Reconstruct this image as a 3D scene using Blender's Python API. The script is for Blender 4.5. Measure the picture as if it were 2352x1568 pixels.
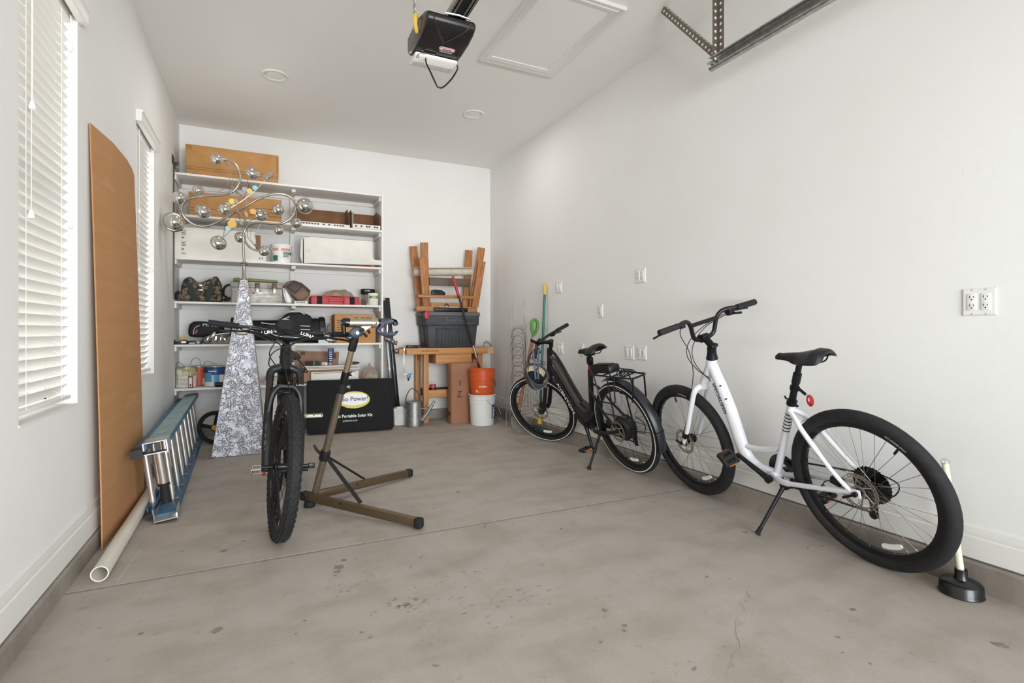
import bpy, bmesh, math, random
from mathutils import Matrix, Vector, Euler
random.seed(7)
for o in list(bpy.data.objects): bpy.data.objects.remove(o)
SC = bpy.context.scene
COL = SC.collection
# ------------------------------------------------------------------ camera
FPX, CX, Y0, EYE = 1208.0, 1176.0, 761.0, 1.05
YAW = math.atan2(576.0, FPX); SN, CS = math.sin(YAW), math.cos(YAW)
cam = bpy.data.cameras.new('camera'); camo = bpy.data.objects.new('camera', cam); COL.objects.link(camo)
camo.location = (0, 0, EYE); camo.rotation_euler = (math.pi/2, 0, -YAW)
cam.sensor_width = 36.0; cam.lens = FPX/2352*36.0; cam.shift_y = -(784.0-Y0)/2352; cam.clip_start = .02
SC.camera = camo
# ------------------------------------------------------------------ room measures
XL, XR, YB, YF, HC = -.7414, 2.647, 6.2, -1.25, 3.13
# ------------------------------------------------------------------ world, daylight, exposure
SC.view_settings.view_transform = 'Standard'; SC.view_settings.look = 'None'
SC.view_settings.gamma = 1.0; SC.view_settings.use_curve_mapping = False
SC.view_settings.exposure = 0.15
wd = bpy.data.worlds.new('sky'); SC.world = wd; wd.use_nodes = True
bg = wd.node_tree.nodes['Background']; bg.inputs[0].default_value = (.93, .96, 1, 1); bg.inputs[1].default_value = .8
def area(name, loc, rot, sx, sy, w, col=(1, 1, 1)):
    l = bpy.data.lights.new(name, 'AREA'); l.shape = 'RECTANGLE'; l.size = sx; l.size_y = sy; l.energy = w; l.color = col
    o = bpy.data.objects.new(name, l); COL.objects.link(o); o.location = loc; o.rotation_euler = rot; return o
# bright street and sky seen through the open garage door, sunlit driveway just outside, daylight at the two windows
area('street_daylight', (1.3, -9.0, 2.6), (math.pi/2, 0, 0), 12, 5.2, 2650, (.91, .965, 1))
area('driveway_bounce', (.95, -11.5, .03), (math.pi, 0, 0), 16, 13, 11300, (.96, .985, 1))
area('window_daylight', (-1.35, 2.64, 1.6), (0, -math.pi/2, 0), 1.8, .75, 16, (.97, .985, 1))
area('window_daylight_far', (-1.35, 4.51, 1.6), (0, -math.pi/2, 0), 1.8, .75, 16, (.97, .985, 1))
for _x, _y in ((.102, 4.685), (1.836, 4.703)):   # fill light added at the recessed ceiling fixtures, which look unlit
    _l = bpy.data.lights.new('recessed_fill', 'AREA'); _l.shape = 'DISK'; _l.size = .14; _l.energy = 5.5; _l.color = (1, .985, .95); _o = bpy.data.objects.new('recessed_fill', _l); COL.objects.link(_o); _o.location = (_x, _y, HC-.012)

# ------------------------------------------------------------------ photo measures -> points of the place
def ray(u, v):
    d = u-CX; return (FPX*SN+d*CS, FPX*CS-d*SN, Y0-v)
def aZ(u, v, z=0.0):
    r = ray(u, v); k = (z-EYE)/r[2]; return Vector((r[0]*k, r[1]*k, z))
def aX(u, v, x):
    r = ray(u, v); k = x/r[0]; return Vector((x, r[1]*k, EYE+r[2]*k))
def aY(u, v, y):
    r = ray(u, v); k = y/r[1]; return Vector((r[0]*k, y, EYE+r[2]*k))
def pX(u, y): return aY(u, 0, y).x
def pZ(u, v, y): return aY(u, v, y).z
# ------------------------------------------------------------------ mesh helpers
V = Vector
def rotm(e): return Euler(e).to_matrix().to_4x4()
def fr(o, x, up):
    x = V(x).normalized(); z = x.cross(V(up)).normalized(); y = z.cross(x)
    return Matrix(((x.x, y.x, z.x, o[0]), (x.y, y.y, z.y, o[1]), (x.z, y.z, z.z, o[2]), (0, 0, 0, 1)))
def smoothpath(pts, n=6, closed=False):
    P = [V(p) for p in pts]; out = []; L = len(P)
    rng = range(L) if closed else range(L-1)
    for i in rng:
        if closed: a, b, c, d = P[i-1], P[i], P[(i+1) % L], P[(i+2) % L]
        else: a, b, c, d = P[max(i-1, 0)], P[i], P[i+1], P[min(i+2, L-1)]
        for k in range(n):
            t = k/n
            out.append(.5*((2*b)+(c-a)*t+(2*a-5*b+4*c-d)*t*t+(3*b-a-3*c+d)*t**3))
    if not closed: out.append(P[-1])
    return out
WINV = {}
class MB:
    def __init__(s, M=None): s.v = []; s.f = []; s.mi = []; s.M = M
    def add(s, vs, fs, m=0, M=None):
        b = len(s.v)
        for p in vs:
            p = V(p)
            if M is not None: p = M @ p
            if s.M is not None: p = s.M @ p
            s.v.append(p)
        for f in fs: s.f.append([i+b for i in f]); s.mi.append(m)
        return s
    def _bm(s, bm, m, M=None):
        bm.verts.index_update()
        s.add([v.co.copy() for v in bm.verts], [[v.index for v in f.verts] for f in bm.faces], m, M); bm.free()
    def box(s, c, d, rot=None, bev=0, m=0, seg=2):
        bm = bmesh.new(); bmesh.ops.create_cube(bm, size=1.0)
        for v in bm.verts: v.co = V((v.co.x*d[0], v.co.y*d[1], v.co.z*d[2]))
        if bev: bmesh.ops.bevel(bm, geom=list(bm.edges), offset=min(bev, min(d)*.49), segments=seg, affect='EDGES', profile=.5)
        M = Matrix.Translation(V(c))
        if rot is not None: M = M @ (rotm(rot) if not isinstance(rot, Matrix) else rot)
        s._bm(bm, m, M); return s
    def box2(s, a, b, bev=0, m=0):
        a = V(a); b = V(b); return s.box((a+b)/2, [abs(b[i]-a[i]) for i in range(3)], None, bev, m)
    def tube(s, pts, r, n=8, closed=False, m=0, cap=True, flat=None):
        P = [V(p) for p in pts]; L = len(P)
        R = r if isinstance(r, (list, tuple)) else [r]*L
        T = []
        for i in range(L):
            a = P[i-1] if (i > 0 or closed) else P[i]; b = P[(i+1) % L] if (i < L-1 or closed) else P[i]
            t = (b-a); T.append(t.normalized() if t.length > 1e-9 else V((0, 0, 1)))
        t0 = T[0]; ref = V((0, 0, 1)) if abs(t0.z) < .9 else V((1, 0, 0))
        if flat is not None: ref = V(flat[0])
        nrm = (ref-t0*ref.dot(t0)).normalized(); vs = []; fs = []
        for i in range(L):
            if i > 0:
                q = T[i-1].rotation_difference(T[i]); nrm = q @ nrm; nrm = (nrm-T[i]*nrm.dot(T[i])).normalized()
            bn = T[i].cross(nrm); k = flat[1] if flat is not None else 1
            for j in range(n):
                a = 2*math.pi*j/n; vs.append(P[i]+(nrm*math.cos(a)+bn*math.sin(a)*k)*R[i])
        for i in range(L if closed else L-1):
            i2 = (i+1) % L
            for j in range(n):
                j2 = (j+1) % n; fs.append((i*n+j, i*n+j2, i2*n+j2, i2*n+j))
        if cap and not closed: fs.append(tuple(range(n-1, -1, -1))); fs.append(tuple((L-1)*n+j for j in range(n)))
        return s.add(vs, fs, m)
    def lathe(s, prof, c=(0, 0, 0), axis=(0, 0, 1), n=24, m=0, closed=False):
        ax = V(axis).normalized(); q = V((0, 0, 1)).rotation_difference(ax).to_matrix().to_4x4()
        M = Matrix.Translation(V(c)) @ q; vs = []; fs = []; L = len(prof)
        for (r, z) in prof:
            for j in range(n):
                a = 2*math.pi*j/n; vs.append((r*math.cos(a), r*math.sin(a), z))
        for i in range(L if closed else L-1):
            i2 = (i+1) % L
            for j in range(n):
                j2 = (j+1) % n; fs.append((i*n+j, i*n+j2, i2*n+j2, i2*n+j))
        if not closed:
            if prof[0][0] > 1e-6: fs.append(tuple(range(n-1, -1, -1)))
            if prof[-1][0] > 1e-6: fs.append(tuple((L-1)*n+j for j in range(n)))
        return s.add(vs, fs, m, M)
    def prism(s, poly, h, M=None, bev=0, m=0, seg=2):
        bm = bmesh.new(); vs = [bm.verts.new((p[0], p[1], 0)) for p in poly]; f = bm.faces.new(vs)
        r = bmesh.ops.extrude_face_region(bm, geom=[f])
        for e in r['geom']:
            if isinstance(e, bmesh.types.BMVert): e.co.z += h
        bmesh.ops.recalc_face_normals(bm, faces=bm.faces)
        if bev: bmesh.ops.bevel(bm, geom=list(bm.edges), offset=bev, segments=seg, affect='EDGES', profile=.5)
        s._bm(bm, m, M); return s
    def sph(s, c, r, m=0, n=16, rot=None):
        r = r if isinstance(r, (list, tuple)) else (r, r, r)
        bm = bmesh.new(); bmesh.ops.create_uvsphere(bm, u_segments=n, v_segments=max(6, n//2+2), radius=1)
        M = Matrix.Translation(V(c))
        if rot is not None: M = M @ (rotm(rot) if not isinstance(rot, Matrix) else rot)
        M = M @ Matrix.Diagonal((r[0], r[1], r[2], 1)); s._bm(bm, m, M); return s
    def quad(s, *p, m=0): return s.add(p, [tuple(range(len(p)))], m)
    def grid(s, fn, nu, nv, m=0):
        vs = [fn(i/nu, j/nv) for i in range(nu+1) for j in range(nv+1)]
        fs = [(i*(nv+1)+j, (i+1)*(nv+1)+j, (i+1)*(nv+1)+j+1, i*(nv+1)+j+1) for i in range(nu) for j in range(nv)]
        return s.add(vs, fs, m)
    def slab(s, fn, nrm, t, nu, nv, m=0):
        # a bent sheet with a real thickness t along nrm
        n = V(nrm)*t; a = lambda i, j: V(fn(i, j)); b = lambda i, j: V(fn(i, j))+n
        s.grid(a, nu, nv, m); k = len(s.f); s.grid(b, nu, nv, m)
        for i in range(k, len(s.f)): s.f[i] = s.f[i][::-1]
        ed = [(i/nu, 0) for i in range(nu+1)]+[(1, j/nv) for j in range(1, nv+1)]+[(i/nu, 1) for i in range(nu-1, -1, -1)]+[(0, j/nv) for j in range(nv-1, -1, -1)]
        L = len(ed); vs = [a(*e) for e in ed]+[b(*e) for e in ed]
        return s.add(vs, [(i, (i+1) % L, L+(i+1) % L, L+i) for i in range(L-1)], m)
    def text(s, st, size, M, m=0, ext=.0004, sx=1.0, bold=0.0):
        cu = bpy.data.curves.new('lettering', 'FONT'); cu.body = st; cu.size = size; cu.extrude = ext; cu.align_x = 'CENTER'; cu.align_y = 'CENTER'; cu.offset = bold*size
        cu.resolution_u = 3; o = bpy.data.objects.new('lettering', cu); me = bpy.data.meshes.new_from_object(o)
        s.add([v.co.copy() for v in me.vertices], [list(p.vertices) for p in me.polygons], m, M @ Matrix.Diagonal((sx, 1, 1, 1)))
        bpy.data.objects.remove(o); bpy.data.curves.remove(cu); bpy.data.meshes.remove(me); return s
    def build(s, name, mats, parent=None, sharp=38, label=None):
        me = bpy.data.meshes.new(name); W = WINV.get(parent.name) if parent is not None else None
        vs = [W @ p for p in s.v] if W is not None else s.v
        me.from_pydata([tuple(p) for p in vs], [], s.f)
        for mt in (mats if isinstance(mats, (list, tuple)) else [mats]): me.materials.append(mt)
        me.polygons.foreach_set('material_index', s.mi); me.polygons.foreach_set('use_smooth', [True]*len(me.polygons))
        bm = bmesh.new(); bm.from_mesh(me); bmesh.ops.recalc_face_normals(bm, faces=bm.faces) if name not in NOFLIP else None; bm.to_mesh(me); bm.free()
        me.update()
        try: me.set_sharp_from_angle(angle=math.radians(sharp))
        except Exception: pass
        o = bpy.data.objects.new(name, me); COL.objects.link(o)
        if parent is not None:
            o.parent = parent
            if parent.name in WINV: WINV[o.name] = WINV[parent.name]
        if label: o['label'] = label
        return o
NOFLIP = set()
def tag(o, label, cat, group=None):
    o['label'] = label; o['category'] = cat
    if group: o['group'] = group
    return o
def thing(name, label, cat, loc=(0, 0, 0), group=None):
    o = bpy.data.objects.new(name, None); COL.objects.link(o); o.location = loc; o.empty_display_size = .05
    WINV[o.name] = Matrix.Translation(-V(loc)); return tag(o, label, cat, group)
def single(mb, name, mats, label, cat, group=None, sharp=38):
    # one-mesh thing; origin moved to its base
    lo = [min(p[i] for p in mb.v) for i in range(3)]; hi = [max(p[i] for p in mb.v) for i in range(3)]
    c = V(((lo[0]+hi[0])/2, (lo[1]+hi[1])/2, lo[2])); mb.v = [p-c for p in mb.v]
    o = mb.build(name, mats, None, sharp); o.location = c; return tag(o, label, cat, group)
def struct(mb, name, mats, parent=None):
    o = mb.build(name, mats, parent)
    if parent is None: o['kind'] = 'structure'
    return o
# ------------------------------------------------------------------ materials
def lin(c):
    if isinstance(c, str):
        c = c.lstrip('#'); c = [int(c[i:i+2], 16)/255 for i in (0, 2, 4)]
        c = [x/12.92 if x <= .04045 else ((x+.055)/1.055)**2.4 for x in c]
    return (c[0], c[1], c[2], 1)
MC = {}
def mat(name, col, rough=.5, metal=0.0, col2=None, scale=8.0, detail=4.0, lo=.35, hi=.65, bump=0.0, bscale=60.0, stretch=(1, 1, 1), coat=0.0, spec=.5, alpha=1.0, emit=0.0):
    if name in MC: return MC[name]
    m = bpy.data.materials.new(name); m.use_nodes = True; nt = m.node_tree; N = nt.nodes; L = nt.links; b = N['Principled BSDF']
    b.inputs['Roughness'].default_value = rough; b.inputs['Metallic'].default_value = metal; b.inputs['Base Color'].default_value = lin(col)
    b.inputs['Coat Weight'].default_value = coat; b.inputs['Specular IOR Level'].default_value = spec
    if emit: b.inputs['Emission Color'].default_value = lin(col); b.inputs['Emission Strength'].default_value = emit
    if col2 or bump:
        tc = N.new('ShaderNodeTexCoord'); mp = N.new('ShaderNodeMapping'); mp.inputs['Scale'].default_value = stretch; L.new(tc.outputs['Object'], mp.inputs[0])
    if col2:
        nz = N.new('ShaderNodeTexNoise'); nz.inputs['Scale'].default_value = scale; nz.inputs['Detail'].default_value = detail; L.new(mp.outputs[0], nz.inputs['Vector'])
        cr = N.new('ShaderNodeValToRGB'); cr.color_ramp.elements[0].position = lo; cr.color_ramp.elements[1].position = hi
        cr.color_ramp.elements[0].color = lin(col); cr.color_ramp.elements[1].color = lin(col2)
        L.new(nz.outputs['Fac'], cr.inputs[0]); L.new(cr.outputs[0], b.inputs['Base Color'])
    if bump:
        n2 = N.new('ShaderNodeTexNoise'); n2.inputs['Scale'].default_value = bscale; n2.inputs['Detail'].default_value = 3; L.new(mp.outputs[0], n2.inputs['Vector'])
        bp = N.new('ShaderNodeBump'); bp.inputs['Strength'].default_value = bump; bp.inputs['Distance'].default_value = .01; L.new(n2.outputs['Fac'], bp.inputs['Height']); L.new(bp.outputs[0], b.inputs['Normal'])
    MC[name] = m; return m
M_wall = mat('wall_paint', '#ebeae7', .85, bump=.06, bscale=55, col2='#e9e7e3', scale=1.5)
M_ceil = mat('ceiling_paint', '#f2f0ec', .9, bump=.05, bscale=60)
M_trim = mat('trim_paint', '#e6e4de', .5)
M_white = mat('white_plastic', '#e9e8e4', .45)
M_shelf = mat('shelf_paint', '#ece9e4', .55)
M_black = mat('black_plastic', '#0f0f11', .45)
M_blackg = mat('black_gloss', '#0e0e11', .25, coat=.3)
M_blackm = mat('black_matte', '#101011', .8)
M_rubber = mat('tire_rubber', '#141415', .82, col2='#1c1c1d', scale=30, bump=.15, bscale=240)
M_alu = mat('aluminium', '#c9c9c8', .32, 1.0)
M_steel = mat('galvanised_steel', '#9b9c9a', .42, 1.0, col2='#b9bab6', scale=40)
M_chrome = mat('polished_metal', '#d9d6cf', .09, 1.0)
M_nickel = mat('brushed_nickel', '#b9b2a6', .3, 1.0)
M_dsteel = mat('dark_steel', '#5a5750', .45, .9)
M_letter = mat('white_lettering', '#f0f0ee', .5)
M_card = mat('corrugated_card', '#b98a5c', .85, col2='#ad7f52', scale=5, bump=.05, bscale=90)
M_cardo = mat('orange_card', '#bd8d59', .8, col2='#b08049', scale=6)
M_cardd = mat('brown_card', '#8a6546', .88, col2='#7b583b', scale=8)
M_cardw = mat('white_card', '#e6e2da', .7, col2='#dfdad1', scale=6)
def wood(name, a, b, ax):
    st = [75, 75, 75]; st['xyz'.index(ax)] = 3.0
    return mat(name, a, .55, col2=b, scale=1.0, detail=5, lo=.3, hi=.7, stretch=tuple(st))
M_woodx = wood('beech_lengthwise', '#c9935a', '#b57c45', 'x'); M_woodz = wood('beech_upright', '#c68f57', '#b07842', 'z')
M_cedz = wood('cedar_upright', '#bd8049', '#8f5a30', 'z'); M_cedx = wood('cedar_lengthwise', '#bd8049', '#925e33', 'x')
M_darkwood = wood('dark_wood', '#5b3a2a', '#4a2d20', 'z'); M_oldwood = wood('weathered_wood', '#98816a', '#7d6753', 'z')
M_greywood = wood('grey_beam', '#6d5f50', '#57493c', 'x')
def glassy(name, tint=(1, 1, 1), gl=.08, rough=.02):
    m = bpy.data.materials.new(name); m.use_nodes = True; nt = m.node_tree; N = nt.nodes; L = nt.links
    for n in list(N): N.remove(n)
    o = N.new('ShaderNodeOutputMaterial'); t = N.new('ShaderNodeBsdfTransparent'); t.inputs[0].default_value = (*tint, 1)
    g = N.new('ShaderNodeBsdfGlossy'); g.inputs['Roughness'].default_value = rough; x = N.new('ShaderNodeMixShader'); x.inputs[0].default_value = gl
    L.new(t.outputs[0], x.inputs[1]); L.new(g.outputs[0], x.inputs[2]); L.new(x.outputs[0], o.inputs[0]); return m
M_glass = glassy('clear_glass'); M_clear = glassy('clear_plastic', (.93, .93, .92), .14, .15)
def concrete(name, a, b, c):
    m = bpy.data.materials.new(name); m.use_nodes = True; nt = m.node_tree; N = nt.nodes; L = nt.links; p = N['Principled BSDF']; p.inputs['Roughness'].default_value = .62
    tc = N.new('ShaderNodeTexCoord')
    def nz(s, d, st=(1, 1, 1)):
        mp = N.new('ShaderNodeMapping'); mp.inputs['Scale'].default_value = st; L.new(tc.outputs['Object'], mp.inputs[0])
        n = N.new('ShaderNodeTexNoise'); n.inputs['Scale'].default_value = s; n.inputs['Detail'].default_value = d; L.new(mp.outputs[0], n.inputs['Vector']); return n.outputs['Fac']
    def ramp(f, p0, c0, p1, c1):
        r = N.new('ShaderNodeValToRGB'); r.color_ramp.elements[0].position = p0; r.color_ramp.elements[0].color = c0; r.color_ramp.elements[1].position = p1; r.color_ramp.elements[1].color = c1; L.new(f, r.inputs[0]); return r.outputs[0]
    def mix(x, y, f=1.0, bt='MULTIPLY'):
        k = N.new('ShaderNodeMix'); k.data_type = 'RGBA'; k.blend_type = bt; k.inputs[0].default_value = f; L.new(x, k.inputs[6]); L.new(y, k.inputs[7]); return k.outputs[2]
    base = ramp(nz(1.1, 6), .3, lin(a), .72, lin(b))
    cl = ramp(nz(3.2, 8, (1, 1.8, 1)), .36, lin(c), .56, (1, 1, 1, 1)); base = mix(base, cl, .4)
    st = ramp(nz(2.2, 10, (5, 1.0, 1)), .34, (.86, .85, .84, 1), .52, (1, 1, 1, 1)); base = mix(base, st, .35)
    sp = ramp(nz(130, 2), .28, (.72, .71, .7, 1), .42, (1, 1, 1, 1)); base = mix(base, sp, .5)
    sp2 = ramp(nz(19, 6), .30, (.62, .6, .58, 1), .36, (1, 1, 1, 1)); base = mix(base, sp2, .35)
    L.new(base, p.inputs['Base Color'])
    bp = N.new('ShaderNodeBump'); bp.inputs['Strength'].default_value = .12; bp.inputs['Distance'].default_value = .004; L.new(nz(70, 5), bp.inputs['Height']); L.new(bp.outputs[0], p.inputs['Normal'])
    return m
M_conc = concrete('concrete_slab', '#aaa197', '#b4aba2', '#d6cfc8')
M_curb = concrete('curb_concrete', '#8d857b', '#9c938a', '#b9b1a8')
M_stain = mat('floor_stain', '#7b736a', .6, col2='#978d82', scale=60); M_crack = mat('floor_crack', '#6f665d', .9)
M_joint = mat('joint_filler', '#9e958c', .85, col2='#867e75', scale=45)

# ================================================================== THE SETTING
fl = MB(); yj = 2.668
fl.box2((-.95, YF-3.5, -.12), (XR+.15, yj-.011, 0)); fl.box2((-.95, yj+.011, -.12), (XR+.15, YB+.15, 0)); fl.box2((-.95, yj-.011, -.12), (XR+.15, yj+.011, -.0008), m=1)
floor = struct(fl, 'floor', [M_conc, M_joint])
def blob(mb, c, rx, ry, ang, n=18, z=.0012, irr=.35):
    ps = []
    for i in range(n):
        a = 2*math.pi*i/n; k = 1+random.uniform(-irr, irr); x = rx*k*math.cos(a); y = ry*k*math.sin(a)
        ps.append((c[0]+x*math.cos(ang)-y*math.sin(ang), c[1]+x*math.sin(ang)+y*math.cos(ang), z))
    mb.quad(*ps)
st = MB()
for (u, v, r, s_) in [(512, 1265, 9, .5), (779, 1302, 10, .7), (790, 1286, 6, .6), (775, 1312, 6, .6), (497, 1447, 14, .35), (1390, 1402, 7, .5), (1436, 1436, 6, .5), (1434, 1448, 5, .5), (1712, 1222, 5, .5), (1290, 1214, 4, .5),
                      (2297, 1480, 11, .6), (1960, 1400, 7, .4), (1052, 1130, 5, .5), (935, 1388, 9, .5), (955, 1376, 6, .5), (915, 1395, 5, .5), (700, 1425, 4, .5), (830, 1452, 4, .5), (323, 1455, 5, .5), (1380, 1475, 4, .5), (560, 1242, 4, .5), (1855, 1257, 3, .5), (1888, 1254, 3, .8)]:
    c = aZ(u, v); k = EYE/(v-Y0); blob(st, c, r*k, r*k*s_*2, random.uniform(0, 3))
_r = random.Random(5)
for _k in range(150):
    _x, _y = _r.uniform(-.55, 2.3), _r.uniform(.75, 3.6); _s = _r.choice((.0015, .002, .003, .005)); blob(st, (_x, _y), _s*_r.uniform(1, 2.6), _s, _r.uniform(-.5, .9), 9)
for (_u, _v, _n, _sp) in ((1140, 1385, 34, .14), (935, 1388, 26, .09), (850, 1330, 16, .08), (1075, 1320, 12, .06)):   # scuffed tread marks
    _c = aZ(_u, _v)
    for _k in range(_n): blob(st, (_c.x+_r.gauss(0, _sp), _c.y+_r.gauss(0, _sp*.5)), _r.uniform(.004, .014), .0016, .25+_r.uniform(-.2, .2), 8)
st.build('stain', M_stain, floor)
sw = MB()
for (_a, _b, _w) in (((322, 1262), (268, 1336), .0012), ((400, 1168), (372, 1202), .0008), ((585, 1196), (625, 1190), .0007)):
    _p, _q = aZ(*_a, .001), aZ(*_b, .001); _n = V((-(_q-_p).y, (_q-_p).x, 0)).normalized()*_w; sw.quad(_p-_n, _p+_n, _q+_n, _q-_n)
for _k in range(26): blob(sw, (_r.uniform(-.4, 2.2), _r.uniform(.8, 3.2)), .0018, .0015, 0, 7)
sw.build('scratch', mat('pale_scratch', '#cfc8c0', .8), floor)
ck = MB(); pts = [(1722, 1345), (1715, 1358), (1722, 1372), (1700, 1385), (1712, 1400), (1694, 1420), (1688, 1450), (1695, 1470), (1700, 1488), (1680, 1503), (1672, 1540), (1655, 1566)]
pp = [aZ(*p) for p in pts]; q = []
for a, b in zip(pp, pp[1:]):
    for t in (0, .33, .66): q.append(a.lerp(b, t)+V((random.uniform(-.006, .006), random.uniform(-.004, .004), 0)))
for i, (a, b) in enumerate(zip(q, q[1:])):
    w = V((.0011, .0004, 0)); ck.quad(a-w+V((0, 0, .001)), a+w+V((0, 0, .001)), b+w+V((0, 0, .001)), b-w+V((0, 0, .001)))
ck.build('crack', M_crack, floor)
# walls
WIN = [(2.326, 2.958), (4.19, 4.82)]; WZ0, WZ1 = .725, 2.47; TW = .16
w = MB(); ys = [YF-.15, WIN[0][0], WIN[0][1], WIN[1][0], WIN[1][1], YB+.15]
for a, b in ((ys[0], ys[1]), (ys[2], ys[3]), (ys[4], ys[5])): w.box2((XL-TW, a, 0), (XL, b, HC))
for a, b in WIN: w.box2((XL-TW, a, 0), (XL, b, WZ0)); w.box2((XL-TW, a, WZ1), (XL, b, HC))
struct(w, 'wall_left', M_wall)
struct(MB().box2((XR, YF-.15, 0), (XR+.15, YB+.15, HC)), 'wall_right', M_wall)
struct(MB().box2((XL, YB, 0), (XR, YB+.15, HC)), 'wall_back', M_wall)
DX0, DX1, DZ = -.45, 2.36, 2.13
w = MB(); w.box2((XL, YF-.15, 0), (DX0, YF, HC)); w.box2((DX1, YF-.15, 0), (XR, YF, HC)); w.box2((DX0, YF-.15, DZ), (DX1, YF, HC)); struct(w, 'wall_front', M_wall)
struct(MB().box2((XL-TW, YF-.15, HC), (XR+.15, YB+.15, HC+.12)), 'ceiling', M_ceil)
# curb of the slab edge and the baseboard on it
CL, CR, CB = -.7095, 2.611, 6.165
cz = (.085, .118)
c = MB(); c.prism([(XL, -.01), (CL, -.01), (CL-.002, cz[0]-.012), (CL-.01, cz[0]-.004), (XL, cz[0]-.004)], YB-YF, fr((0, YB, 0), (1, 0, 0), (0, 0, 1))); struct(c, 'trim_1', M_curb)
c = MB(); c.prism([(XR, -.01), (XR, cz[1]-.004), (CR+.01, cz[1]-.004), (CR+.002, cz[1]-.012), (CR, -.01)], YB-YF, fr((0, YB, 0), (1, 0, 0), (0, 0, 1))); struct(c, 'trim_2', M_curb)
c = MB(); c.add([(XL, YB, -.01), (XR, YB, -.01), (XR, CB, -.01), (XL, CB, -.01), (XL, YB, cz[0]-.004), (XR, YB, cz[1]-.004), (XR, CB, cz[1]-.004), (XL, CB, cz[0]-.004)], [(0, 1, 2, 3), (4, 5, 6, 7), (0, 1, 5, 4), (2, 3, 7, 6), (1, 2, 6, 5), (0, 3, 7, 4)]); struct(c, 'trim_3', M_curb)
BP = [(0, 0), (.016, 0), (.016, .66), (.011, .70), (.013, .74), (.009, .86), (.008, .97), (.003, 1), (0, 1)]
def baseb(name, P0, P1, nrm, b0, t0, b1, t1):
    mb = MB(); n = V(nrm); vs = []; L = len(BP)
    for P, b, t in ((V(P0), b0, t0), (V(P1), b1, t1)):
        for d, k in BP: vs.append(P+n*d+V((0, 0, b+(t-b)*k)))
    fs = [(i, (i+1) % L, L+(i+1) % L, L+i) for i in range(L)]+[tuple(range(L)), tuple(range(L, 2*L))]
    mb.add(vs, fs); struct(mb, name, M_trim)
baseb('baseboard_left', (XL, YF, 0), (XL, YB, 0), (1, 0, 0), .088, .238, .082, .215)
baseb('baseboard_right', (XR, YF, 0), (XR, YB, 0), (-1, 0, 0), .122, .25, .122, .25)
baseb('baseboard_back', (XL, YB, 0), (XR, YB, 0), (0, -1, 0), .082, .215, .122, .25)
# ceiling access hatch
t = thing('attic_hatch', 'white framed attic access hatch set in the ceiling', 'hatch', (1.81, 3.28, HC))
hx0, hx1, hy0, hy1 = 1.49, 2.12, 2.73, 3.716
mb = MB(); fw = .075
HPf = [(0, 0), (.022, 0), (.022, .012), (.014, .03), (.02, .04), (.012, .065), (.010, fw), (0, fw)]
ring = []
for (d, k) in HPf: ring.append([V((hx0+k, hy0+k, HC-d)), V((hx1-k, hy0+k, HC-d)), V((hx1-k, hy1-k, HC-d)), V((hx0+k, hy1-k, HC-d))])
vs = [p for r in ring for p in r]; L = len(ring)
mb.add(vs, [(i*4+j, i*4+(j+1) % 4, ((i+1) % L)*4+(j+1) % 4, ((i+1) % L)*4+j) for i in range(L) for j in range(4)]); mb.build('frame', M_trim, t)
MB().box2((hx0+fw, hy0+fw, HC-.004), (hx1-fw, hy1-fw, HC+.0)).build('panel', M_ceil, t)
# recessed lights
for i, (x, y) in enumerate(((.102, 4.685), (1.836, 4.703))):
    t = thing('recessed_light', ('round white recessed ceiling light over the shelves, left of the opener', 'round white recessed ceiling light near the back right corner')[i], 'ceiling light', (x, y, HC), 'recessed ceiling lights')
    MB().lathe([(.102, 0), (.102, -.004), (.096, -.009), (.078, -.007), (.072, .0), (.072, .004)], (x, y, HC), n=40).build('trim_ring', M_white, t)
    MB().lathe([(.0, -.003), (.05, -.0035), (.0715, -.002)], (x, y, HC), n=32).build('lens', mat('frosted_lens', '#f3f1ec', .5), t)
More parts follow.
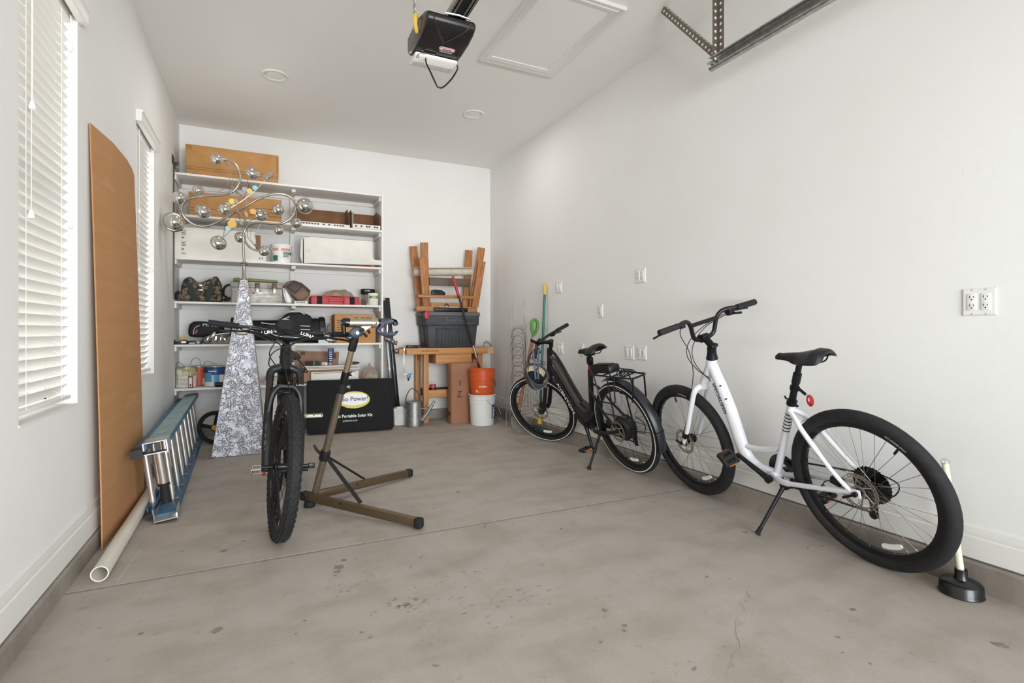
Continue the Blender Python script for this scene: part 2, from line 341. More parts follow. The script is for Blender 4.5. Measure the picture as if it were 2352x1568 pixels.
# windows
M_vinyl = mat('vinyl_frame', '#e8e8e6', .4)
M_slat = mat('blind_slat', '#e8e5de', .45); M_cord = mat('blind_cord', '#efede6', .7)
for i, (a, b) in enumerate(WIN):
    mb = MB(); x = XL-TW+.03
    for p, q_ in (((a, WZ0), (a+.04, WZ1)), ((b-.04, WZ0), (b, WZ1)), ((a, WZ0), (b, WZ0+.045)), ((a, WZ1-.04), (b, WZ1)), ((a, 1.58), (b, 1.62))): mb.box2((x-.025, p[0], p[1]), (x+.025, q_[0], q_[1]))
    wo = struct(mb, 'window_%d' % (i+1), M_vinyl)
    MB().box2((x-.003, a+.04, WZ0+.04), (x+.003, b-.04, WZ1-.04)).build('pane', M_glass, wo)
    MB().box2((x+.025, a, WZ0-.002), (XL+.002, b, WZ0+.006)).build('sill', M_trim, wo)
    lb = ('white slatted blind on the near window, left edge of the photo', 'white slatted blind on the far window behind the leaning cardboard')[i]
    t = thing('window_blind', lb, 'blind', (XL-.02, (a+b)/2, WZ0), 'window blinds')
    xs = XL-.045; z1 = 2.405; n = 39; pit = (z1-.80)/(n-1)
    mb = MB()
    for k in range(n):
        z = .80+pit*k; th = math.radians(54)
        pr = [(-.025, 0), (-.012, .0028), (0, .0036), (.012, .0028), (.025, 0)]
        up = [(p[0]*math.cos(th)-p[1]*math.sin(th), p[0]*math.sin(th)+p[1]*math.cos(th)) for p in pr]
        dn = [(p[0], p[1]-.0026) for p in up[::-1]]; pf = up+dn; L = len(pf)
        vs = [(xs+p[0], a+.012, z+p[1]) for p in pf]+[(xs+p[0], b-.012, z+p[1]) for p in pf]
        mb.add(vs, [(j, (j+1) % L, L+(j+1) % L, L+j) for j in range(L)]+[tuple(range(L)), tuple(range(L, 2*L))])
    mb.build('slats', M_slat, t)
    MB().box2((xs-.027, a+.01, 2.42), (xs+.027, b-.01, 2.467), .003).build('head_rail', M_slat, t)
    mb = MB(); mb.prism([(XL-.0, 2.432), (XL+.03, 2.432), (XL+.034, 2.44), (XL+.034, 2.488), (XL+.042, 2.498), (XL+.042, 2.507), (XL-.0, 2.507)], (b-a)+.05, fr((0, b+.025, 0), (1, 0, 0), (0, 0, 1))); mb.build('valance', M_slat, t)
    MB().box2((xs-.026, a+.012, .755), (xs+.026, b-.012, .77), .004).build('bottom_rail', M_slat, t)
    for yy in (a+.13, b-.13):
        mb = MB()
        for dx in (-.024, .024): mb.tube([(xs+dx, yy, .76), (xs+dx, yy, 2.43)], .0011, 5)
        for k in range(n): mb.tube([(xs-.024, yy, .80+pit*k+.016), (xs+.024, yy, .80+pit*k-.020)], .0008, 4)
        mb.build('ladder_cord', M_cord, t)
    for yy, zt in ((a+.155, 1.86), (a+.145, 1.46), (b-.05, 2.28), (b-.06, 1.50)):
        mb = MB(); mb.tube([(xs+.036, yy, 2.43), (xs+.034, yy, zt+.03)], .0012, 5)
        mb.lathe([(.003, .032), (.006, .026), (.011, .004), (.010, 0), (.0, 0)], (xs+.034, yy, zt), n=12); mb.build('pull_cord', M_cord, t)
# wall plates
def plate(loc, nx, gangs, kind, label, scale=1.0):
    # nx: wall normal; local frame x along the wall (reading direction), y up, z out
    n = V(nx); x = V((0, 0, 1)).cross(n); M = fr(loc, x, (0, 0, 1)); t = thing('wall_plate', label, 'outlet' if 'outlet' in label else 'switch', loc, 'electrical plates')
    wd_ = (.07, .116)[gangs-1]; h = .114; mb = MB(M); e = .006
    vs = [(-wd_/2, -h/2, 0), (wd_/2, -h/2, 0), (wd_/2, h/2, 0), (-wd_/2, h/2, 0), (-wd_/2+e, -h/2+e, .006), (wd_/2-e, -h/2+e, .006), (wd_/2-e, h/2-e, .006), (-wd_/2+e, h/2-e, .006)]
    mb.add(vs, [(4, 5, 6, 7), (0, 1, 5, 4), (1, 2, 6, 5), (2, 3, 7, 6), (3, 0, 4, 7)]); mb.build('cover', M_white, t)
    for g in range(gangs):
        cx = 0 if gangs == 1 else (-.023, .023)[g]; kd = kind if isinstance(kind, str) else kind[g]
        mb = MB(M)
        if kd == 'outlet':
            mb.box((cx, 0, .007), (.033, .068, .004), bev=.002)
            for s_ in (-1, 1):
                mb.box((cx-.0065, s_*.017+.004, .0092), (.0022, .0085, .0008), m=1); mb.box((cx+.0065, s_*.017+.004, .0092), (.002, .007, .0008), m=1); mb.lathe([(0, 0), (.0026, 0), (.0026, .0008), (0, .0008)], (cx, s_*.017-.007, .0088), n=10, m=1)
            mb.build('receptacle', [M_white, M_blackm], t)
        elif kd == 'usb':
            mb.box((cx, 0, .007), (.033, .068, .004), bev=.002)
            for z_ in (-.008, 0, .008): mb.box((cx, z_, .0092), (.007, .004, .0008), m=1)
            mb.build('receptacle', [M_white, M_blackm], t)
        else:
            mb.box((cx, 0, .007), (.033, .068, .004), bev=.002); mb.box((cx, 0, .0092), (.026, .058, .004), rot=(.06, 0, 0), bev=.001); mb.build('rocker', M_white, t)
        mb = MB(M)
        for s_ in (-1, 1): mb.lathe([(0, .002), (.002, .002), (.0032, 0), (.0032, -.001)], (cx, s_*.049, .006), n=10)
        mb.build('screw', mat('screw_grey', '#b9b8b2', .4, .6), t)
for (u, v, g, k, lb) in [(1284, 660, 2, 'switch', 'white double switch plate above the handlebar of the dark bike'), (1472, 633, 2, ('outlet', 'outlet'), 'white double outlet plate, highest on the right wall'), (1380, 714, 1, 'outlet', 'single white outlet plate above the saddle of the dark bike'),
                         (1287, 800, 2, 'switch', 'white double switch plate behind the stem of the dark bike'), (1262, 800, 1, 'switch', 'narrow white plate behind the green broom pole, low on the right wall'), (1337, 803, 1, 'outlet', 'single white outlet plate half hidden by the nose of the black saddle'), (1446, 810, 2, ('switch', 'switch'), 'left plate of the side by side pair over the bike rack'),
                         (1474, 810, 2, ('outlet', 'usb'), 'right plate of the pair over the bike rack, with a dark slot outlet'), (2250, 693, 2, 'outlet', 'white double outlet plate alone at the right edge of the photo')]:
    plate(aX(u, v, XR-.0005), (-1, 0, 0), g, k, lb)
plate(aY(753, 730, YB-.0005), (0, -1, 0), 2, ('outlet', 'outlet'), 'white outlet plate on the back wall behind the golf bag')
# ================================================================== SHELVING AND WHAT STANDS ON IT
SH = [2.545, 2.155, 1.75, 1.335, .928, .513]; SY0, SY1, SX1 = 5.80, YB-.004, 1.205
t = thing('shelving_unit', 'tall white built-in shelves of six boards along the back wall', 'shelves', (.23, 6.0, 0))
for z in SH: MB().box2((XL+.004, SY0, z-.0215), (SX1-.0185, SY1, z-.0012), .0015).build('shelf', M_shelf, t)
MB().box2((SX1-.018, SY0, 0), (SX1, SY1, SH[0]+.01), .0015).build('side_panel', M_shelf, t)
for z in SH:
    MB().box2((XL+.004, SY0+.02, z-.065), (XL+.022, SY1, z-.0205), .002).build('side_cleat', M_shelf, t)
    MB().box2((SX1-.036, SY0+.04, z-.065), (SX1-.0185, SY1, z-.0205), .002).build('side_cleat', M_shelf, t)
    MB().box2((XL+.023, SY1-.018, z-.062), (SX1-.037, SY1, z-.0205), .002).build('back_cleat', M_shelf, t)
for z, h in zip(SH, (.24, .25, .22, .2, .2, .2)):
    x = pX(672, 6.1); mb = MB(); mb.box2((x-.022, SY1-.04, z-h), (x+.022, SY1-.019, z-.0205), .003); mb.box2((x-.02, SY0+.1, z-.05), (x+.02, SY1-.04, z-.0205), .003); mb.build('bracket', M_shelf, t)
# dark steel bar on the left wall by the shelf ends
mb = MB(); mb.box2((XL+.001, 5.765, 1.36), (XL+.005, 5.79, 2.66)); mb.box2((XL+.005, 5.768, 1.36), (XL+.014, 5.773, 2.66)); mb.box2((XL+.001, 5.70, 2.60), (XL+.006, 5.79, 2.68)); mb.box2((XL+.006, 5.775, 2.57), (XL+.05, 5.79, 2.63), .004)
single(mb, 'wall_bar', M_dsteel, 'thin dark steel bar standing up the left wall beside the shelf ends', 'metal bar')

def xs_(u0, u1, y): return pX(u0, y), pX(u1, y)
def cbox(name, mt, u0, u1, z0, z1, y0, dep, label, cat, group=None, lip=0, bev=.004):
    x0, x1 = xs_(u0, u1, y0); t = thing(name, label, cat, ((x0+x1)/2, y0+dep/2, z0), group)
    MB().box2((x0, y0, z0), (x1, y0+dep, z1), bev).build('box', mt, t)
    return t, x0, x1
# long brown boxes
for (u0, u1, sh, zt, lb) in ((426, 640, 0, 2.832, 'long orange-brown cardboard box on top of the shelves'), (433, 647, 1, 2.385, 'orange-brown lidded cardboard box on the second shelf behind the sculpture')):
    y0 = 5.83; x0, x1 = xs_(u0, u1, y0); z0 = SH[sh]; t = thing('cardboard_box', lb, 'box', ((x0+x1)/2, y0+.16, z0), 'long brown boxes')
    MB().box2((x0+.008, y0+.006, z0), (x1-.008, y0+.32, zt-.03), .004).build('box', M_cardo, t)
    MB().box2((x0, y0, z0+.075), (x1, y0+.326, zt), .006).build('lid', M_cardo, t)
    mb = MB(); mb.box2((x0+.004, y0-.004, z0+.055), (x1-.004, y0+.004, z0+.073), .003); mb.build('fold_edge', M_cardo, t)
    mb = MB()
    if sh == 0:
        mb.box2((x1-.02, y0-.002, z0+.1), (x1-.004, y0, zt-.02)); mb.box2((x0+.004, y0-.002, zt-.05), (x0+.05, y0, zt-.012))
    else: mb.box2((x0+.005, y0-.002, zt-.045), (x0+.07, y0, zt-.015)); mb.box2((x0+.008, y0-.002, zt-.14), (x0+.02, y0, zt-.1))
    mb.build('scuff', mat('scuff_grey', '#8b6b48', .9, col2='#a97b45', scale=40), t)
# open cut-down boxes on the second shelf
def openbox(u0, u1, z0, y0, dep, hb, hf, label):
    x0, x1 = xs_(u0, u1, y0); t = thing('open_box', label, 'box', ((x0+x1)/2, y0+dep/2, z0), 'cut down open boxes')
    mb = MB(); th = .005
    mb.box2((x0, y0, z0), (x1, y0+dep, z0+th)); mb.box2((x0, y0+dep-th, z0), (x1, y0+dep, z0+hb))
    side = [(0, 0), (dep, 0), (dep, hb), (dep*.45, hb), (dep*.38, hb*.82), (.0, hb*.74)]
    for x in (x0, x1-th): mb.prism(side, th, fr((x, y0, z0), (0, 1, 0), (0, 0, 1)))
    mb.build('tray', M_cardd, t)
    mb = MB(); mb.box2((x0-.002, y0-.004, z0), (x1+.002, y0, z0+hf)); mb.box2((x0-.004, y0, z0), (x0-.001, y0+dep*.9, z0+hb*.72)); mb.build('white_front', M_cardw, t)
    mb = MB(); M = fr(((x0+x1)/2, y0-.0045, z0+hf*.55), (1, 0, 0), (0, 0, 1)); n = int((x1-x0)/.03)
    for i in range(n):
        if random.random() < .6: mb.box(((x0+x1)/2+(i-n/2+.5)*.028, y0-.0045, z0+hf*.55), (.02, .001, hf*.4))
    mb.build('printed_band', mat('print_dark', '#4d463f', .7), t)
    return t, x0, x1
openbox(681, 803, SH[1], 5.84, .32, .235, .035, 'brown open cut-down box on the second shelf, right of the chrome ball')
openbox(811, 873, SH[1], 5.80, .34, .225, .045, 'small open brown box with white front at the right end of the second shelf')
# third shelf
def letters(parent, s, size, M, m=None, sx=1, bold=0, name='lettering'): return MB().text(s, size, M, sx=sx, bold=bold).build(name, m or M_letter, parent)
M_ink = mat('black_ink', '#2b2826', .7)
y0 = 5.815; z0 = SH[2]
def polybox(pix, y, dep, zb, scale=None): return [(pX(u, y), pZ(u, v, y)) for u, v in pix]
x0, x1 = xs_(400, 611, y0); zt = z0+.285
t = thing('filter_box', 'long white card box with dark size figures on the third shelf', 'box', ((x0+x1)/2, y0+.13, z0)); xk = pX(587, y0)
MB().box2((x0+.001, y0+.007, z0), (xk-.02, y0+.26, zt-.004), .004).build('box', M_cardw, t)
MB().prism([(x0, z0), (x1, z0), (x1, z0+.10), (x1-.04, z0+.115), (xk+.003, z0+.115), (xk-.004, z0+.16), (xk+.004, z0+.20), (xk-.003, z0+.25), (xk, zt), (x0, zt)], -.005, fr((0, y0, 0), (1, 0, 0), (0, 0, 1))).build('front_panel', M_cardw, t)
MB().box2((xk-.018, y0+.02, z0+.10), (xk+.045, y0+.03, zt-.025), .003).build('inner_flap', M_cardd, t)
xt = pX(421, y0); letters(t, '20 x 30 x 1', .052, fr((xt, y0-.0012, z0+.145), (0, 0, -1), (1, 0, 0)), M_ink, sx=1.0)
mb = MB(); mb.box((x1-.045, y0-.0012, z0+.028), (.035, .001, .014)); mb.box((x1-.045, y0-.0018, z0+.028), (.022, .001, .009), m=1); mb.build('printed_mark', [M_ink, M_cardw], t)
# tub with coloured label
t = thing('plastic_tub', 'small white plastic tub with green and red label on the third shelf', 'tub', (pX(648, 5.93), 5.93, z0)); cx, cy, r = pX(647, 5.93), 5.93, .098
MB().lathe([(0, 0), (r*.9, 0), (r*.92, .01), (r, .17), (r+.004, .172), (r+.004, .19), (r-.002, .192), (r-.004, .18), (0, .18)], (cx, cy, z0), n=36).build('tub', M_white, t)
def arcband(mb, cx, cy, r0, r1, z0, z1, a0, a1, n=14, m=0):
    P = []
    for i in range(n+1):
        a = math.radians(a0+(a1-a0)*i/n); P.append((math.cos(a), math.sin(a)))
    vs = [(cx+p[0]*r0, cy+p[1]*r0, z0) for p in P]+[(cx+p[0]*r1, cy+p[1]*r1, z1) for p in P]
    mb.add(vs, [(i, i+1, n+2+i, n+1+i) for i in range(n)], m)
mb = MB(); rr = lambda z: r*.92+(r*.08)*z/.17+.0008
M_lgreen = mat('label_green', '#2f7a60', .6); M_lpink = mat('label_pink', '#d99a92', .6); M_ltext = mat('label_dark', '#4a5550', .6)
arcband(mb, cx, cy, rr(.085), rr(.112), z0+.085, z0+.112, -85, -20); mb.text('SHEETROCK', .016, fr((cx+.03, cy-r*1.0, z0+.098), (1, .35, 0), (0, 0, 1)), 2, .0003)
arcband(mb, cx, cy, rr(.02), rr(.075), z0+.02, z0+.075, -150, -115); arcband(mb, cx, cy, rr(.12), rr(.15), z0+.12, z0+.15, -150, -110, m=1); arcband(mb, cx, cy, rr(.12), rr(.15), z0+.12, z0+.15, -95, -35, m=1)
for z_ in (.06, .072): arcband(mb, cx, cy, rr(z_), rr(z_+.007), z0+z_, z0+z_+.007, -85, -45, m=3)
mb.build('label', [M_lgreen, M_lpink, M_letter, M_ltext], t)
MB().tube(smoothpath([(cx-r-.002, cy-.02, z0+.16), (cx-r*.7, cy-r*.85, z0+.09), (cx+.02, cy-r-.02, z0+.045), (cx+r*.8, cy-r*.75, z0+.05), (cx+r+.02, cy-.03, z0+.08), (cx+r+.012, cy, z0+.13), (cx+r+.002, cy, z0+.16)], 5), .0025, 6).build('bail_handle', M_white, t)
# flat orange thing and the white box lying on it
x0, x1 = xs_(814, 862, 5.83); single(MB().box2((x0, 5.835, z0), (x1, 6.0, z0+.011), .004), 'flat_case', mat('orange_plastic', '#c9602c', .5), 'flat orange case pinched under the right end of a white box', 'case')
y0 = 5.79; x0, x1 = xs_(698, 877, y0); xn = pX(856, y0); zb = z0+.003; zt = z0+.275
t = thing('shipping_box', 'large white card box with notched corner at the right of the third shelf', 'box', ((x0+x1)/2, y0+.15, zb))
MB().prism([(x0, zb), (x1, zb+.022), (x1, zb+.062), (x1-.012, zb+.072), (xn+.03, zb+.072), (xn+.01, zb+.08), (xn, zb+.10), (xn, zt-.01), (xn-.01, zt), (x0, zt)], -.006, fr((0, y0, 0), (1, 0, 0), (0, 0, 1)), .0015).build('front_panel', M_cardw, t)
MB().add([(x0+.004, y0+.012, zb), (xn, y0+.012, zb+.018), (xn, y0+.3, zb+.018), (x0+.004, y0+.3, zb), (x0+.004, y0+.008, zt-.004), (xn, y0+.008, zt-.004), (xn, y0+.3, zt-.004), (x0+.004, y0+.3, zt-.004)], [(0, 1, 2, 3), (4, 5, 6, 7), (0, 1, 5, 4), (1, 2, 6, 5), (2, 3, 7, 6), (3, 0, 4, 7)]).build('box', M_cardw, t)
MB().prism([(x0-.006, zb), (x0-.004, zt-.003), (x0-.025, zt-.03), (x0-.03, zb+.08), (x0-.012, zb)], -.2, fr((0, y0+.06, 0), (1, 0, 0), (0, 0, 1))).build('side_flap', M_cardw, t)
mb = MB(); mb.box2((x0+.002, y0-.0015, zt-.006), (x0+.055, y0-.0005, zt-.001)); mb.build('red_tape', mat('red_tape', '#b5523c', .6), t)
mb = MB()
for i in range(9):
    for j in range(6):
        if random.random() < .45: mb.box((x0+.015+i*.006, y0-.001, zb+.115+j*.008), (.005, .0008, .005))
mb.build('stamp', mat('faded_ink', '#c9bfb6', .8), t)
# fourth shelf: camouflage bag
z0 = SH[3]; y0 = 5.82
def camo():
    m = bpy.data.materials.new('camouflage_cloth'); m.use_nodes = True; nt = m.node_tree; N = nt.nodes; L = nt.links; b = N['Principled BSDF']; b.inputs['Roughness'].default_value = .9
    tc = N.new('ShaderNodeTexCoord'); n = N.new('ShaderNodeTexNoise'); n.inputs['Scale'].default_value = 22; n.inputs['Detail'].default_value = 5; n.inputs['Distortion'].default_value = 1.2; L.new(tc.outputs['Object'], n.inputs['Vector'])
    r = N.new('ShaderNodeValToRGB'); r.color_ramp.interpolation = 'CONSTANT'; e = r.color_ramp.elements; e[0].position = 0; e[0].color = lin('#1e1b17'); e[1].position = .42; e[1].color = lin('#3a342a')
    for p, c in ((.5, '#5d5344'), (.56, '#857660'), (.61, '#3f3a2c'), (.68, '#a2937c')): k = e.new(p); k.color = lin(c)
    L.new(n.outputs['Fac'], r.inputs[0]); L.new(r.outputs[0], b.inputs['Base Color']); return m
M_camo = camo(); cr = lambda X, Y: (360+X/7.127, 480+Y/7.127)
pix = [(372, 1500), (385, 1330), (412, 1190), (465, 1115), (540, 1095), (600, 1125), (650, 1190), (720, 1192), (830, 1150), (915, 1112), (962, 1086), (1000, 1110), (1040, 1200), (1056, 1310), (1062, 1500)]
po = [(pX(cr(*p)[0], y0), pZ(*cr(*p), y0)) for p in pix]; zmin = min(p[1] for p in po); po = [(p[0], max(p[1]-zmin+z0+.001, z0+.001)) for p in po]
t = thing('duffel_bag', 'camouflage duffel bag on the fourth shelf, far left', 'bag', (pX(462, y0), y0+.13, z0))
MB().prism([(p[0], p[1]) for p in po], -.24, fr((0, y0, 0), (1, 0, 0), (0, 0, 1)), .022, seg=4).build('bag_body', M_camo, t)
M_strap = mat('strap_webbing', '#2b332c', .85)
for a, b, c_ in ((530, 590, 610), (900, 850, 830)):
    pts = [(a, 1210), ((a+b)/2, 1300), (b, 1400), (c_, 1495)]; P = [V((pX(cr(*p)[0], y0-.006), y0-.004, max(pZ(*cr(*p), y0-.006), z0+.006))) for p in pts]
    MB().tube(smoothpath(P, 4), .024, 8, flat=((1, 0, 0), .12)).build('strap', M_strap, t)
MB().sph((pX(cr(712, 1325)[0], y0), y0-.004, pZ(*cr(712, 1325), y0)), (.026, .006, .011)).build('badge', M_chrome, t)
MB().box((pX(cr(712, 1245)[0], y0), y0-.004, pZ(*cr(712, 1245), y0)), (.03, .008, .025), bev=.003).build('buckle', M_chrome, t)
MB().tube(smoothpath([(pX(405, 5.84), 5.84, z0+.02), (pX(405, 5.84), 5.85, z0+.07), (pX(411, 5.84), 5.86, z0+.09)], 5), .014, 8).build('side_strap', M_blackm, t)
mb = MB(); H_ = lambda X, Y, y=5.86: V((pX(cr(X, Y)[0], y), y, max(pZ(*cr(X, Y), y), z0+.012)))
mb.tube(smoothpath([H_(1200, 1240), H_(1130, 1260), H_(1092, 1330), H_(1100, 1410), H_(1150, 1450), H_(1105, 1490), H_(1180, 1480), H_(1196, 1440)], 6), .011, 8)
single(mb, 'belt_strap', M_blackm, 'loose black strap looped between the camouflage bag and the metal toolbox', 'strap')
# tool box
x0, x1 = xs_(531.5, 648, y0); zt = z0+.205
M_tin = mat('worn_tin', '#a9a6a0', .45, .7, col2='#8a857d', scale=14, detail=8, lo=.4, hi=.6)
t = thing('toolbox', 'worn silver metal toolbox with three latches on the fourth shelf', 'toolbox', ((x0+x1)/2, y0+.12, z0))
mb = MB(); mb.box2((x0, y0, z0), (x1, y0+.24, z0+.15), .004)
for k in range(4): mb.box2((x0+.005, y0-.004, z0+.018+k*.027), (x1-.005, y0+.002, z0+.034+k*.027), .004)
mb.build('body', M_tin, t)
mb = MB(); mb.prism([(0, 0), (.26, 0), (.24, .055), (.02, .055)], x1-x0+.0045, fr((x0-.004, y0-.008, z0+.152), (0, 1, 0), (0, 0, 1)), .004); mb.build('lid', M_tin, t)
M_rust = mat('brown_latch', '#5d4c3f', .5, .8)
for u in (554, 591, 630):
    x = pX(u, y0); mb = MB(); mb.box2((x-.022, y0-.016, z0+.148), (x+.022, y0-.006, z0+.198), .003); mb.box2((x-.014, y0-.018, z0+.098), (x+.014, y0-.004, z0+.15), .003, 1); mb.tube([(x-.012, y0-.02, z0+.115), (x+.012, y0-.02, z0+.115)], .004, 6, m=1); mb.build('latch', [M_rust, M_nickel], t)
x = pX(591, y0); mb = MB(); mb.box2((x-.045, y0-.0055, z0+.088), (x-.018, y0-.0042, z0+.104)); mb.box2((x-.018, y0-.0055, z0+.086), (x+.05, y0-.0042, z0+.106), m=1); mb.build('label', [mat('label_red', '#a93a35', .5), M_white], t)
x0b, x1b = xs_(535, 640, 5.84); M_olive = mat('olive_plastic', '#6d7636', .5)
single(MB().prism([(x0b, zt+.008), (x1b-.01, zt+.008), (x1b, zt+.022), (x1b-.02, zt+.03), (x0b+.02, zt+.042), (x0b, zt+.03)], -.16, fr((0, 5.85, 0), (1, 0, 0), (0, 0, 1)), .006), 'tray_lid', M_olive, 'flat olive green tray lid lying on the metal toolbox', 'lid')
# leather satchel, shoe, carton
cs = lambda X, Y: (640+X/7.838, 500+Y/7.838)
def poly(pix, f, y): return [(pX(f(*p)[0], y), pZ(*f(*p), y)) for p in pix]
M_leather = mat('brown_leather', '#5f4636', .55, col2='#7b5d45', scale=9, bump=.15, bscale=150); M_leatherd = mat('dark_leather', '#33271f', .5, bump=.15, bscale=120)
t = thing('leather_satchel', 'worn brown leather satchel tilted on its side between toolbox and red case', 'bag', (pX(680, y0), y0+.08, z0+.04))
P = poly([(80, 1220), (150, 1150), (275, 1118), (420, 1180), (560, 1300), (568, 1390), (450, 1500), (330, 1480), (240, 1400), (140, 1300)], cs, y0); MB().prism(P, -.15, fr((0, y0, 0), (1, 0, 0), (0, 0, 1)), .018, seg=3).build('bag_body', M_leather, t)
P = poly([(130, 1235), (280, 1125), (400, 1190), (430, 1245), (300, 1365)], cs, y0-.012); MB().prism(P, -.02, fr((0, y0-.012, 0), (1, 0, 0), (0, 0, 1)), .005).build('flap', M_leatherd, t)
P = poly([(300, 1130), (420, 1172), (568, 1300), (575, 1340), (540, 1345), (420, 1220)], cs, y0-.008); MB().prism(P, -.15, fr((0, y0-.008, 0), (1, 0, 0), (0, 0, 1)), .006).build('gusset', M_leatherd, t)
P = poly([(60, 1270), (90, 1260), (150, 1320), (240, 1480), (215, 1545), (130, 1530), (85, 1420)], cs, y0+.0); zz = min(p[1] for p in P); P = [(p[0]+.0025, p[1]-zz+z0+.001) for p in P]
t = thing('sports_shoe', 'white shoe standing on its toe beside the metal toolbox', 'shoe', (P[0][0], y0+.05, z0)); MB().prism(P, -.09, fr((0, y0+.0, 0), (1, 0, 0), (0, 0, 1)), .015, seg=3).build('upper', M_white, t)
MB().tube(smoothpath([V((p[0]+.006, y0-.003, p[1])) for p in (P[1], P[2], P[3])], 4), .004, 6).build('sole_edge', mat('shoe_grey', '#7d8688', .6), t)
x0, x1 = xs_(676, 707, y0+.02); t = thing('small_carton', 'small white carton under the brown satchel on the fourth shelf', 'box', ((x0+x1)/2, y0+.08, z0)); MB().box2((x0, y0+.02, z0), (x1, y0+.15, z0+.03), .002).build('box', M_cardw, t)
mb = MB()
for k in range(5): mb.box(((x0+x1)/2-.04+k*.018, y0+.0195, z0+.015), (.012, .001, .01))
mb.build('printing', M_ltext, t)
# red tool case
x0, x1 = xs_(714.6, 826, y0); M_red = mat('red_plastic', '#b93039', .45)
t = thing('tool_case', 'red plastic tool case with two black latches lying on the fourth shelf', 'tool case', ((x0+x1)/2, y0+.15, z0))
mb = MB(); h = .088; w_ = x1-x0; mb.box2((x0, y0+.03, z0), (x1, y0+.31, z0+h), .008)
for a, b, zl, zh in ((0, .35, 0, h), (.67, 1, 0, h), (.35, .67, .03, .055)): mb.box2((x0+w_*a, y0, z0+zl), (x0+w_*b, y0+.04, z0+zh), .006)
mb.build('shell', M_red, t)
for a, b in ((.115, .225), (.79, .895)): MB().box2((x0+w_*a, y0-.006, z0+.004), (x0+w_*b, y0+.004, z0+h-.003), .004).build('latch', M_blackm, t)
# tan bag on it
def lump(cx, cy, z0, rx, ry, h, sd, peak=None, n=22, mth=10):
    rnd = random.Random(sd); ph = [rnd.uniform(0, 6.28) for _ in range(6)]
    def f(i, j):
        a = 2*math.pi*i; r = math.sin(j*math.pi/2); w = 1+.10*math.sin(3*a+ph[0])+.07*math.sin(5*a+ph[1])+.05*math.sin(9*a+j*5+ph[2])
        z = h*math.cos(j*math.pi/2)**.8*(1+.12*math.sin(4*a+ph[3])*r)
        if peak: z += peak[2]*math.exp(-(((math.cos(a)*r-peak[0])**2+(math.sin(a)*r-peak[1])**2)/.02))
        return V((cx+rx*r*w*math.cos(a), cy+ry*r*w*math.sin(a), z0+max(z, 0)))
    mb = MB(); mb.grid(f, n, mth); return mb
M_tan = mat('tan_cloth', '#a08a74', .85, col2='#8d7763', scale=25, bump=.3, bscale=40)
single(lump(pX(775, y0+.12), y0+.12, z0+.089, .152, .1, .07, 3, (.45, 0, .022), 40, 12), 'cloth_bag', M_tan, 'crumpled tan cloth bag heaped on the red tool case', 'bag')
# jars
def jar(cx, cy, z, r, h, m, lidm, lh, name, label, lid=True):
    t = thing(name, label, 'jar', (cx, cy, z)); MB().lathe([(0, .002), (r*.9, 0), (r, .008), (r, h*.86), (r*.86, h), (r*.84, h*.98), (r*.96, h*.85), (r*.96, .012), (0, .008)], (cx, cy, z), n=32).build('jar_body', m, t)
    MB().lathe([(0, lh), (r*.96, lh), (r*1.0, lh-.004), (r*1.0, 0), (r*.9, 0)], (cx, cy, z+h-.006), n=36).build('lid', lidm, t); return t
cx = pX(845, 6.02); t = jar(cx, 6.02, z0, .077, .138, M_clear, M_blackm, .056, 'clear_jar', 'clear jar with a tall black lid at the right end of the fourth shelf')
mb = MB(); mb.text('3 STIR', .022, fr((cx-.02, 6.02-.0785, z0+.165), (1, 0, 0), (0, 0, 1)), ext=.001); mb.build('lettering', M_letter, t)
cx, cy = pX(857, 5.86), 5.86; t = jar(cx, cy, z0, .054, .122, mat('milky_plastic', '#d5d8d2', .4), M_white, .018, 'supplement_jar', 'white-lidded jar with green label in front of the black-lidded jar')
mb = MB(); arcband(mb, cx, cy, .0545, .0545, z0+.075, z0+.1, -150, -30); arcband(mb, cx, cy, .0545, .0545, z0+.018, z0+.075, -150, -30, m=1); arcband(mb, cx, cy, .055, .055, z0+.082, z0+.094, -115, -60, m=3)
for k in range(7): mb.box((cx-.03+k*.009, cy-.0535+.003*abs(k-3), z0+.035+.018*random.random()), (.007, .002, .012), m=random.choice((0, 2, 4)))
mb.build('label', [mat('leaf_green', '#3f8a3c', .5), M_cardw, mat('label_rust', '#8d4a3a', .5), mat('label_yellow', '#d5d04a', .5), M_ltext], t)
# fifth shelf
z0 = SH[4]; y0 = 5.81; c3 = lambda X, Y: (380+X/7.465, 690+Y/7.465)
x0, x1 = xs_(399, 426, y0); t = thing('black_carton', 'small black carton with white label at the left end of the fifth shelf', 'box', ((x0+x1)/2, y0+.1, z0)); MB().box2((x0, y0, z0), (x1, y0+.07, z0+.042), .003).build('box', M_black, t)
mb = MB(); mb.box2((x0+.06, y0-.001, z0+.012), (x0+.1, y0, z0+.03)); [mb.box((x0+.016+k*.006, y0-.0005, z0+.034), (.0035, .001, .005)) for k in range(7)]; mb.build('label', M_letter, t)
x0, x1 = xs_(427, 463, y0+.02); t = thing('range_finder', 'flat black gadget with pale screen lying beside the black carton', 'gadget', ((x0+x1)/2, y0+.06, z0)); MB().box2((x0, y0+.02, z0), (x1, y0+.07, z0+.034), .006).build('body', M_black, t); MB().box2((x0+.025, y0+.018, z0+.004), (x0+.075, y0+.02, z0+.016), 0).build('screen', mat('pale_screen', '#a9adad', .3), t); MB().lathe([(0, 0), (.014, 0), (.014, .004)], (x0+.1, y0+.02, z0+.018), (0, -1, 0), 16).build('lens', mat('lens_grey', '#8fa0a6', .2), t)
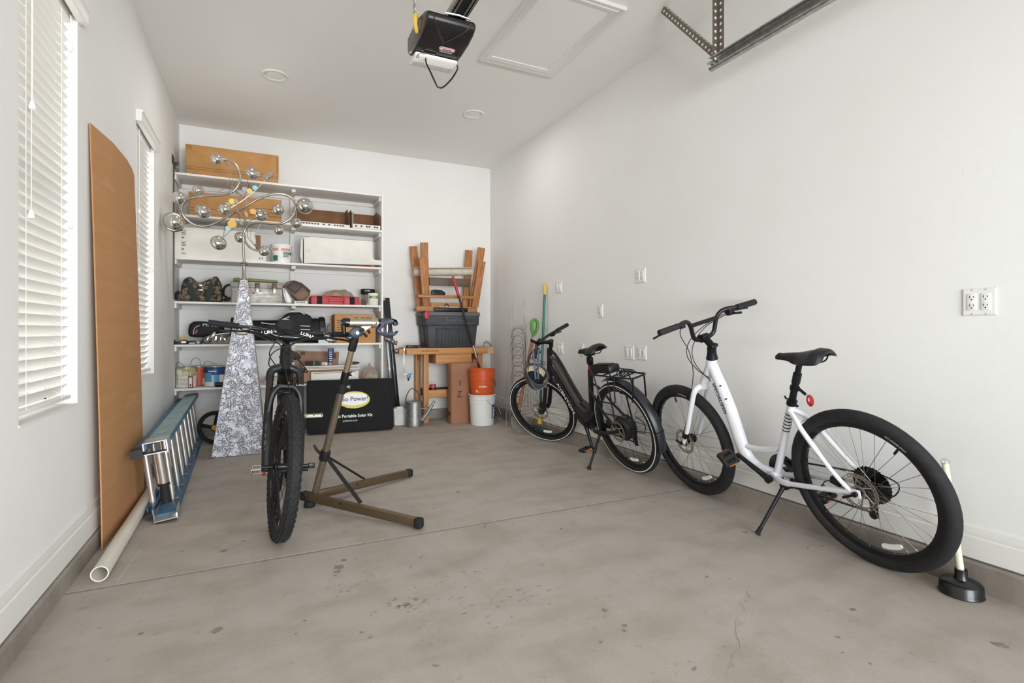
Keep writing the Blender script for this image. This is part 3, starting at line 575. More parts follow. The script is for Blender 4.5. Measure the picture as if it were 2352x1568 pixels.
cx = pX(418, y0+.06); mb = MB(); mb.lathe([(0, 0), (.031, 0), (.034, .004), (.034, .026), (.031, .03), (0, .03)], (cx, y0+.135, z0+.035), (0, -1, 0), 32); single(mb, 'tape_reel', mat('orange_yellow', '#e0a32a', .5), 'round yellow-orange reel behind the small black carton on the fifth shelf', 'reel')
# golf bag
M_nyl = mat('black_nylon', '#0c0c0e', .7, bump=.2, bscale=60); M_pipe = mat('white_piping', '#d8d8d6', .6)
t = thing('golf_bag', 'black golf bag with white piping lying along the fifth shelf', 'golf bag', (pX(640, 5.98), 5.98, z0)); yb = 5.96; g = lambda u, v, y=yb: V((pX(u, y), y, pZ(u, v, y)))
bm_ = []; X0, X1 = pX(536, yb), pX(736, yb)
mb = MB(); n = 16
prof = [(0, .095), (.03, .11), (.06, .112), (.10, .10), (.55, .106), (.75, .12), (.93, .128), (1, .125)]
mb.lathe([(.08, .3), (prof[0][1]-.008, .0)]+[(r, f*(X1-X0)) for f, r in prof]+[(0, X1-X0)], (X0, yb, z0+.133), (1, 0, 0), 28); mb.build('bag_body', M_nyl, t)
P = [g(600, 748, 5.85), g(640, 736, 5.85), g(660, 718, 5.85), g(690, 715, 5.85), g(715, 725, 5.85), g(722, 745, 5.85), g(700, 765, 5.85), g(620, 770, 5.85)]
MB().prism([(p.x, p.z) for p in P], -.14, fr((0, 5.85, 0), (1, 0, 0), (0, 0, 1)), .03, seg=3).build('side_pocket', M_nyl, t)
MB().lathe([(.10, 0), (.135, .004), (.138, .02), (.138, .05), (.13, .06), (0, .06)], (X1-.02, yb, z0+.14), (1, 0, 0), 30).build('bag_base', M_black, t)
MB().lathe([(.085, 0), (.125, .0), (.13, .02), (.122, .05), (.1, .055)], (X0-.02, yb, z0+.134), (1, 0, 0), 28, closed=True).build('collar', M_blackm, t)
for pts in ([(600, 741), (622, 744), (632, 744)], [(645, 735), (665, 727)], [(640, 737), (655, 733), (664, 734)], [(690, 748), (712, 749)], [(690, 756), (712, 757)], [(662, 716), (690, 716), (700, 722)]):
    MB().tube([g(u, v, 5.822) for u, v in pts], .0045, 6).build('piping', M_pipe, t)
P = poly([(385, 600), (390, 460), (440, 385), (520, 365), (700, 375), (830, 400), (990, 440), (1010, 560), (900, 600), (700, 640), (560, 650), (430, 640)], c3, 5.95); zz = min(p[1] for p in P); P = [(p[0], p[1]-zz+z0+.062) for p in P]
MB().prism(P, -.12, fr((0, 5.94, 0), (1, 0, 0), (0, 0, 1)), .03, seg=3).build('rain_hood', M_nyl, t)
mb = MB(); mb.text('PING', .04, fr((P[0][0]+.19, 5.938, z0+.182), (1, 0, -.06), (0, 0, 1)), sx=1.5); mb.build('lettering', M_pipe, t)
mb = MB(); mb.tube(smoothpath([V((pX(c3(*p)[0], 5.937), 5.937, pZ(*c3(*p), 5.937)+.02)) for p in ((480, 620), (490, 530), (540, 480), (590, 465))], 4), .003, 6); mb.box((pX(c3(530, 570)[0], 5.937), 5.937, pZ(*c3(530, 570), 5.937)+.02), (.014, .004, .04), rot=(0, .3, 0), m=1); mb.build('hood_piping', [M_pipe, mat('patch_red', '#b0494a', .6)], t)
for i, (X, Y, r_, th) in enumerate(((720, 660, .036, .45), (815, 600, .042, .55), (860, 650, .046, .2), (945, 655, .036, .3), (1015, 660, .036, -.5))):
    u, v = c3(X, Y); c = g(u, v, (5.85, 5.895, 5.825, 5.872, 5.915)[i]); c.z = max(c.z, z0+r_+.006); tt = tag(bpy.data.objects.new('golf_club', None), ('steel golf iron with its head turned out, first from the left at the bag mouth', 'steel golf iron raised highest at the bag mouth', 'brightest steel golf iron, third from the left at the bag mouth', 'dark steel golf iron, fourth from the left at the bag mouth', 'steel golf iron tucked closest to the bag collar')[i], 'golf club', 'golf irons in the bag'); COL.objects.link(tt); tt.location = c; WINV[tt.name] = Matrix.Translation(-c)
    Mx = Matrix.Translation(c) @ rotm((0, th, 0)) @ rotm((math.pi/2, 0, 0)); mb = MB(Mx); el = [(r_*.55*math.cos(a*math.pi/10)*(1.15 if math.sin(a*math.pi/10) < 0 else .8), r_*math.sin(a*math.pi/10)) for a in range(20)]
    mb.prism(el, .012, None, .003); mb.build('club_head', M_chrome, tt); mb = MB(Mx); mb.tube([(p[0]*.62, p[1]*.66, .0125) for p in el], .004, 6, closed=True); mb.build('cavity_rim', M_dsteel, tt)
    MB().tube([c+V((0, .015, .01)), V((X0+.06, yb-.03+.014*i, z0+.105+.008*i))], .0045, 6).build('shaft', M_nickel, tt)
t = thing('driver_club', 'grey rounded driver head beside the irons on the fifth shelf', 'golf club', g(476, 775, 5.93)); c = g(476, 775, 5.925); c.z = z0+.042
WINV[t.name] = Matrix.Translation(-c); t.location = c; MB().sph(c, (.05, .0125, .034), rot=(0, -.35, 0)).build('club_head', mat('driver_grey', '#6d6a66', .3, .6), t); MB().tube([c+V((.03, 0, .02)), V((X0+.05, yb+.02, z0+.165))], .006, 6).build('shaft', M_dsteel, t)
# clear bag, print box, white tube
cx = pX(756, 5.9); mb = lump(cx, 5.925, z0+.002, .036, .08, .2, 11, None, 30, 10); single(mb, 'plastic_bag', glassy('crinkled_plastic', (.88, .87, .84), .22, .45), 'crinkled clear plastic bag between the golf bag and a brown box', 'plastic bag')
x0, x1 = xs_(731, 754, y0+.01); single(MB().box2((x0, y0+.0, z0), (x1, y0+.02, z0+.035), .004), 'white_pouch', mat('pale_blue_white', '#cdd3da', .6), 'small pale pouch on the fifth shelf in front of the plastic bag', 'pouch')
y0 = 5.83; x0, x1 = xs_(769, 863, y0); t = thing('cardboard_box', 'brown cardboard box with black printed bars at the right of the fifth shelf', 'box', ((x0+x1)/2, y0+.15, z0)); zt = z0+.305
MB().box2((x0, y0, z0), (x1, y0+.3, zt), .008).build('box', mat('light_card', '#bf8d5b', .85, col2='#b58350', scale=6), t)
mb = MB()
for k in range(6): mb.box2((x0+.02, y0-.0012, zt-.07-k*.024), (x0+.085+.01*k*0+.02*((5-k)/5), y0, zt-.064-k*.024))
for (a, b) in ((.11, .155), (.175, .215), (.23, .24)):
    mb.box2((x0+a, y0-.0012, zt-.125), (x0+b, y0, zt-.055))
mb.text('KD', .13, fr((x0+.32, y0-.0012, zt-.085), (1, 0, 0), (0, 0, 1)), sx=1.3, bold=.03)
mb.build('printing', M_ink, t)
# sixth shelf: paint cans
z0 = SH[5]; M_can = mat('tin_can', '#bdbcb8', .35, .9)
def can(u, v0, y, r, h, label, mats, fn, bail=None):
    cx = pX(u, y); t = thing('paint_can', label, 'paint can', (cx, y, z0), 'paint cans')
    MB().lathe([(0, .002), (r-.002, 0), (r, .003), (r, h), (r+.002, h+.002), (r+.001, h+.007), (r-.008, h+.007), (r-.01, h+.002), (r-.016, h), (0, h+.001)], (cx, y, z0), n=40).build('can', M_can, t)
    mb = MB(); fn(mb, cx, y, r+.0006); mb.build('label', mats, t)
    if bail: MB().tube(smoothpath([V((pX(u_, y), y+dy, pZ(u_, v_, y))) for u_, v_, dy in bail], 6), .0018, 6).build('bail_handle', M_dsteel, t)
A = lambda mb, cx, y, r, a0, a1, z0_, z1_, m: arcband(mb, cx, y, r, r, z0+z0_, z0+z1_, a0, a1, 14, m)
PC = [mat('label_olive', '#9a9a4c', .5, col2='#c9c9a0', scale=30), M_cardw, mat('label_orange', '#d9572a', .45), mat('label_navy', '#1f3f77', .45), mat('label_cyan', '#4d9ac6', .45), M_ltext]
def f1(mb, cx, y, r): A(mb, cx, y, r, -170, -10, .11, .185, 0); A(mb, cx, y, r, -170, -10, .006, .11, 1); A(mb, cx, y, r+.0005, -150, -110, .12, .17, 1); [A(mb, cx, y, r+.0006, -120, -50, .02+.012*k, .0225+.012*k, 5) for k in range(7)]; A(mb, cx, y, r+.0006, -150, -132, .03, .13, 0)
def f2(mb, cx, y, r): A(mb, cx, y, r, -170, -10, .006, .185, 2); A(mb, cx, y, r+.0006, -130, -95, .06, .14, 1); A(mb, cx, y, r+.0006, -62, -28, .012, .075, 1); A(mb, cx, y, r+.0006, -62, -44, .14, .16, 5)
def f3(mb, cx, y, r):
    A(mb, cx, y, r, -170, -10, .115, .19, 3); A(mb, cx, y, r, -170, -95, .006, .115, 1); A(mb, cx, y, r, -95, -10, .006, .115, 4); A(mb, cx, y, r+.0006, -160, -105, .05, .135, 4); A(mb, cx, y, r+.0006, -64, -36, .04, .115, 1); A(mb, cx, y, r+.0006, -125, -80, .145, .155, 1); A(mb, cx, y, r+.0006, -130, -70, .162, .165, 4)
can(428, 0, 5.935, .085, .186, 'dented paint can with olive and white label, first from the left on the bottom shelf', PC, f1, [(405, 842, 0), (406, 835, -.02), (412, 831, -.04), (423, 838, -.06), (437, 856, -.08)])
can(457, 0, 6.09, .082, .186, 'paint can with bright orange label, between the olive and the blue cans', PC, f2, [(438, 838, 0), (442, 826, -.02), (452, 821, -.04), (460, 826, -.05), (462, 838, -.05)])
can(494.5, 0, 5.947, .093, .192, 'paint can with dark blue and pale label on the bottom shelf', PC, f3, [(470, 838, 0), (470, 832, -.02), (478, 829, -.04), (492, 833, -.07), (508, 845, -.09)])
x0, x1 = xs_(432.5, 443, 5.815); t = thing('spirit_tin', 'small red rectangular tin with white label in front of the paint cans', 'tin', ((x0+x1)/2, 5.84, z0)); MB().box2((x0, 5.812, z0), (x1, 5.835, z0+.115), .004).build('body', mat('maroon_tin', '#8d2a2c', .4), t); mb = MB(); mb.box2((x0+.005, 5.811, z0+.012), (x1-.008, 5.812, z0+.1)); mb.box2((x0+.012, 5.810, z0+.02), (x1-.014, 5.811, z0+.04), m=1); mb.build('label', [M_cardw, M_ink], t); MB().lathe([(.009, 0), (.009, .02), (0, .02)], ((x0+x1)/2, 5.824, z0+.115), n=12).build('cap', M_can, t)
mb = MB(); mb.tube([(pX(494, 5.82), 5.8245, z0+.024), (pX(512, 5.82), 5.8235, z0+.024)], .0235, 20); single(mb, 'black_tube', M_black, 'short black tube lying in front of the blue paint can', 'tube')
# carton heap at the right
y0 = 5.86; x0, x1 = xs_(690, 786, y0); t = thing('open_carton', 'open brown carton with raised flap at the right of the bottom shelf', 'box', ((x0+x1)/2, 6.0, z0)); zc = z0+.135
M_kraft = mat('pinkish_card', '#a8866e', .85, col2='#9a7861', scale=7)
mb = MB(); mb.box2((x0-.04, y0, z0), (x1+.04, y0+.006, zc)); mb.box2((x0-.04, y0+.25, z0), (x1+.04, y0+.256, zc)); mb.box2((x0-.04, y0, z0), (x0-.034, y0+.256, zc)); mb.box2((x1+.034, y0, z0), (x1+.04, y0+.256, zc)); mb.box2((x0-.04, y0, z0), (x1+.04, y0+.256, z0+.006)); mb.build('box', M_kraft, t)
mb = MB(); mb.prism([(x0-.035, zc-.01), (x1-.01, zc-.01), (x1-.0, zc+.175), (x0+.12, zc+.185), (x0-.02, zc+.20)], -.006, fr((0, y0+.25, 0), (1, 0, 0), (0, 0, 1))); mb.build('raised_flap', M_kraft, t)
mb = MB(); mb.prism([(0, 0), (.055, .012), (.06, .075), (.008, .07)], .001, fr((x1-.09, y0+.242, zc+.09), (1, 0, 0), (0, 0, 1))); mb.box((x0+.04, y0+.242, zc+.165), (.045, .002, .035)); mb.build('printed_mark', mat('card_print', '#6b4d3a', .8), t)
x0, x1 = xs_(700, 826, 5.82); t = thing('flat_carton', 'flat white carton stack lying across the open carton, bottom shelf', 'box', ((x0+x1)/2, 5.9, zc), None)
for k in range(3): MB().box2((x0-.01*k, 5.815, zc+.002+k*.014), (x1-.004*k, 6.02, zc+.013+k*.014), .002).build('board', M_cardw if k != 1 else mat('grey_card', '#c5bdb3', .8), t)
x0, x1 = xs_(714, 824, 5.81); t = thing('white_carton', 'white carton with open grip standing in front on the bottom shelf', 'box', ((x0+x1)/2, 5.83, z0)); MB().box2((x0, 5.803, z0), (x1, 5.855, z0+.115), .012).build('box', M_cardw, t); MB().tube([(x0+.02, 5.8035, z0+.1), (x1-.03, 5.8035, z0+.108)], .003, 6).build('fold_edge', M_kraft, t)
zf = zc+.046
def tubeq(u0, v0, u1, v1, y, r, name, mt, label, cat, ends=None):
    a = V((pX(u0, y), y-.02, zf+r)); b = V((pX(u1, y), y+.03, zf+r)); t = thing(name, label, cat, ((a+b)/2).to_tuple()); MB().tube([a, b], r, 20).build('tube', mt, t)
    for k_, mt2, q0, q1 in (ends or []): MB().tube([a.lerp(b, q0), a.lerp(b, q1)], r+.001, 20).build(k_, mt2, t)
tubeq(734, 0, 703, 0, 5.86, .023, 'sealant_can', mat('brown_can', '#3a2f29', .35), 'dark spray can lying on its side on the bottom shelf cartons', 'can', [('cap', M_clear, -.06, .2), ('teal_band', mat('teal', '#3c8a92', .4), .3, .42)])
tubeq(749, 0, 740, 0, 5.85, .017, 'caulk_tube', M_white, 'white caulk tube seen end on beside the dark spray can', 'tube', [('end_cap', M_chrome, .8, 1.02)])
cx = pX(758.5, 5.87); t = thing('adhesive_tube', 'dark blue squeeze tube standing nozzle down among the cartons', 'tube', (cx, 5.87, zf)); b = zf+.028; mb = MB(); vs = []
for i in range(9):
    f = i/8; rx = .024+.008*f; ry = .022*(1-f)+.003; vs.append((f, rx, ry))
mb.grid(lambda i, j: V((cx+.006*i+vs[round(i*8)][1]*math.cos(2*math.pi*j), 5.87+vs[round(i*8)][2]*math.sin(2*math.pi*j), b+.15*i)), 8, 20); mb.build('tube', mat('tube_blue', '#1f2f66', .4), t)
MB().lathe([(.008, 0), (.013, .012), (.02, .028)], (cx, 5.87, zf), n=16).build('nozzle', mat('nozzle_pink', '#c9a48d', .5), t); mb = MB(); [mb.box((cx+.003, 5.87-.0235+.018*k/5, b+.02+.022*k), (.03+.006*(k % 2), .001, .006)) for k in range(5)]; mb.build('printing', mat('print_pale', '#cfd6ea', .5), t)
mb = MB(); a = V((pX(797, 5.9), 5.9, zf+.014)); b = V((pX(825, 5.9), 5.88, zf+.016)); t = thing('utility_knife', 'black handled tool lying on the flat cartons right of the bronze mast', 'tool', a); MB().tube([a, a.lerp(b, .2), a.lerp(b, .8), b], [.008, .014, .013, .006], 12).build('handle', mat('handle_dark', '#20282a', .5), t); MB().box(a.lerp(b, .33)+V((0, -.014, 0)), (.025, .003, .01), bev=.001).build('emblem', M_white, t)
cx = pX(851, 5.87); M_pbag = mat('brown_plastic_bag', '#8f7a6b', .5, col2='#a79485', scale=12, bump=.3, bscale=30)
mb = lump(cx, 5.9, z0+.002, .088, .08, .145, 5, (-.05, 0, .06), 36, 12); t = single(mb, 'grocery_bag', M_pbag, 'crumpled brown bag with green print at the right end of the bottom shelf', 'bag')
MB().add([V((.02, -.085, .09)), V((.06, -.082, .06)), V((.075, -.075, .075)), V((.035, -.07, .125))], [(0, 1, 2, 3)]).build('green_print', mat('print_green', '#7d8f72', .6), t)
x0, x1 = xs_(608, 640, 5.83); single(MB().box2((x0, 5.83, z0+.003), (x1, 6.0, z0+.075), .004), 'stone_sample', mat('speckled_stone', '#8d8880', .7, col2='#c5c0b8', scale=60), 'speckled grey stone slab on the bottom shelf behind the fork', 'slab')
# ================================================================== ALONG THE LEFT WALL
# leaning cardboard sheet
def lerpx(T, x):
    for (a, fa), (b, fb) in zip(T, T[1:]):
        if x <= b: return fa+(fb-fa)*(x-a)/(b-a)
    return T[-1][1]
bow = [(0, -.7365), (.3, -.706), (.62, -.702), (.85, -.715), (1, -.731)]
def sheet(i, j):
    y = 3.13+.92*i-.02*j; xt = lerpx(bow, i); xb = -.694+.012*i; k = j**1.3
    return V((xb+(xt-xb)*k, y, .003+2.035*j))
M_sheet = mat('tall_card', '#b98759', .85, col2='#b3814f', scale=.6, bump=.03, bscale=6, stretch=(1, 1, 40))
mb = MB(); mb.slab(sheet, (1, 0, 0), .006, 24, 16); t = single(mb, 'cardboard_sheet', M_sheet, 'tall bowed brown cardboard sheet leaning on the left wall between the windows', 'cardboard')
mb = MB()
for (a, b, z0_, z1_) in ((.5, .85, .62, .63), (.45, .8, .9, .905), (.55, .9, 1.3, 1.31), (.5, .7, 1.55, 1.556), (.72, .95, .45, .46), (.1, .3, 1.78, 1.783), (.6, .8, 1.15, 1.155)):
    for k in range(6):
        zz = z0_+k*.012; p = [sheet(x, zz/2.035)+V((.0068, 0, 0)) for x in (a+.02*k, (a+b)/2, b-.02*k)]
        mb.add([p[0]-V((0, 0, .0015)), p[1]-V((0, 0, .0015)), p[2]-V((0, 0, .0015)), p[2]+V((0, 0, .0015)), p[1]+V((0, 0, .0015)), p[0]+V((0, 0, .0015))], [(0, 1, 4, 5), (1, 2, 3, 4)])
lo = t.location; mb.v = [p-lo for p in mb.v]; mb.build('rub_mark', mat('card_rub', '#c39a70', .85), t)
# plastic pipe
a, b = V((-.612, 2.735, .0335)), V((-.636, 4.25, .0335)); d = (b-a).normalized(); L_ = (b-a).length
mb = MB(); mb.lathe([(.0325, 0), (.0325, L_), (.028, L_), (.028, .0)], a, d, 32, closed=True); single(mb, 'plastic_pipe', mat('pvc_cream', '#e3ddd0', .4, col2='#d8d0c2', scale=4), 'long cream plastic pipe lying on the floor beside the cardboard sheet', 'pipe')
# extension ladder on its edge
t = thing('extension_ladder', 'blue extension ladder with silver rungs lying on edge along the left wall', 'ladder', (-.55, 4.8, 0))
M_fib = mat('blue_fibreglass', '#3f6f8f', .5, col2='#37637f', scale=10); M_fibl = mat('pale_fibreglass', '#8aa9ac', .5); M_rung = mat('ladder_aluminium', '#d3d0ca', .35, .85)
Lv = V((-.034, 1, 0)).normalized(); U = V((-.13, 0, .99)).normalized(); Nv = Lv.cross(U).normalized(); U = Nv.cross(Lv).normalized()
O = V((-.495, 3.52, .018)); LN = 2.52
def lp(l, n, u): return O+Lv*l+Nv*n+U*u
def rail(name, n0, n1, u, s, l0=0.0, l1=LN, web=.006, fl_=.03, mweb=0):
    mb = MB(); th = .006
    def bx(na, nb, ua, ub, m=0):
        mb.add([lp(l, n_, u_) for l in (l0, l1) for n_ in (na, nb) for u_ in (ua, ub)], [(0, 1, 3, 2), (4, 5, 7, 6), (0, 1, 5, 4), (2, 3, 7, 6), (0, 2, 6, 4), (1, 3, 7, 5)], m)
    bx(n0, n1, u, u+web, mweb); bx(n0, n0+th, u-fl_ if s < 0 else u, u if s < 0 else u+fl_); bx(n1-th, n1, u-fl_ if s < 0 else u, u if s < 0 else u+fl_)
    mb.build(name, [M_fib, M_fibl], t)
rail('side_rail', -.035, .07, .415, -1, mweb=1); rail('side_rail', -.035, .07, .0, 1)
rail('side_rail', -.10, -.045, .385, -1, .02); rail('side_rail', -.078, -.045, .02, 1, .02)
for sec, (nc, lo_, u0, u1) in enumerate(((.018, .28, .006, .415), (-.062, .14, .026, .385))):
    k = 0; l = lo_
    while l < LN-.08:
        MB().tube([lp(l, nc, u0), lp(l, nc, u1)], .017, 14).build('rung', M_rung, t)
        if sec == 0:
            [MB().add([lp(l+.034*math.cos(q)*.6, nc+.034*math.sin(q), u_) for q in [2*math.pi*i/18 for i in range(18)]], [tuple(range(18))]).build('rung_end', M_rung, t) for u_ in (.4225, .0075)]
        l += .305
def lbox(name, l0, l1, n0, n1, u0, u1, m, bev=0.0):
    mb = MB(); mb.add([lp(l, n_, u_) for l in (l0, l1) for n_ in (n0, n1) for u_ in (u0, u1)], [(0, 1, 3, 2), (4, 5, 7, 6), (0, 1, 5, 4), (2, 3, 7, 6), (0, 2, 6, 4), (1, 3, 7, 5)]); return mb.build(name, m, t)
for u0, u1 in ((.385, .424),):
    lbox('end_bracket', -.06, .09, -.04, -.033, u0, u1, M_alu); lbox('end_bracket', -.06, .09, .069, .076, u0-.03, u1, M_alu); lbox('end_bracket', -.06, .09, -.04, .076, .4225, .427, M_alu); lbox('end_bracket', -.06, .0, -.04, .076, .36, .366, M_alu)
lbox('rail_cap', -.05, .05, -.102, -.045, .35, .395, M_black); lbox('rail_cap', -.03, .04, -.08, -.045, -.0, .03, M_black)
mb = MB(); mb.tube([lp(.0, .02, .36), lp(.02, .02, .16)], .02, 12); mb.build('foot_strut', M_rung, t)
mb = MB(); mb.tube([lp(.02, .02, .17), lp(.0, .02, .06)], [.022, .026], 10); mb.tube([lp(.02, -.01, .165), lp(.02, .05, .165)], .008, 8); mb.build('foot_hinge', M_blackm, t)
mb = MB(); mb.prism([(-.10, -.01), (.06, .0), (.06, .035), (.0, .03), (-.09, .075), (-.11, .07)], .007, fr(lp(0, -.035, 0.0), Lv, U)); mb.prism([(-.10, -.01), (.06, .0), (.06, .035), (.0, .03), (-.09, .02)], .007, fr(lp(0, .068, 0.0), Lv, U)); mb.add([lp(l, n_, u_) for l in (-.10, .03) for n_ in (-.035, .075) for u_ in (-.006, .0)], [(0, 1, 3, 2), (4, 5, 7, 6), (0, 1, 5, 4), (2, 3, 7, 6), (0, 2, 6, 4), (1, 3, 7, 5)]); mb.build('foot', M_alu, t)
lbox('foot_pad', -.105, -.02, -.03, .072, -.011, -.006, M_blackm)
# wheeled cart under the shelf
t = thing('push_cart', 'folded black cart with a yellow hubbed wheel under the bottom shelf', 'cart', (pX(492, 5.6), 5.6, 0)); cx, cy = pX(494, 5.6), 5.6; M_yel = mat('yellow_plastic', '#d9b43a', .45)
wa = V((-.25, -1, 0)).normalized(); wc = V((cx, cy, .158))
MB().lathe([(.118, -.012), (.15, -.016), (.155, 0), (.15, .016), (.118, .012), (.115, 0)], wc, wa, 40, closed=True).build('wheel', M_rubber, t)
mb = MB(); Mw = Matrix.Translation(wc) @ V((0, 0, 1)).rotation_difference(wa).to_matrix().to_4x4()
mb.M = Mw
for k in range(3):
    a = k*2.094+.6; mb.box((.068*math.cos(a), .068*math.sin(a), 0), (.11, .034, .012), rot=(0, 0, a), bev=.004)
mb.lathe([(0, -.02), (.034, -.02), (.034, .018), (0, .018)], n=24); mb.build('wheel_spokes', M_black, t)
mb = MB(Mw); mb.lathe([(0, .026), (.02, .025), (.026, .018), (0, .018)], n=24); mb.build('hub_cap', M_yel, t)
mb = MB(); mb.tube(smoothpath([wc+V((.0, .05, 0)), wc+V((.03, .05, .13)), wc+V((.12, .02, .20)), wc+V((.3, .05, .22))], 5), .02, 10); mb.box(wc+V((.2, .1, .02)), (.26, .12, .22), bev=.03); mb.tube([wc+V((.02, .05, -.13)), wc+V((.3, .08, -.14))], .016, 8); mb.build('cart_frame', M_black, t)
# ================================================================== GARDEN SCULPTURE
def swirl():
    m = bpy.data.materials.new('swirled_metal'); m.use_nodes = True; nt = m.node_tree; N = nt.nodes; L = nt.links; b = N['Principled BSDF']; b.inputs['Metallic'].default_value = 1; b.inputs['Base Color'].default_value = lin('#a4a4aa'); b.inputs['Roughness'].default_value = .36
    tc = N.new('ShaderNodeTexCoord'); hs = []
    def nd(op, a, b=None, c=None):
        k = N.new('ShaderNodeMath'); k.operation = op
        for q_, v_ in enumerate((a, b, c)):
            if v_ is None: continue
            if isinstance(v_, (int, float)): k.inputs[q_].default_value = v_
            else: L.new(v_, k.inputs[q_])
        return k.outputs[0]
    def nzz(sc, dt=3):
        n = N.new('ShaderNodeTexNoise'); n.inputs['Scale'].default_value = sc; n.inputs['Detail'].default_value = dt; L.new(tc.outputs['Object'], n.inputs['Vector']); return n.outputs['Fac']
    for sc, wv, ms in ((9, 15, 13), (13, 16, 17), (17, 13, 23)):
        vo = N.new('ShaderNodeTexVoronoi'); vo.inputs['Scale'].default_value = sc; vo.inputs['Randomness'].default_value = 1.0; L.new(tc.outputs['Object'], vo.inputs['Vector'])
        ln_ = nd('POWER', nd('ABSOLUTE', nd('SINE', nd('MULTIPLY', vo.outputs['Distance'], wv))), 10); msk = nd('GREATER_THAN', nzz(ms, 1), .5); hs.append(nd('MULTIPLY', ln_, msk))
    a2 = N.new('ShaderNodeMath'); a2.operation = 'MULTIPLY_ADD'; a2.inputs[1].default_value = 3.5; L.new(nzz(11, 3), a2.inputs[0]); L.new(nd('ADD', nd('ADD', hs[0], hs[1]), hs[2]), a2.inputs[2])
    rr_ = nd('MULTIPLY_ADD', nzz(20, 5),   .3, .3); L.new(rr_, b.inputs['Roughness'])
    bp = N.new('ShaderNodeBump'); bp.inputs['Strength'].default_value = .45; bp.inputs['Distance'].default_value = .004; L.new(a2.outputs[0], bp.inputs['Height']); L.new(bp.outputs[0], b.inputs['Normal'])
    return m
M_swirl = swirl()
SY = 5.13; sc0 = V((pX(552, 5.13), SY, 0))
t = thing('garden_sculpture', 'tall silver garden sculpture, swirled metal obelisk carrying chrome balls on curved arms', 'sculpture', sc0)
zt = pZ(560, 643, SY); tx = pX(560.5, SY); ang = -.035; ca, sa = math.cos(ang), math.sin(ang)
def ob(hw, hd, x, z): return [V((x+dx*ca-dy*sa, SY+dx*sa+dy*ca, z)) for dx, dy in ((-hw, -hd), (hw, -hd), (hw, hd), (-hw, hd))]
mb = MB(); vs = ob(.205, .13, sc0.x, .004)+ob(.0275, .022, tx, zt); mb.add(vs, [(0, 1, 5, 4), (1, 2, 6, 5), (2, 3, 7, 6), (3, 0, 4, 7), (4, 5, 6, 7), (0, 1, 2, 3)]); mb.build('obelisk', M_swirl, t)
mb = MB()
for i in range(4): mb.tube([vs[i], vs[i+4]], .0022, 6)
mb.build('edge_seam', mat('seam_bronze', '#8d857c', .4, .9), t)
mb = MB(); mb.box(vs[0]+V((-.02, -.01, .003)), (.09, .03, .006), rot=(0, 0, .2), bev=.002); mb.build('foot_tab', M_oldwood, t)
q = lambda X, Y, dy=0: V((pX(340+X/3.92, SY+dy), SY+dy, pZ(340+X/3.92, 280+Y/3.92, SY+dy)))
mb = MB(); xs = tx; mb.lathe([(.02, 0), (.02, .03), (.017, .035), (.0165, .13), (.022, .135), (.024, .145), (.034, .152), (.03, .163), (.012, .168), (.011, .19)], (xs, SY, zt-.01), n=20)
for s_ in (-1, 1): mb.sph((xs+s_*.026, SY-.01, zt+.012), .009, n=10)
mb.build('stem_collar', M_nickel, t)
P = [(866, 1290), (860, 1170), (857, 1050), (874, 970), (922, 920), (1000, 905), (1100, 915), (1200, 915), (1280, 870), (1325, 790), (1315, 715), (1270, 672), (1190, 650), (1100, 655), (980, 700), (880, 760), (780, 815), (680, 872), (600, 915), (500, 940), (410, 920), (330, 860), (300, 790), (330, 722), (400, 685), (520, 668), (650, 660), (740, 640), (800, 590), (830, 510), (820, 440), (780, 375), (725, 342), (680, 332)]
n = len(P); dp = [0, 0, 0, 0, -.02, -.04, -.06, -.08, -.09, -.09, -.08, -.06, -.05, -.04, -.02, 0, .03, .05, .07, .08, .08, .07, .05, .03, .01, 0, -.02, -.04, -.05, -.05, -.05, -.04, -.03, -.03]
mb = MB(); mb.tube(smoothpath([q(x, y, d) for (x, y), d in zip(P, dp)], 5), .0105, 10); mb.build('curved_arm', M_nickel, t)
mb = MB(); mb.tube(smoothpath([q(858, 1020), q(880, 1085), q(930, 1138), q(1000, 1160, -.02), q(1040, 1162, -.03)], 6), .009, 8); mb.build('side_arm', M_nickel, t)
for pts in ([(800, 620, 0), (870, 705, 0), (895, 738, 0)], [(795, 790, 0), (860, 870, 0), (930, 945, 0)], [(760, 580, 0), (800, 640, 0)]): MB().tube([q(*p) for p in pts], .007, 8).build('cross_rod', M_nickel, t)
wires = [[(680, 340), (720, 430), (720, 560), (600, 650)], [(685, 345), (745, 440), (755, 570), (700, 660)], [(690, 345), (775, 430), (795, 520), (790, 600)], [(1085, 490), (960, 620), (800, 740), (620, 790)], [(890, 520), (905, 590), (860, 680)], [(1060, 510), (950, 630), (700, 800), (560, 800)], [(1160, 790), (1000, 780), (860, 785)], [(1170, 795), (1010, 850), (900, 900)], [(680, 1040), (700, 920), (790, 800)], [(680, 1040), (780, 950), (900, 900)], [(960, 915), (920, 1000), (940, 1080), (1000, 1150)], [(1015, 920), (965, 1010), (970, 1090), (1005, 1150)], [(900, 960), (900, 1040), (995, 1150)], [(800, 640), (800, 800), (850, 960), (835, 1000)], [(1330, 800), (1332, 880)], [(1180, 920), (1178, 940)], [(800, 800), (830, 880), (850, 970)]]
for w_ in wires: MB().tube(smoothpath([q(x, y, -.02) for x, y in w_], 5), .0022, 5).build('wire', M_dsteel if len(w_) < 4 else M_nickel, t)
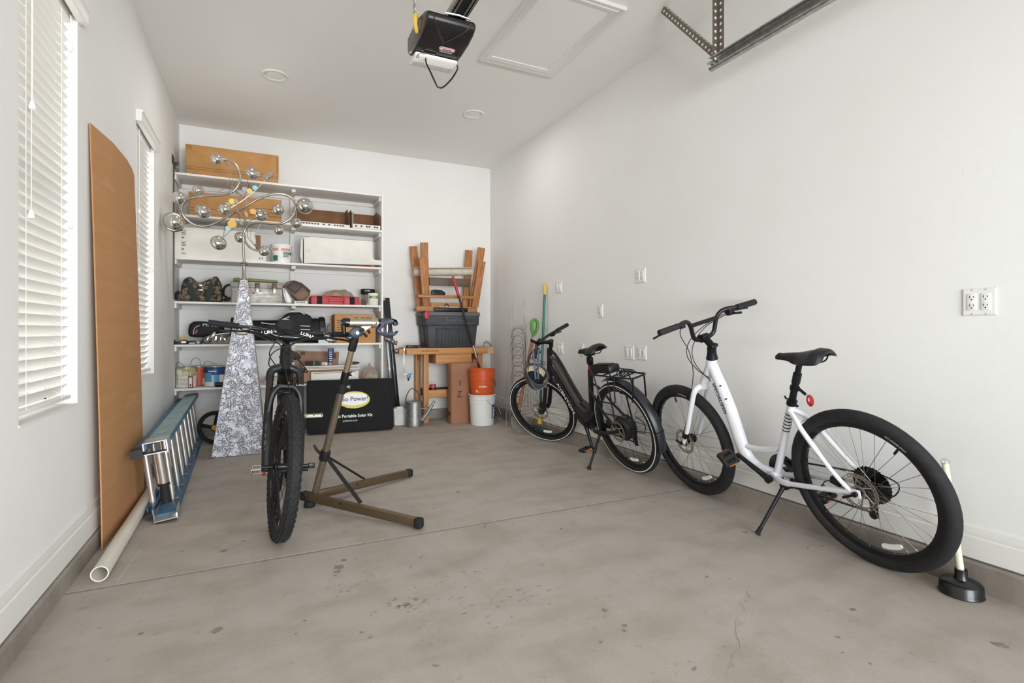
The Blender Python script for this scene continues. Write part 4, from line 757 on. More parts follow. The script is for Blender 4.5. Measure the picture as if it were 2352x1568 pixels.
balls = [(620, 335, 50, 0), (940, 460, 60, 1), (1085, 490, 52, 2), (450, 615, 46, 0), (275, 683, 54, 0), (230, 900, 88, 3), (495, 805, 64, 1), (690, 785, 54, 0), (1015, 835, 60, 1), (1170, 790, 54, 0), (1413, 755, 75, 0), (1335, 912, 49, 0), (1178, 973, 44, 0), (830, 1037, 49, 0), (635, 1088, 66, 1), (1045, 1162, 46, 0)]
PXM = SY/1350/3.92*1.0
for i, (x, y, r_, k) in enumerate(balls):
    dy = (-.09, .06, -.03, .04, -.07)[i % 5]; c = q(x, y, dy); R_ = r_*PXM; f = (SY+dy)/SY; R_ *= f
    mb = MB()
    if k in (0,): mb.sph(c, R_, n=28)
    elif k == 1: mb.sph(c, (R_*1.02, R_*.72, R_*.92), n=28, rot=(0, .4, .3))
    elif k == 2: mb.lathe([(0, -.35*R_), (.6*R_, -.3*R_), (.95*R_, .0), (R_, .12*R_), (.93*R_, .1*R_), (.55*R_, -.2*R_), (0, -.25*R_)], c, (-.35, -.55, .45), 28)
    else:
        mb.sph(c, R_*.86, n=28); mb.lathe([(R_*.9, -.05*R_), (R_, .0), (R_*.93, .09*R_), (R_*.86, .05*R_)], c, (.25, -1, .1), 32, closed=True); mb.lathe([(R_*.58, .58*R_), (R_*.66, .60*R_), (R_*.68, .52*R_), (R_*.6, .5*R_)], c, (.25, -1, .1), 32, closed=True)
    mb.build('chrome_ball', M_chrome, t, 60)
discs = [(757, 715, 26, '#dcc75c'), (713, 747, 22, '#93c6c4'), (757, 918, 36, '#dcae52'), (722, 957, 22, '#a9cfd0'), (945, 806, 26, '#dba65a'), (870, 607, 24, '#9b98a3'), (914, 622, 24, '#dfb755'), (963, 593, 22, '#83c4cc'), (852, 637, 18, '#a9b29a'), (885, 830, 24, '#b9b59a'), (840, 905, 22, '#a8ad98'), (795, 715, 24, '#a8a69c')]
for i, (x, y, r_, c_) in enumerate(discs):
    MB().lathe([(0, -.0025), (r_*PXM, -.0025), (r_*PXM, .0025), (0, .0025)], q(x, y, -.03), (.15, -1, .12) if i < 8 else (.9, -.5, .2), 24).build('coloured_disc', mat('disc_'+c_[1:], c_, .35), t)
# ================================================================== BLACK CASE, BOARDS, CAN, BAG
# solar kit case: rounded slab leaning back
xa, xb = .412, 1.275; ya = 5.655; W_ = math.hypot(xb-xa, .06); th = math.atan2(-.06, xb-xa); Hh = pZ(900, 868, 5.76)
t = thing('solar_case', 'flat black padded case with white lettering leaning against the shelves', 'case', ((xa+xb)/2, ya, 0)); X_ = V((math.cos(th), math.sin(th), 0)); lean = -.10; Yn = V((0, 0, 1)); zN = X_.cross(V((0, 0, 1)))
upv = (V((0, 0, 1))*math.cos(lean)+zN*math.sin(lean)).normalized(); F0 = fr((xa, ya, .012), X_, upv)
M_neo = mat('black_neoprene', '#0a0a0b', .85, bump=.05, bscale=300)
Hs = Hh/math.cos(lean)
def rrect(w_, h_, r_, n=6):
    o = []
    for cx_, cy_, a0 in ((w_-r_, r_, -90), (w_-r_, h_-r_, 0), (r_, h_-r_, 90), (r_, r_, 180)):
        for k in range(n+1): a = math.radians(a0+90*k/n); o.append((cx_+r_*math.cos(a), cy_+r_*math.sin(a)))
    return o
MB().prism(rrect(W_, Hs, .035), .06, F0 @ Matrix.Translation((0, 0, -.06)), .012, seg=3).build('case_body', M_neo, t)
Fm = lambda x, y, z=.0012: F0 @ Matrix.Translation((x, y, z))
lx, ly = .462, Hs-.215; el = lambda rx, ry: [(rx*math.cos(a*math.pi/24), ry*math.sin(a*math.pi/24)) for a in range(48)]
mb = MB(); mb.prism(el(.158, .088), .001, Fm(lx, ly, .0004), m=0); mb.prism(el(.148, .066), .001, Fm(lx-.002, ly+.008, .0012), m=1)
mb.text('Go Power!', .062, Fm(lx+.002, ly+.008, .0026), 2, .0003, sx=1.02, bold=.015); mb.text('®', .022, Fm(lx+.138, ly+.03, .0026), 2, .0003); mb.build('logo', [mat('logo_yellow', '#d8c83f', .5), M_letter, mat('logo_black', '#16181a', .5)], t)
mb = MB(); mb.text('Watt Portable Solar Kit', .0425, Fm(.44, ly-.165), 0, .0003, bold=.02); mb.text('electric.com', .025, Fm(.43, ly-.212), 0, .0003); mb.text('gp', .025, Fm(.357, ly-.212), 1, .0003); mb.build('lettering', [M_letter, mat('logo_lime', '#b9cf4a', .5)], t)
mb = MB(); pr = rrect(W_-.02, Hs-.02, .03); mb.tube([F0 @ V((p[0]+.01, p[1]+.01, .0005)) for p in pr], .0025, 6, closed=True); mb.build('edge_piping', M_blackm, t)
# black boards
for i, (ub, ut, y, w_, vt, lb) in enumerate(((908, 883.5, 5.93, .055, 690, 'narrow black board leaning beside the shelves, nearest the shelf side'), (916.5, 889, 5.99, .05, 684, 'second black board leaning right of the shelves, with its pale edge line'))):
    a = V((pX(ub, y), y, .004)); b = V((pX(ut, y+.06), y+.06, pZ(ut, vt, y+.06))); d = (b-a).normalized(); L_ = (b-a).length
    F1 = fr(a, V((1, 0, 0))-d*d.x, d); t = thing('black_board', lb, 'board', a, 'black boards by the shelves')
    MB(F1).box((0, L_/2, 0), (w_, L_, .026), bev=.002).build('board', M_blackg, t); MB(F1).box((-w_/2+.004, L_/2, .0135), (.003, L_-.02, .001)).build('edge_line', M_dsteel, t)
# watering can
wx, wy = pX(951, 5.745), 5.745; t = thing('watering_can', 'galvanised watering can with arched handle standing by the bench leg', 'watering can', (wx, wy, 0))
M_galv = mat('galvanised_can', '#8d8f8d', .45, .85, col2='#a9aba8', scale=35, detail=6)
MB().lathe([(0, .002), (.094, 0), (.096, .006), (.094, .03), (.094, .262), (.099, .266), (.099, .274), (.09, .276), (.05, .282), (0, .284)], (wx, wy, .002), n=40).build('body', M_galv, t)
MB().tube(smoothpath([(wx-.09, wy, .24), (wx-.088, wy, .33), (wx-.045, wy, .405), (wx-.005, wy, .415), (wx+.04, wy, .37), (wx+.065, wy-.02, .30), (wx+.068, wy-.03, .26)], 6), .015, 10, flat=((0, 1, 0), .35)).build('handle', M_galv, t)
MB().tube([(wx+.075, wy-.06, .07), (wx+.13, wy-.09, .155), (wx+.205, wy-.11, .285)], [.026, .022, .013], 16).build('spout', M_galv, t); MB().tube([(wx+.06, wy-.07, .20), (wx+.15, wy-.095, .19)], .004, 6).build('spout_brace', M_galv, t)
# white paper bag
bx_, by_ = pX(920, 5.87), 5.87; mb = MB(); rn = random.Random(4)
def bagf(i, j):
    a = 2*math.pi*i; w_ = .08*(1-.05*j)+.006*math.sin(5*a+3*j); d_ = .042*(1-.75*j)+.004*math.sin(7*a); z = .004+.195*j+.012*math.sin(3*a)*j
    c_, s_ = math.cos(a), math.sin(a); return V((bx_+w_*math.copysign(abs(c_)**.6, c_), by_+d_*math.copysign(abs(s_)**.7, s_), z))
mb.grid(bagf, 40, 8); mb.add([bagf(i/40, 1) for i in range(40)], [tuple(range(40))]); t = single(mb, 'paper_bag', mat('white_paper', '#dcdad2', .7, col2='#cfccc2', scale=14, bump=.3, bscale=26), 'crumpled white paper bag on the floor between black case and watering can', 'bag')
MB().box((.03, .0, .19), (.06, .02, .03), rot=(0, .1, 0), bev=.006).build('teal_fold', mat('teal_print', '#2f8a8f', .6), t)
# ================================================================== WORKBENCH CORNER
BY0, BY1, BZ = 5.80, 6.17, .862
bx0, bx1 = pX(934, BY0), pX(1133, BY0); t = thing('workbench', 'light wooden workbench with drawer standing against the back wall', 'workbench', ((bx0+bx1)/2, 5.98, 0))
MB().box2((bx0, BY0, BZ-.072), (bx1, BY1, BZ), .004).build('bench_top', M_woodx, t)
mb = MB(); mb.prism([(0, 0), (.07, 0), (.07, .28), (-.0, .22)], .055, Matrix.Translation((bx0-.071, BY0+.05, BZ-.066)), .003); mb.build('end_block', M_woodx, t)
MB().box2((bx1-.075, BY0-.003, BZ-.074), (bx1+.002, BY0-.0005, BZ-.002)).build('end_cap', mat('end_grain', '#d3b186', .6, col2='#c4a078', scale=30), t)
mb = MB(); mb.text('CRAFTSMAN', .026, fr((pX(987, BY0), BY0-.0015, BZ-.036), (1, 0, 0), (0, 0, 1)), ext=.0004, sx=1.45, bold=.0); mb.build('lettering', M_ink, t)
mb = MB(); c = V((bx0-.07, BY0+.14, BZ-.035)); mb.tube([c, c+V((-.03, 0, 0))], .011, 12); mb.tube([c+V((-.03, -.05, .02)), c+V((-.03, .05, -.02))], .005, 8); mb.build('vise_screw', M_nickel, t)
lx0 = pX(973.5, BY0+.06); lx1 = pX(1098, BY0+.06)
for x in (lx0, lx1):
    MB().box2((x, BY0+.06, .001), (x+.058, BY0+.118, BZ-.073), .003).build('leg', M_woodz, t); MB().box2((x-.03, BY1-.07, .001), (x+.03, BY1-.012, BZ-.073), .003).build('leg', M_woodz, t)
    MB().box2((x-.01, BY0+.119, .16), (x+.04, BY1-.071, .23), .003).build('side_stretcher', M_woodz, t); MB().box2((x-.01, BY0+.119, BZ-.15), (x+.04, BY1-.071, BZ-.075), .003).build('side_stretcher', M_woodz, t)
MB().box2((lx0+.059, BY0+.065, .29), (lx1-.001, BY0+.105, .375), .003).build('front_stretcher', M_woodx, t); MB().box2((lx0+.031, BY1-.05, .29), (lx1-.031, BY1-.03, .375), .003).build('rear_stretcher', M_darkwood, t)
d0, d1 = pX(1001, BY0+.02), pX(1083, BY0+.02); MB().box2((d0, BY0+.015, BZ-.185), (d1, BY1-.08, BZ-.074), .003).build('drawer', M_woodx, t)
x = pX(991, 5.90); tt = thing('round_tin', 'small round red and black tin on the bench stretcher', 'tin', (x, 5.85, .376)); MB().lathe([(0, 0), (.036, 0), (.037, .003), (.037, .058), (.035, .062), (0, .06)], (x+.012, BY0+.085, .3762), n=28).build('body', mat('tin_red', '#b0323a', .4), tt); mb = MB(); arcband(mb, x+.012, BY0+.085, .0376, .0376, .378, .398, -180, 0); mb.build('dark_band', M_black, tt)
# bins
def bin_(x0, x1, y0, y1, z0, h, label, txt=None):
    t = thing('storage_bin', label, 'bin', ((x0+x1)/2, (y0+y1)/2, z0), 'grey storage bins'); M_bin = mat('bin_grey', '#34373b', .6, col2='#3a3d41', scale=20, bump=.08, bscale=150); M_lid = mat('bin_lid', '#5c5d5e', .55, bump=.08, bscale=150)
    hb = h*.62; i_ = .028
    def fru(a, b, za, zb, mb, bev=.012):
        vs = [V((x0+a, y0+a*.6, za)), V((x1-a, y0+a*.6, za)), V((x1-a, y1-a*.6, za)), V((x0+a, y1-a*.6, za)), V((x0+b, y0+b*.6, zb)), V((x1-b, y0+b*.6, zb)), V((x1-b, y1-b*.6, zb)), V((x0+b, y1-b*.6, zb))]
        bm = bmesh.new(); B_ = [bm.verts.new(v) for v in vs]; [bm.faces.new([B_[k] for k in f]) for f in ((3, 2, 1, 0), (4, 5, 6, 7), (0, 1, 5, 4), (1, 2, 6, 5), (2, 3, 7, 6), (3, 0, 4, 7))]; bmesh.ops.bevel(bm, geom=list(bm.edges), offset=bev, segments=2, affect='EDGES', profile=.5); mb._bm(bm, 0)
    mb = MB(); fru(.05, i_, z0+.001, z0+hb, mb); fru(.012, .006, z0+hb-.004, z0+h*.90, mb)
    w_ = x1-x0
    for k in range(9): mb.box((x0+w_*(.24+.065*k), y0+.02, z0+hb*.45), (w_*.018, .014, hb*.7), rot=(-.06, 0, 0), bev=.003)
    mb.tube([(x0+w_*.2, y0+.012, z0+.02), (x0+w_*.2, y0+.004, z0+hb*.85), (x1-w_*.2, y0+.004, z0+hb*.85), (x1-w_*.2, y0+.012, z0+.02)], .006, 6)
    mb.build('bin_body', M_bin, t)
    mb = MB(); fru(-.004, .004, z0+h*.885, z0+h, mb, .01); mb.build('lid', M_lid, t)
    mb = MB(); fz = z0+h*.76; pr = [(x0+w_*.22, fz-.03), (x1-w_*.1, fz-.03), (x1-w_*.1, fz+.035), (x0+w_*.22, fz+.035)]
    mb.tube([V((p[0], y0+.007, p[1])) for p in pr], .004, 6, closed=True); mb.build('label_frame', M_lid, t)
    if txt: mb = MB(); mb.text(txt, .045, fr(((x0+x1)/2+.03, y0+.002, fz+.002), (1, 0, 0), (0, -.06, 1)), ext=.003, sx=1.1); mb.build('lettering', mat('emboss_grey', '#6a6c6e', .4), t)
    return t
zb = BZ+.0015; bh = pZ(1040, 716, 5.86)-zb
bin_(pX(977, 5.82), pX(1103, 5.82), 5.82, 6.005, zb, bh, 'dark grey lidded storage bin in front on the workbench', 'Rubbermaid')
bt = bin_(pX(962, 6.02), pX(1080, 6.02), 6.012, 6.168, zb, bh, 'second dark grey bin standing behind, showing at the left of the first')
x = pX(970, 5.98); single(MB().prism([(0, 0), (.045, .0), (.05, .07), (.01, .09), (-.005, .07)], .02, fr((x-.02, 6.0, zb+bh-.085), (1, 0, 0), (0, 0, 1)), .004), 'red_clip', M_red, 'red clip hanging at the left corner of the front grey bin', 'clip').location.y -= .19
# bench top small things
x = pX(948, 5.86); t = thing('charger', 'flat black charger brick with cable on the left end of the bench', 'charger', (x, 5.88, zb)); MB().box((x, 5.88, zb+.016), (.13, .08, .03), bev=.005).build('body', M_black, t); MB().tube(smoothpath([(x+.06, 5.87, zb+.02), (x+.085, 5.84, zb+.03), (x+.085, 5.86, zb+.012), (x+.08, 5.83, zb+.006), (x+.09, 5.825, zb+.006)], 5), .004, 6).build('cable', M_blackm, t)
x = pX(973, 5.87)+.0; single(MB().box((x-.012, 5.825, zb+.03), (.035, .02, .058), bev=.006), 'battery_pack', M_blackm, 'small upright black battery pack at the corner of the front bin', 'battery')
x = pX(1117, 5.9); mb = MB()
for k in range(4): mb.tube(smoothpath([(x-.05+.01*k, 5.9, zb+.006+.004*k), (x-.02, 5.87+.02*k, zb+.05), (x+.03, 5.93, zb+.04+.01*k), (x+.06, 5.9-.01*k, zb+.008), (x, 5.86, zb+.006)], 4), .003, 5)
single(mb, 'wire_tangle', mat('grey_wire', '#8a8a88', .5), 'tangle of grey wires at the right end of the workbench', 'wires')
# bar clamp hanging at the bench end
cx = pX(927, 5.86); t = thing('bar_clamp', 'slim silver bar clamp with blue jaw hanging at the left bench end', 'clamp', (cx, 5.84, .5)); MB().box2((cx-.004, 5.835, .57), (cx+.004, 5.845, .86), .001).build('bar', M_alu, t); MB().box2((cx-.008, 5.832, .825), (cx+.016, 5.85, .868), .004).build('fixed_jaw', M_alu, t)
mb = MB(); mb.box2((cx-.006, 5.83, .565), (cx+.09, 5.85, .578), .003); mb.build('sliding_jaw', M_alu, t); MB().box((cx+.055, 5.84, .55), (.04, .025, .05), bev=.006).build('blue_grip', mat('grip_blue', '#2d8dc0', .4), t); MB().box((cx+.05, 5.84, .512), (.02, .014, .03), bev=.004).build('trigger', M_blackm, t)
# sawhorses turned upside down on the bins
zl = zb+bh+.002; LG = .019
def horse(t, y0, y1, zbt, legs, beam):
    (xa, xb) = beam; MB().box2((xa, (y0+y1)/2-.045, zbt), (xb, (y0+y1)/2+.045, zbt+.04), .003).build('beam', M_cedx, t)
    for (ub, vb, ut, vt, yb_, yt) in legs:
        a = V((pX(ub, yb_), yb_, zbt+.01)); b = V((pX(ut, yt), yt, pZ(ut, vt, yt))); d = (b-a).normalized(); F1 = fr(a, V((1, 0, 0))-d*d.x, d)
        MB(F1).box((0, (b-a).length/2, 0), (.085, (b-a).length, .038), bev=.003).build('leg', M_cedz, t)
t = thing('sawhorse', 'taller cedar sawhorse turned upside down on the grey bins', 'sawhorse', (pX(1030, 5.95), 5.95, zl), 'upturned sawhorses')
horse(t, 5.86, 6.06, zl, [(978, 714, 974, 557, 5.935, 5.885), (966, 714, 949, 566, 6.03, 6.10), (1083, 714, 1106, 569, 5.935, 5.885), (1069, 714, 1077, 575, 6.03, 6.10)], (pX(956, 5.9), pX(1096, 5.9)))
MB().box2((pX(986, 5.96), 5.945, pZ(1000, 655, 5.95)), (pX(1079, 5.96), 5.985, pZ(1000, 637, 5.95)), .003).build('cross_brace', M_greywood, t)
t = thing('sawhorse', 'shorter cedar sawhorse nested in front of the taller one', 'sawhorse', (pX(1030, 5.85), 5.82, zl), 'upturned sawhorses')
for (ub, ut, vt, yb_, yt) in ((980, 970.5, 590, 5.872, 5.82), (1090, 1107, 600, 5.872, 5.82)):
    a = V((pX(ub, yb_), yb_, zl+.06)); b = V((pX(ut, yt), yt, pZ(ut, vt, yt))); d = (b-a).normalized(); F1 = fr(a, V((1, 0, 0))-d*d.x, d); MB(F1).box((0, (b-a).length/2, 0), (.085, (b-a).length, .036), bev=.003).build('leg', M_cedz, t)
    mb = MB(F1); mb.lathe([(0, 0), (.008, 0), (.008, .002), (0, .002)], (0.01, (b-a).length-.07, .018), n=12); mb.build('bolt', M_dsteel, t)
MB().box2((pX(956, 5.86), 5.855, zl+.0), (pX(1096, 5.86), 5.89, zl+.058), .003).build('beam', M_cedx, t)
z = pZ(1030, 686, 5.9); MB().box2((pX(955, 5.9), 5.795, z), (pX(1080, 5.9), 5.832, z+.034), .003).build('cross_brace', M_cedx, t)
z2 = pZ(1030, 704, 6.08); single(MB().box2((pX(990, 6.12), 6.11, zl), (pX(1062, 6.12), 6.135, z2+.05), .003), 'plank', wood('pale_plank', '#c99a6a', '#b98856', 'x'), 'pale plank standing between the sawhorse legs on the bins', 'plank')
t = thing('battery_charger', 'black tool battery charger lying on the sawhorse cross board', 'charger', (pX(1008, 5.82), 5.82, z+.036)); x = pX(1007, 5.82); MB().prism([(0, 0), (.165, 0), (.16, .03), (.12, .055), (.03, .06), (0, .05)], -.035, fr((x-.085, 5.797, z+.0355), (1, 0, 0), (0, 0, 1)), .006).build('body', M_black, t); MB().box((x-.03, 5.796, z+.062), (.07, .002, .022), bev=.0008).build('label', M_blackm, t)
# canvas roll across the legs
ya = 5.99; a = V((pX(949, ya), ya-.005, pZ(949, 625, ya))); b = V((pX(1083, ya), ya-.0, pZ(1083, 624, ya))); ax = (b-a).normalized()
pr = []; n = 60
for k in range(n+1): th_ = k/n*5.2*math.pi; r_ = .012+.042*k/n; pr.append((r_*math.cos(th_), r_*math.sin(th_)))
pr2 = [(p[0]*(1-.006/max(.012, math.hypot(*p))), p[1]*(1-.006/max(.012, math.hypot(*p)))) for p in pr[::-1]]; po = pr+pr2; L = len(po); F1 = fr(a, V((0, 1, 0)), V((0, 0, 1))); F1 = Matrix.Translation(a) @ V((0, 0, 1)).rotation_difference(ax).to_matrix().to_4x4(); ln = (b-a).length
mb = MB(F1); mb.add([(p[0], p[1], 0) for p in po]+[(p[0], p[1], ln) for p in po], [(i, (i+1) % L, L+(i+1) % L, L+i) for i in range(L)]+[(i, i+1, L-2-i, L-1-i) for i in range(n)]); single(mb, 'canvas_roll', mat('canvas', '#cfc7b8', .9, col2='#c2b9a8', scale=20, bump=.1, bscale=200), 'rolled beige canvas lying across the sawhorse legs', 'canvas roll')
t = thing('black_case', 'flat black plastic case with a wire on the grey bin lid', 'case', (pX(1040, 5.85), 5.8, zl)); x0, x1 = pX(999, 5.79), pX(1078, 5.79); MB().box2((x0, 5.822, zl+.001), (x1, 5.853, zl+.046), .012).build('body', M_black, t); mb = MB(); mb.box2((x0+.06, 5.824, zl+.047), (x1-.12, 5.85, zl+.055), .003); mb.build('paper', M_cardw, t); mb = MB(); mb.tube(smoothpath([(x0+.13, 5.838, zl+.052), (x0+.14, 5.83, zl+.085), (x0+.17, 5.838, zl+.08), (x0+.18, 5.835, zl+.052)], 5), .006, 6); mb.build('wire_loop', M_blackm, t)
# pole with red grip
a = V((pX(1040, 5.72), 5.72, pZ(1040, 634, 5.72))); b = V((pX(1098, 5.745), 5.745, pZ(1098, 832, 5.745))); d = (b-a).normalized(); e = a+d*((.02-a.z)/d.z)
t = thing('pruner_pole', 'black pole with a red grip leaning diagonally across the grey bin', 'pole', e); f = lambda k: a.lerp(b, k)
MB().tube([a, f(.22)], .017, 14).build('red_grip', M_red, t); MB().tube([f(.22), f(.82)], .0115, 12).build('shaft', M_black, t); MB().tube([f(.80), f(.94)], .013, 12).build('silver_sleeve', M_alu, t); MB().tube([f(.94), f(1.0)], .012, 12).build('red_tip', M_red, t); MB().tube([f(1.0), e], .011, 12).build('lower_shaft', M_black, t)
# tall carton
c0 = V((1.944, 5.665, 0)); wv = V((1, .10, 0)).normalized(); dv = V((-.10, 1, 0)).normalized(); hb = pZ(1036, 835, 5.67)
t = thing('tall_carton', 'tall brown shipping carton with black code standing under the bench edge', 'box', c0+wv*.16); F1 = fr(c0, wv, (0, 0, 1)); M_tc = mat('tall_carton_card', '#a3765a', .85, col2='#996c50', scale=4)
MB(F1).box((.1625, hb/2+.001, -.052), (.325, hb, .104), bev=.003).build('box', M_tc, t); MB(F1).box((.275, hb/2, .0006), (.085, hb-.01, .001)).build('tape', mat('brown_tape', '#8f6248', .5), t)
mb = MB(); M1 = F1 @ Matrix.Translation((.105, hb*.49, .0012)) @ Matrix.Rotation(math.pi/2, 4, 'Z'); mb.text('P4', .085, M1, ext=.0003, bold=.0); mb.text('BSB', .036, F1 @ Matrix.Translation((.105, hb*.49+.125, .0012)) @ Matrix.Rotation(math.pi/2, 4, 'Z'), ext=.0003); mb.build('lettering', M_ink, t)
MB().box(c0+dv*.06+V((-.0012, 0, .115)), (.001, .055, .05), rot=(0, 0, .1)).build('side_label', M_darkwood, t)
# buckets
def wraptext(mb, s, size, cx, cy, r, z, a0, m=0, sx=1.0, bold=.02):
    q_ = MB(); q_.text(s, size, Matrix.Identity(4), 0, .0003, sx, bold); a0 = math.radians(a0)
    mb.add([V((cx+(r+p.z)*math.cos(a0+p.x/r), cy+(r+p.z)*math.sin(a0+p.x/r), z+p.y)) for p in q_.v], q_.f, m)
gx, gy = pX(1107.5, 5.53), 5.53
t = thing('bucket', 'white plastic bucket with blue mark, under the orange bucket', 'bucket', (gx, gy, 0), 'stacked buckets')
pf = [(0, .004), (.128, .001), (.132, .006), (.142, .25), (.147, .252), (.147, .262), (.143, .264), (.144, .29), (.150, .292), (.150, .302), (.145, .304), (.146, .33), (.155, .333), (.156, .343), (.150, .346), (.140, .33), (.128, .012), (0, .012)]
MB().lathe(pf, (gx, gy, 0), n=56).build('bucket_body', mat('bucket_white', '#e4e3de', .4), t)
mb = MB(); rb = lambda z_: .132+(.010)*(z_-.006)/.244+.0012
A2 = lambda a0, a1, z0_, z1_: arcband(mb, gx, gy, rb(z0_), rb(z1_), z0_, z1_, a0, a1, 10)
A2(-62, -54, .075, .225); A2(-62, -22, .075, .085); A2(-62, -20, .2, .232); mb.build('blue_mark', mat('mark_blue', '#1e5c94', .5), t)
MB().tube(smoothpath([V((gx-.0, gy-.152, .285)), V((gx+.06, gy-.15, .21)), V((gx+.13, gy-.10, .15)), V((gx+.2, gy-.02, .05))], 6), .0028, 6).build('bail_handle', M_alu, t)
t = thing('bucket', 'orange plastic bucket nested in the white bucket', 'bucket', (gx, gy, .27), 'stacked buckets'); zo = .272
pf = [(0, .004), (.120, .001), (.124, .006), (.140, .24), (.146, .242), (.146, .252), (.141, .254), (.142, .285), (.149, .287), (.149, .297), (.144, .299), (.145, .34), (.154, .343), (.155, .353), (.149, .356), (.139, .34), (.118, .012), (0, .012)]
MB().lathe(pf, (gx, gy, zo), n=56).build('bucket_body', mat('bucket_orange', '#d85a26', .45), t)
mb = MB(); wraptext(mb, 'DOING:', .026, gx, gy, .139, zo+.165, -108); wraptext(mb, 'LL', .036, gx, gy, .1375, zo+.115, -135); mb.build('lettering', M_letter, t)
MB().tube(smoothpath([V((gx+.05, gy-.147, zo+.25)), V((gx+.09, gy-.14, zo+.21)), V((gx+.135, gy-.08, zo+.15)), V((gx+.155, gy-.02, zo+.17)), V((gx+.152, gy, zo+.25))], 6), .0028, 6).build('bail_handle', M_dsteel, t)
# loose things in the right corner
single(MB().prism([(0, 0), (.26, -.09), (.27, -.055), (.02, .04)], .012, Matrix.Translation((2.30, 5.99, .001)), .003), 'metal_tray', mat('dull_zinc', '#8e8c88', .5, .6), 'dull metal strip lying on the floor in the back right corner', 'metal strip')
mb = MB(); a = aZ(1156, 962); mb.tube([a+V((0, .02, .012)), V((pX(1139, 5.9), 5.85, pZ(1139, 933, 5.85)))], .004, 6); mb.tube([a+V((.02, .01, .006)), a+V((-.03, .03, .012))], .004, 6); single(mb, 'tent_stake', M_alu, 'thin silver stake leaning beside the white bucket', 'stake')
a, b = aZ(1173, 981), V((pX(1187, 5.22), 5.20, pZ(1187, 938, 5.22))); d = (b-a).normalized(); F1 = fr(a+V((0, .03, .004)), V((1, 0, 0))-d*d.x, d); mb = MB(F1); mb.box((0, .13, 0), (.045, .3, .02), bev=.002); single(mb, 'wood_stake', M_oldwood, 'short weathered wood stake leaning by the tomato cages', 'stake')
# flat wire plant supports: ringed panels standing in the corner
M_wire = mat('cage_wire', '#77726c', .45, .7)
for i, (ux, y, tw_) in enumerate(((1192, 4.97, .0), (1189, 4.90, .18))):
    cx, cy = pX(ux, y), y; xd = V((math.cos(tw_-.25), math.sin(tw_-.25), 0)); t = thing('wire_plant_support', ('tall ringed wire plant support in the right corner, standing behind', 'ringed wire plant support in front of the other in the right corner')[i], 'plant support', (cx, cy, 0), 'wire plant supports')
    zt_ = pZ(1190, 688, y)-.012*i
    for k, (z_, r_) in enumerate(((1.03, .066), (.955, .064), (.86, .062), (.775, .06), (.67, .058), (.57, .058), (.46, .06), (.34, .064), (.2, .068))):
        z_ -= .028*i; zs = 1.25 if k < 2 else 1.0
        MB().tube([V((cx, cy, z_))+xd*(r_*math.cos(a))+V((0, 0, r_*zs*math.sin(a))) for a in [2*math.pi*j/28 for j in range(28)]], .0026, 5, closed=True).build('ring', M_wire, t)
    for k, sd in enumerate((-1, 1, -1, 1)):
        o_ = V((-xd.y, xd.x, 0))*.0058*(1 if k < 2 else -1); top = zt_ if k < 2 else 1.12-.03*i; q0 = .085 if k < 2 else .10
        MB().tube(smoothpath([V((cx, cy, .004))+xd*sd*q0+o_, V((cx, cy, .4))+xd*sd*(q0-.012)+o_, V((cx, cy, .8))+xd*sd*.07+o_, V((cx, cy, top))+xd*sd*(.062 if k < 2 else .078)+o_], 5), .003, 5).build('upright', M_wire, t)
    for sd in (-1, 1): MB().tube(smoothpath([V((cx, cy, .02))+xd*sd*.13, V((cx, cy, .35))+xd*sd*.125, V((cx, cy, .75))+xd*sd*.11, V((cx, cy, 1.02))+xd*sd*.075, V((cx, cy, 1.10))+xd*sd*.02], 5), .0024, 5).build('side_bow', M_wire, t)
# shovel with green grip
a = V((pX(1227, 4.74), 4.74, pZ(1227, 732, 4.74))); tp = lambda u, v, y: V((pX(u, y), y, pZ(u, v, y)))
t = thing('shovel', 'long shovel with green D-grip and copper brown shaft in the right corner', 'shovel', tp(1203, 900, 4.7)); M_green = mat('grip_green', '#4f8f37', .45)
mb = MB(); mb.tube(smoothpath([tp(1225, 768, 4.74), tp(1221.5, 755, 4.74), tp(1221.5, 741, 4.74), tp(1225, 735, 4.74), tp(1230, 735, 4.74), tp(1234, 741, 4.74), tp(1233, 755, 4.74), tp(1227, 768, 4.74)], 5), .0165, 10); mb.tube([tp(1226, 763, 4.74), tp(1223, 786, 4.74)], [.016, .018], 12); mb.build('grip', M_green, t)
e = tp(1192, 940, 4.80); MB().tube([tp(1223.5, 780, 4.74), tp(1203, 880, 4.77), e], [.017, .0185, .018], 12).build('shaft', mat('copper_shaft', '#a06a4c', .5, col2='#8d5a40', scale=12), t)
mb = MB(); bl = [(-.05, 0), (.05, 0), (.085, -.03), (.085, -.11), (.0, -.2), (-.085, -.11), (-.085, -.03)]; d = (e-tp(1203, 880, 4.77)).normalized(); e2 = V((e.x, e.y, .207)); mb.tube([e, e2], .018, 10); mb.prism(bl, .004, fr(e2-V((0, .0, .0)), (.9, -.4, 0), (0, 0, 1))); mb.build('blade', M_dsteel, t)
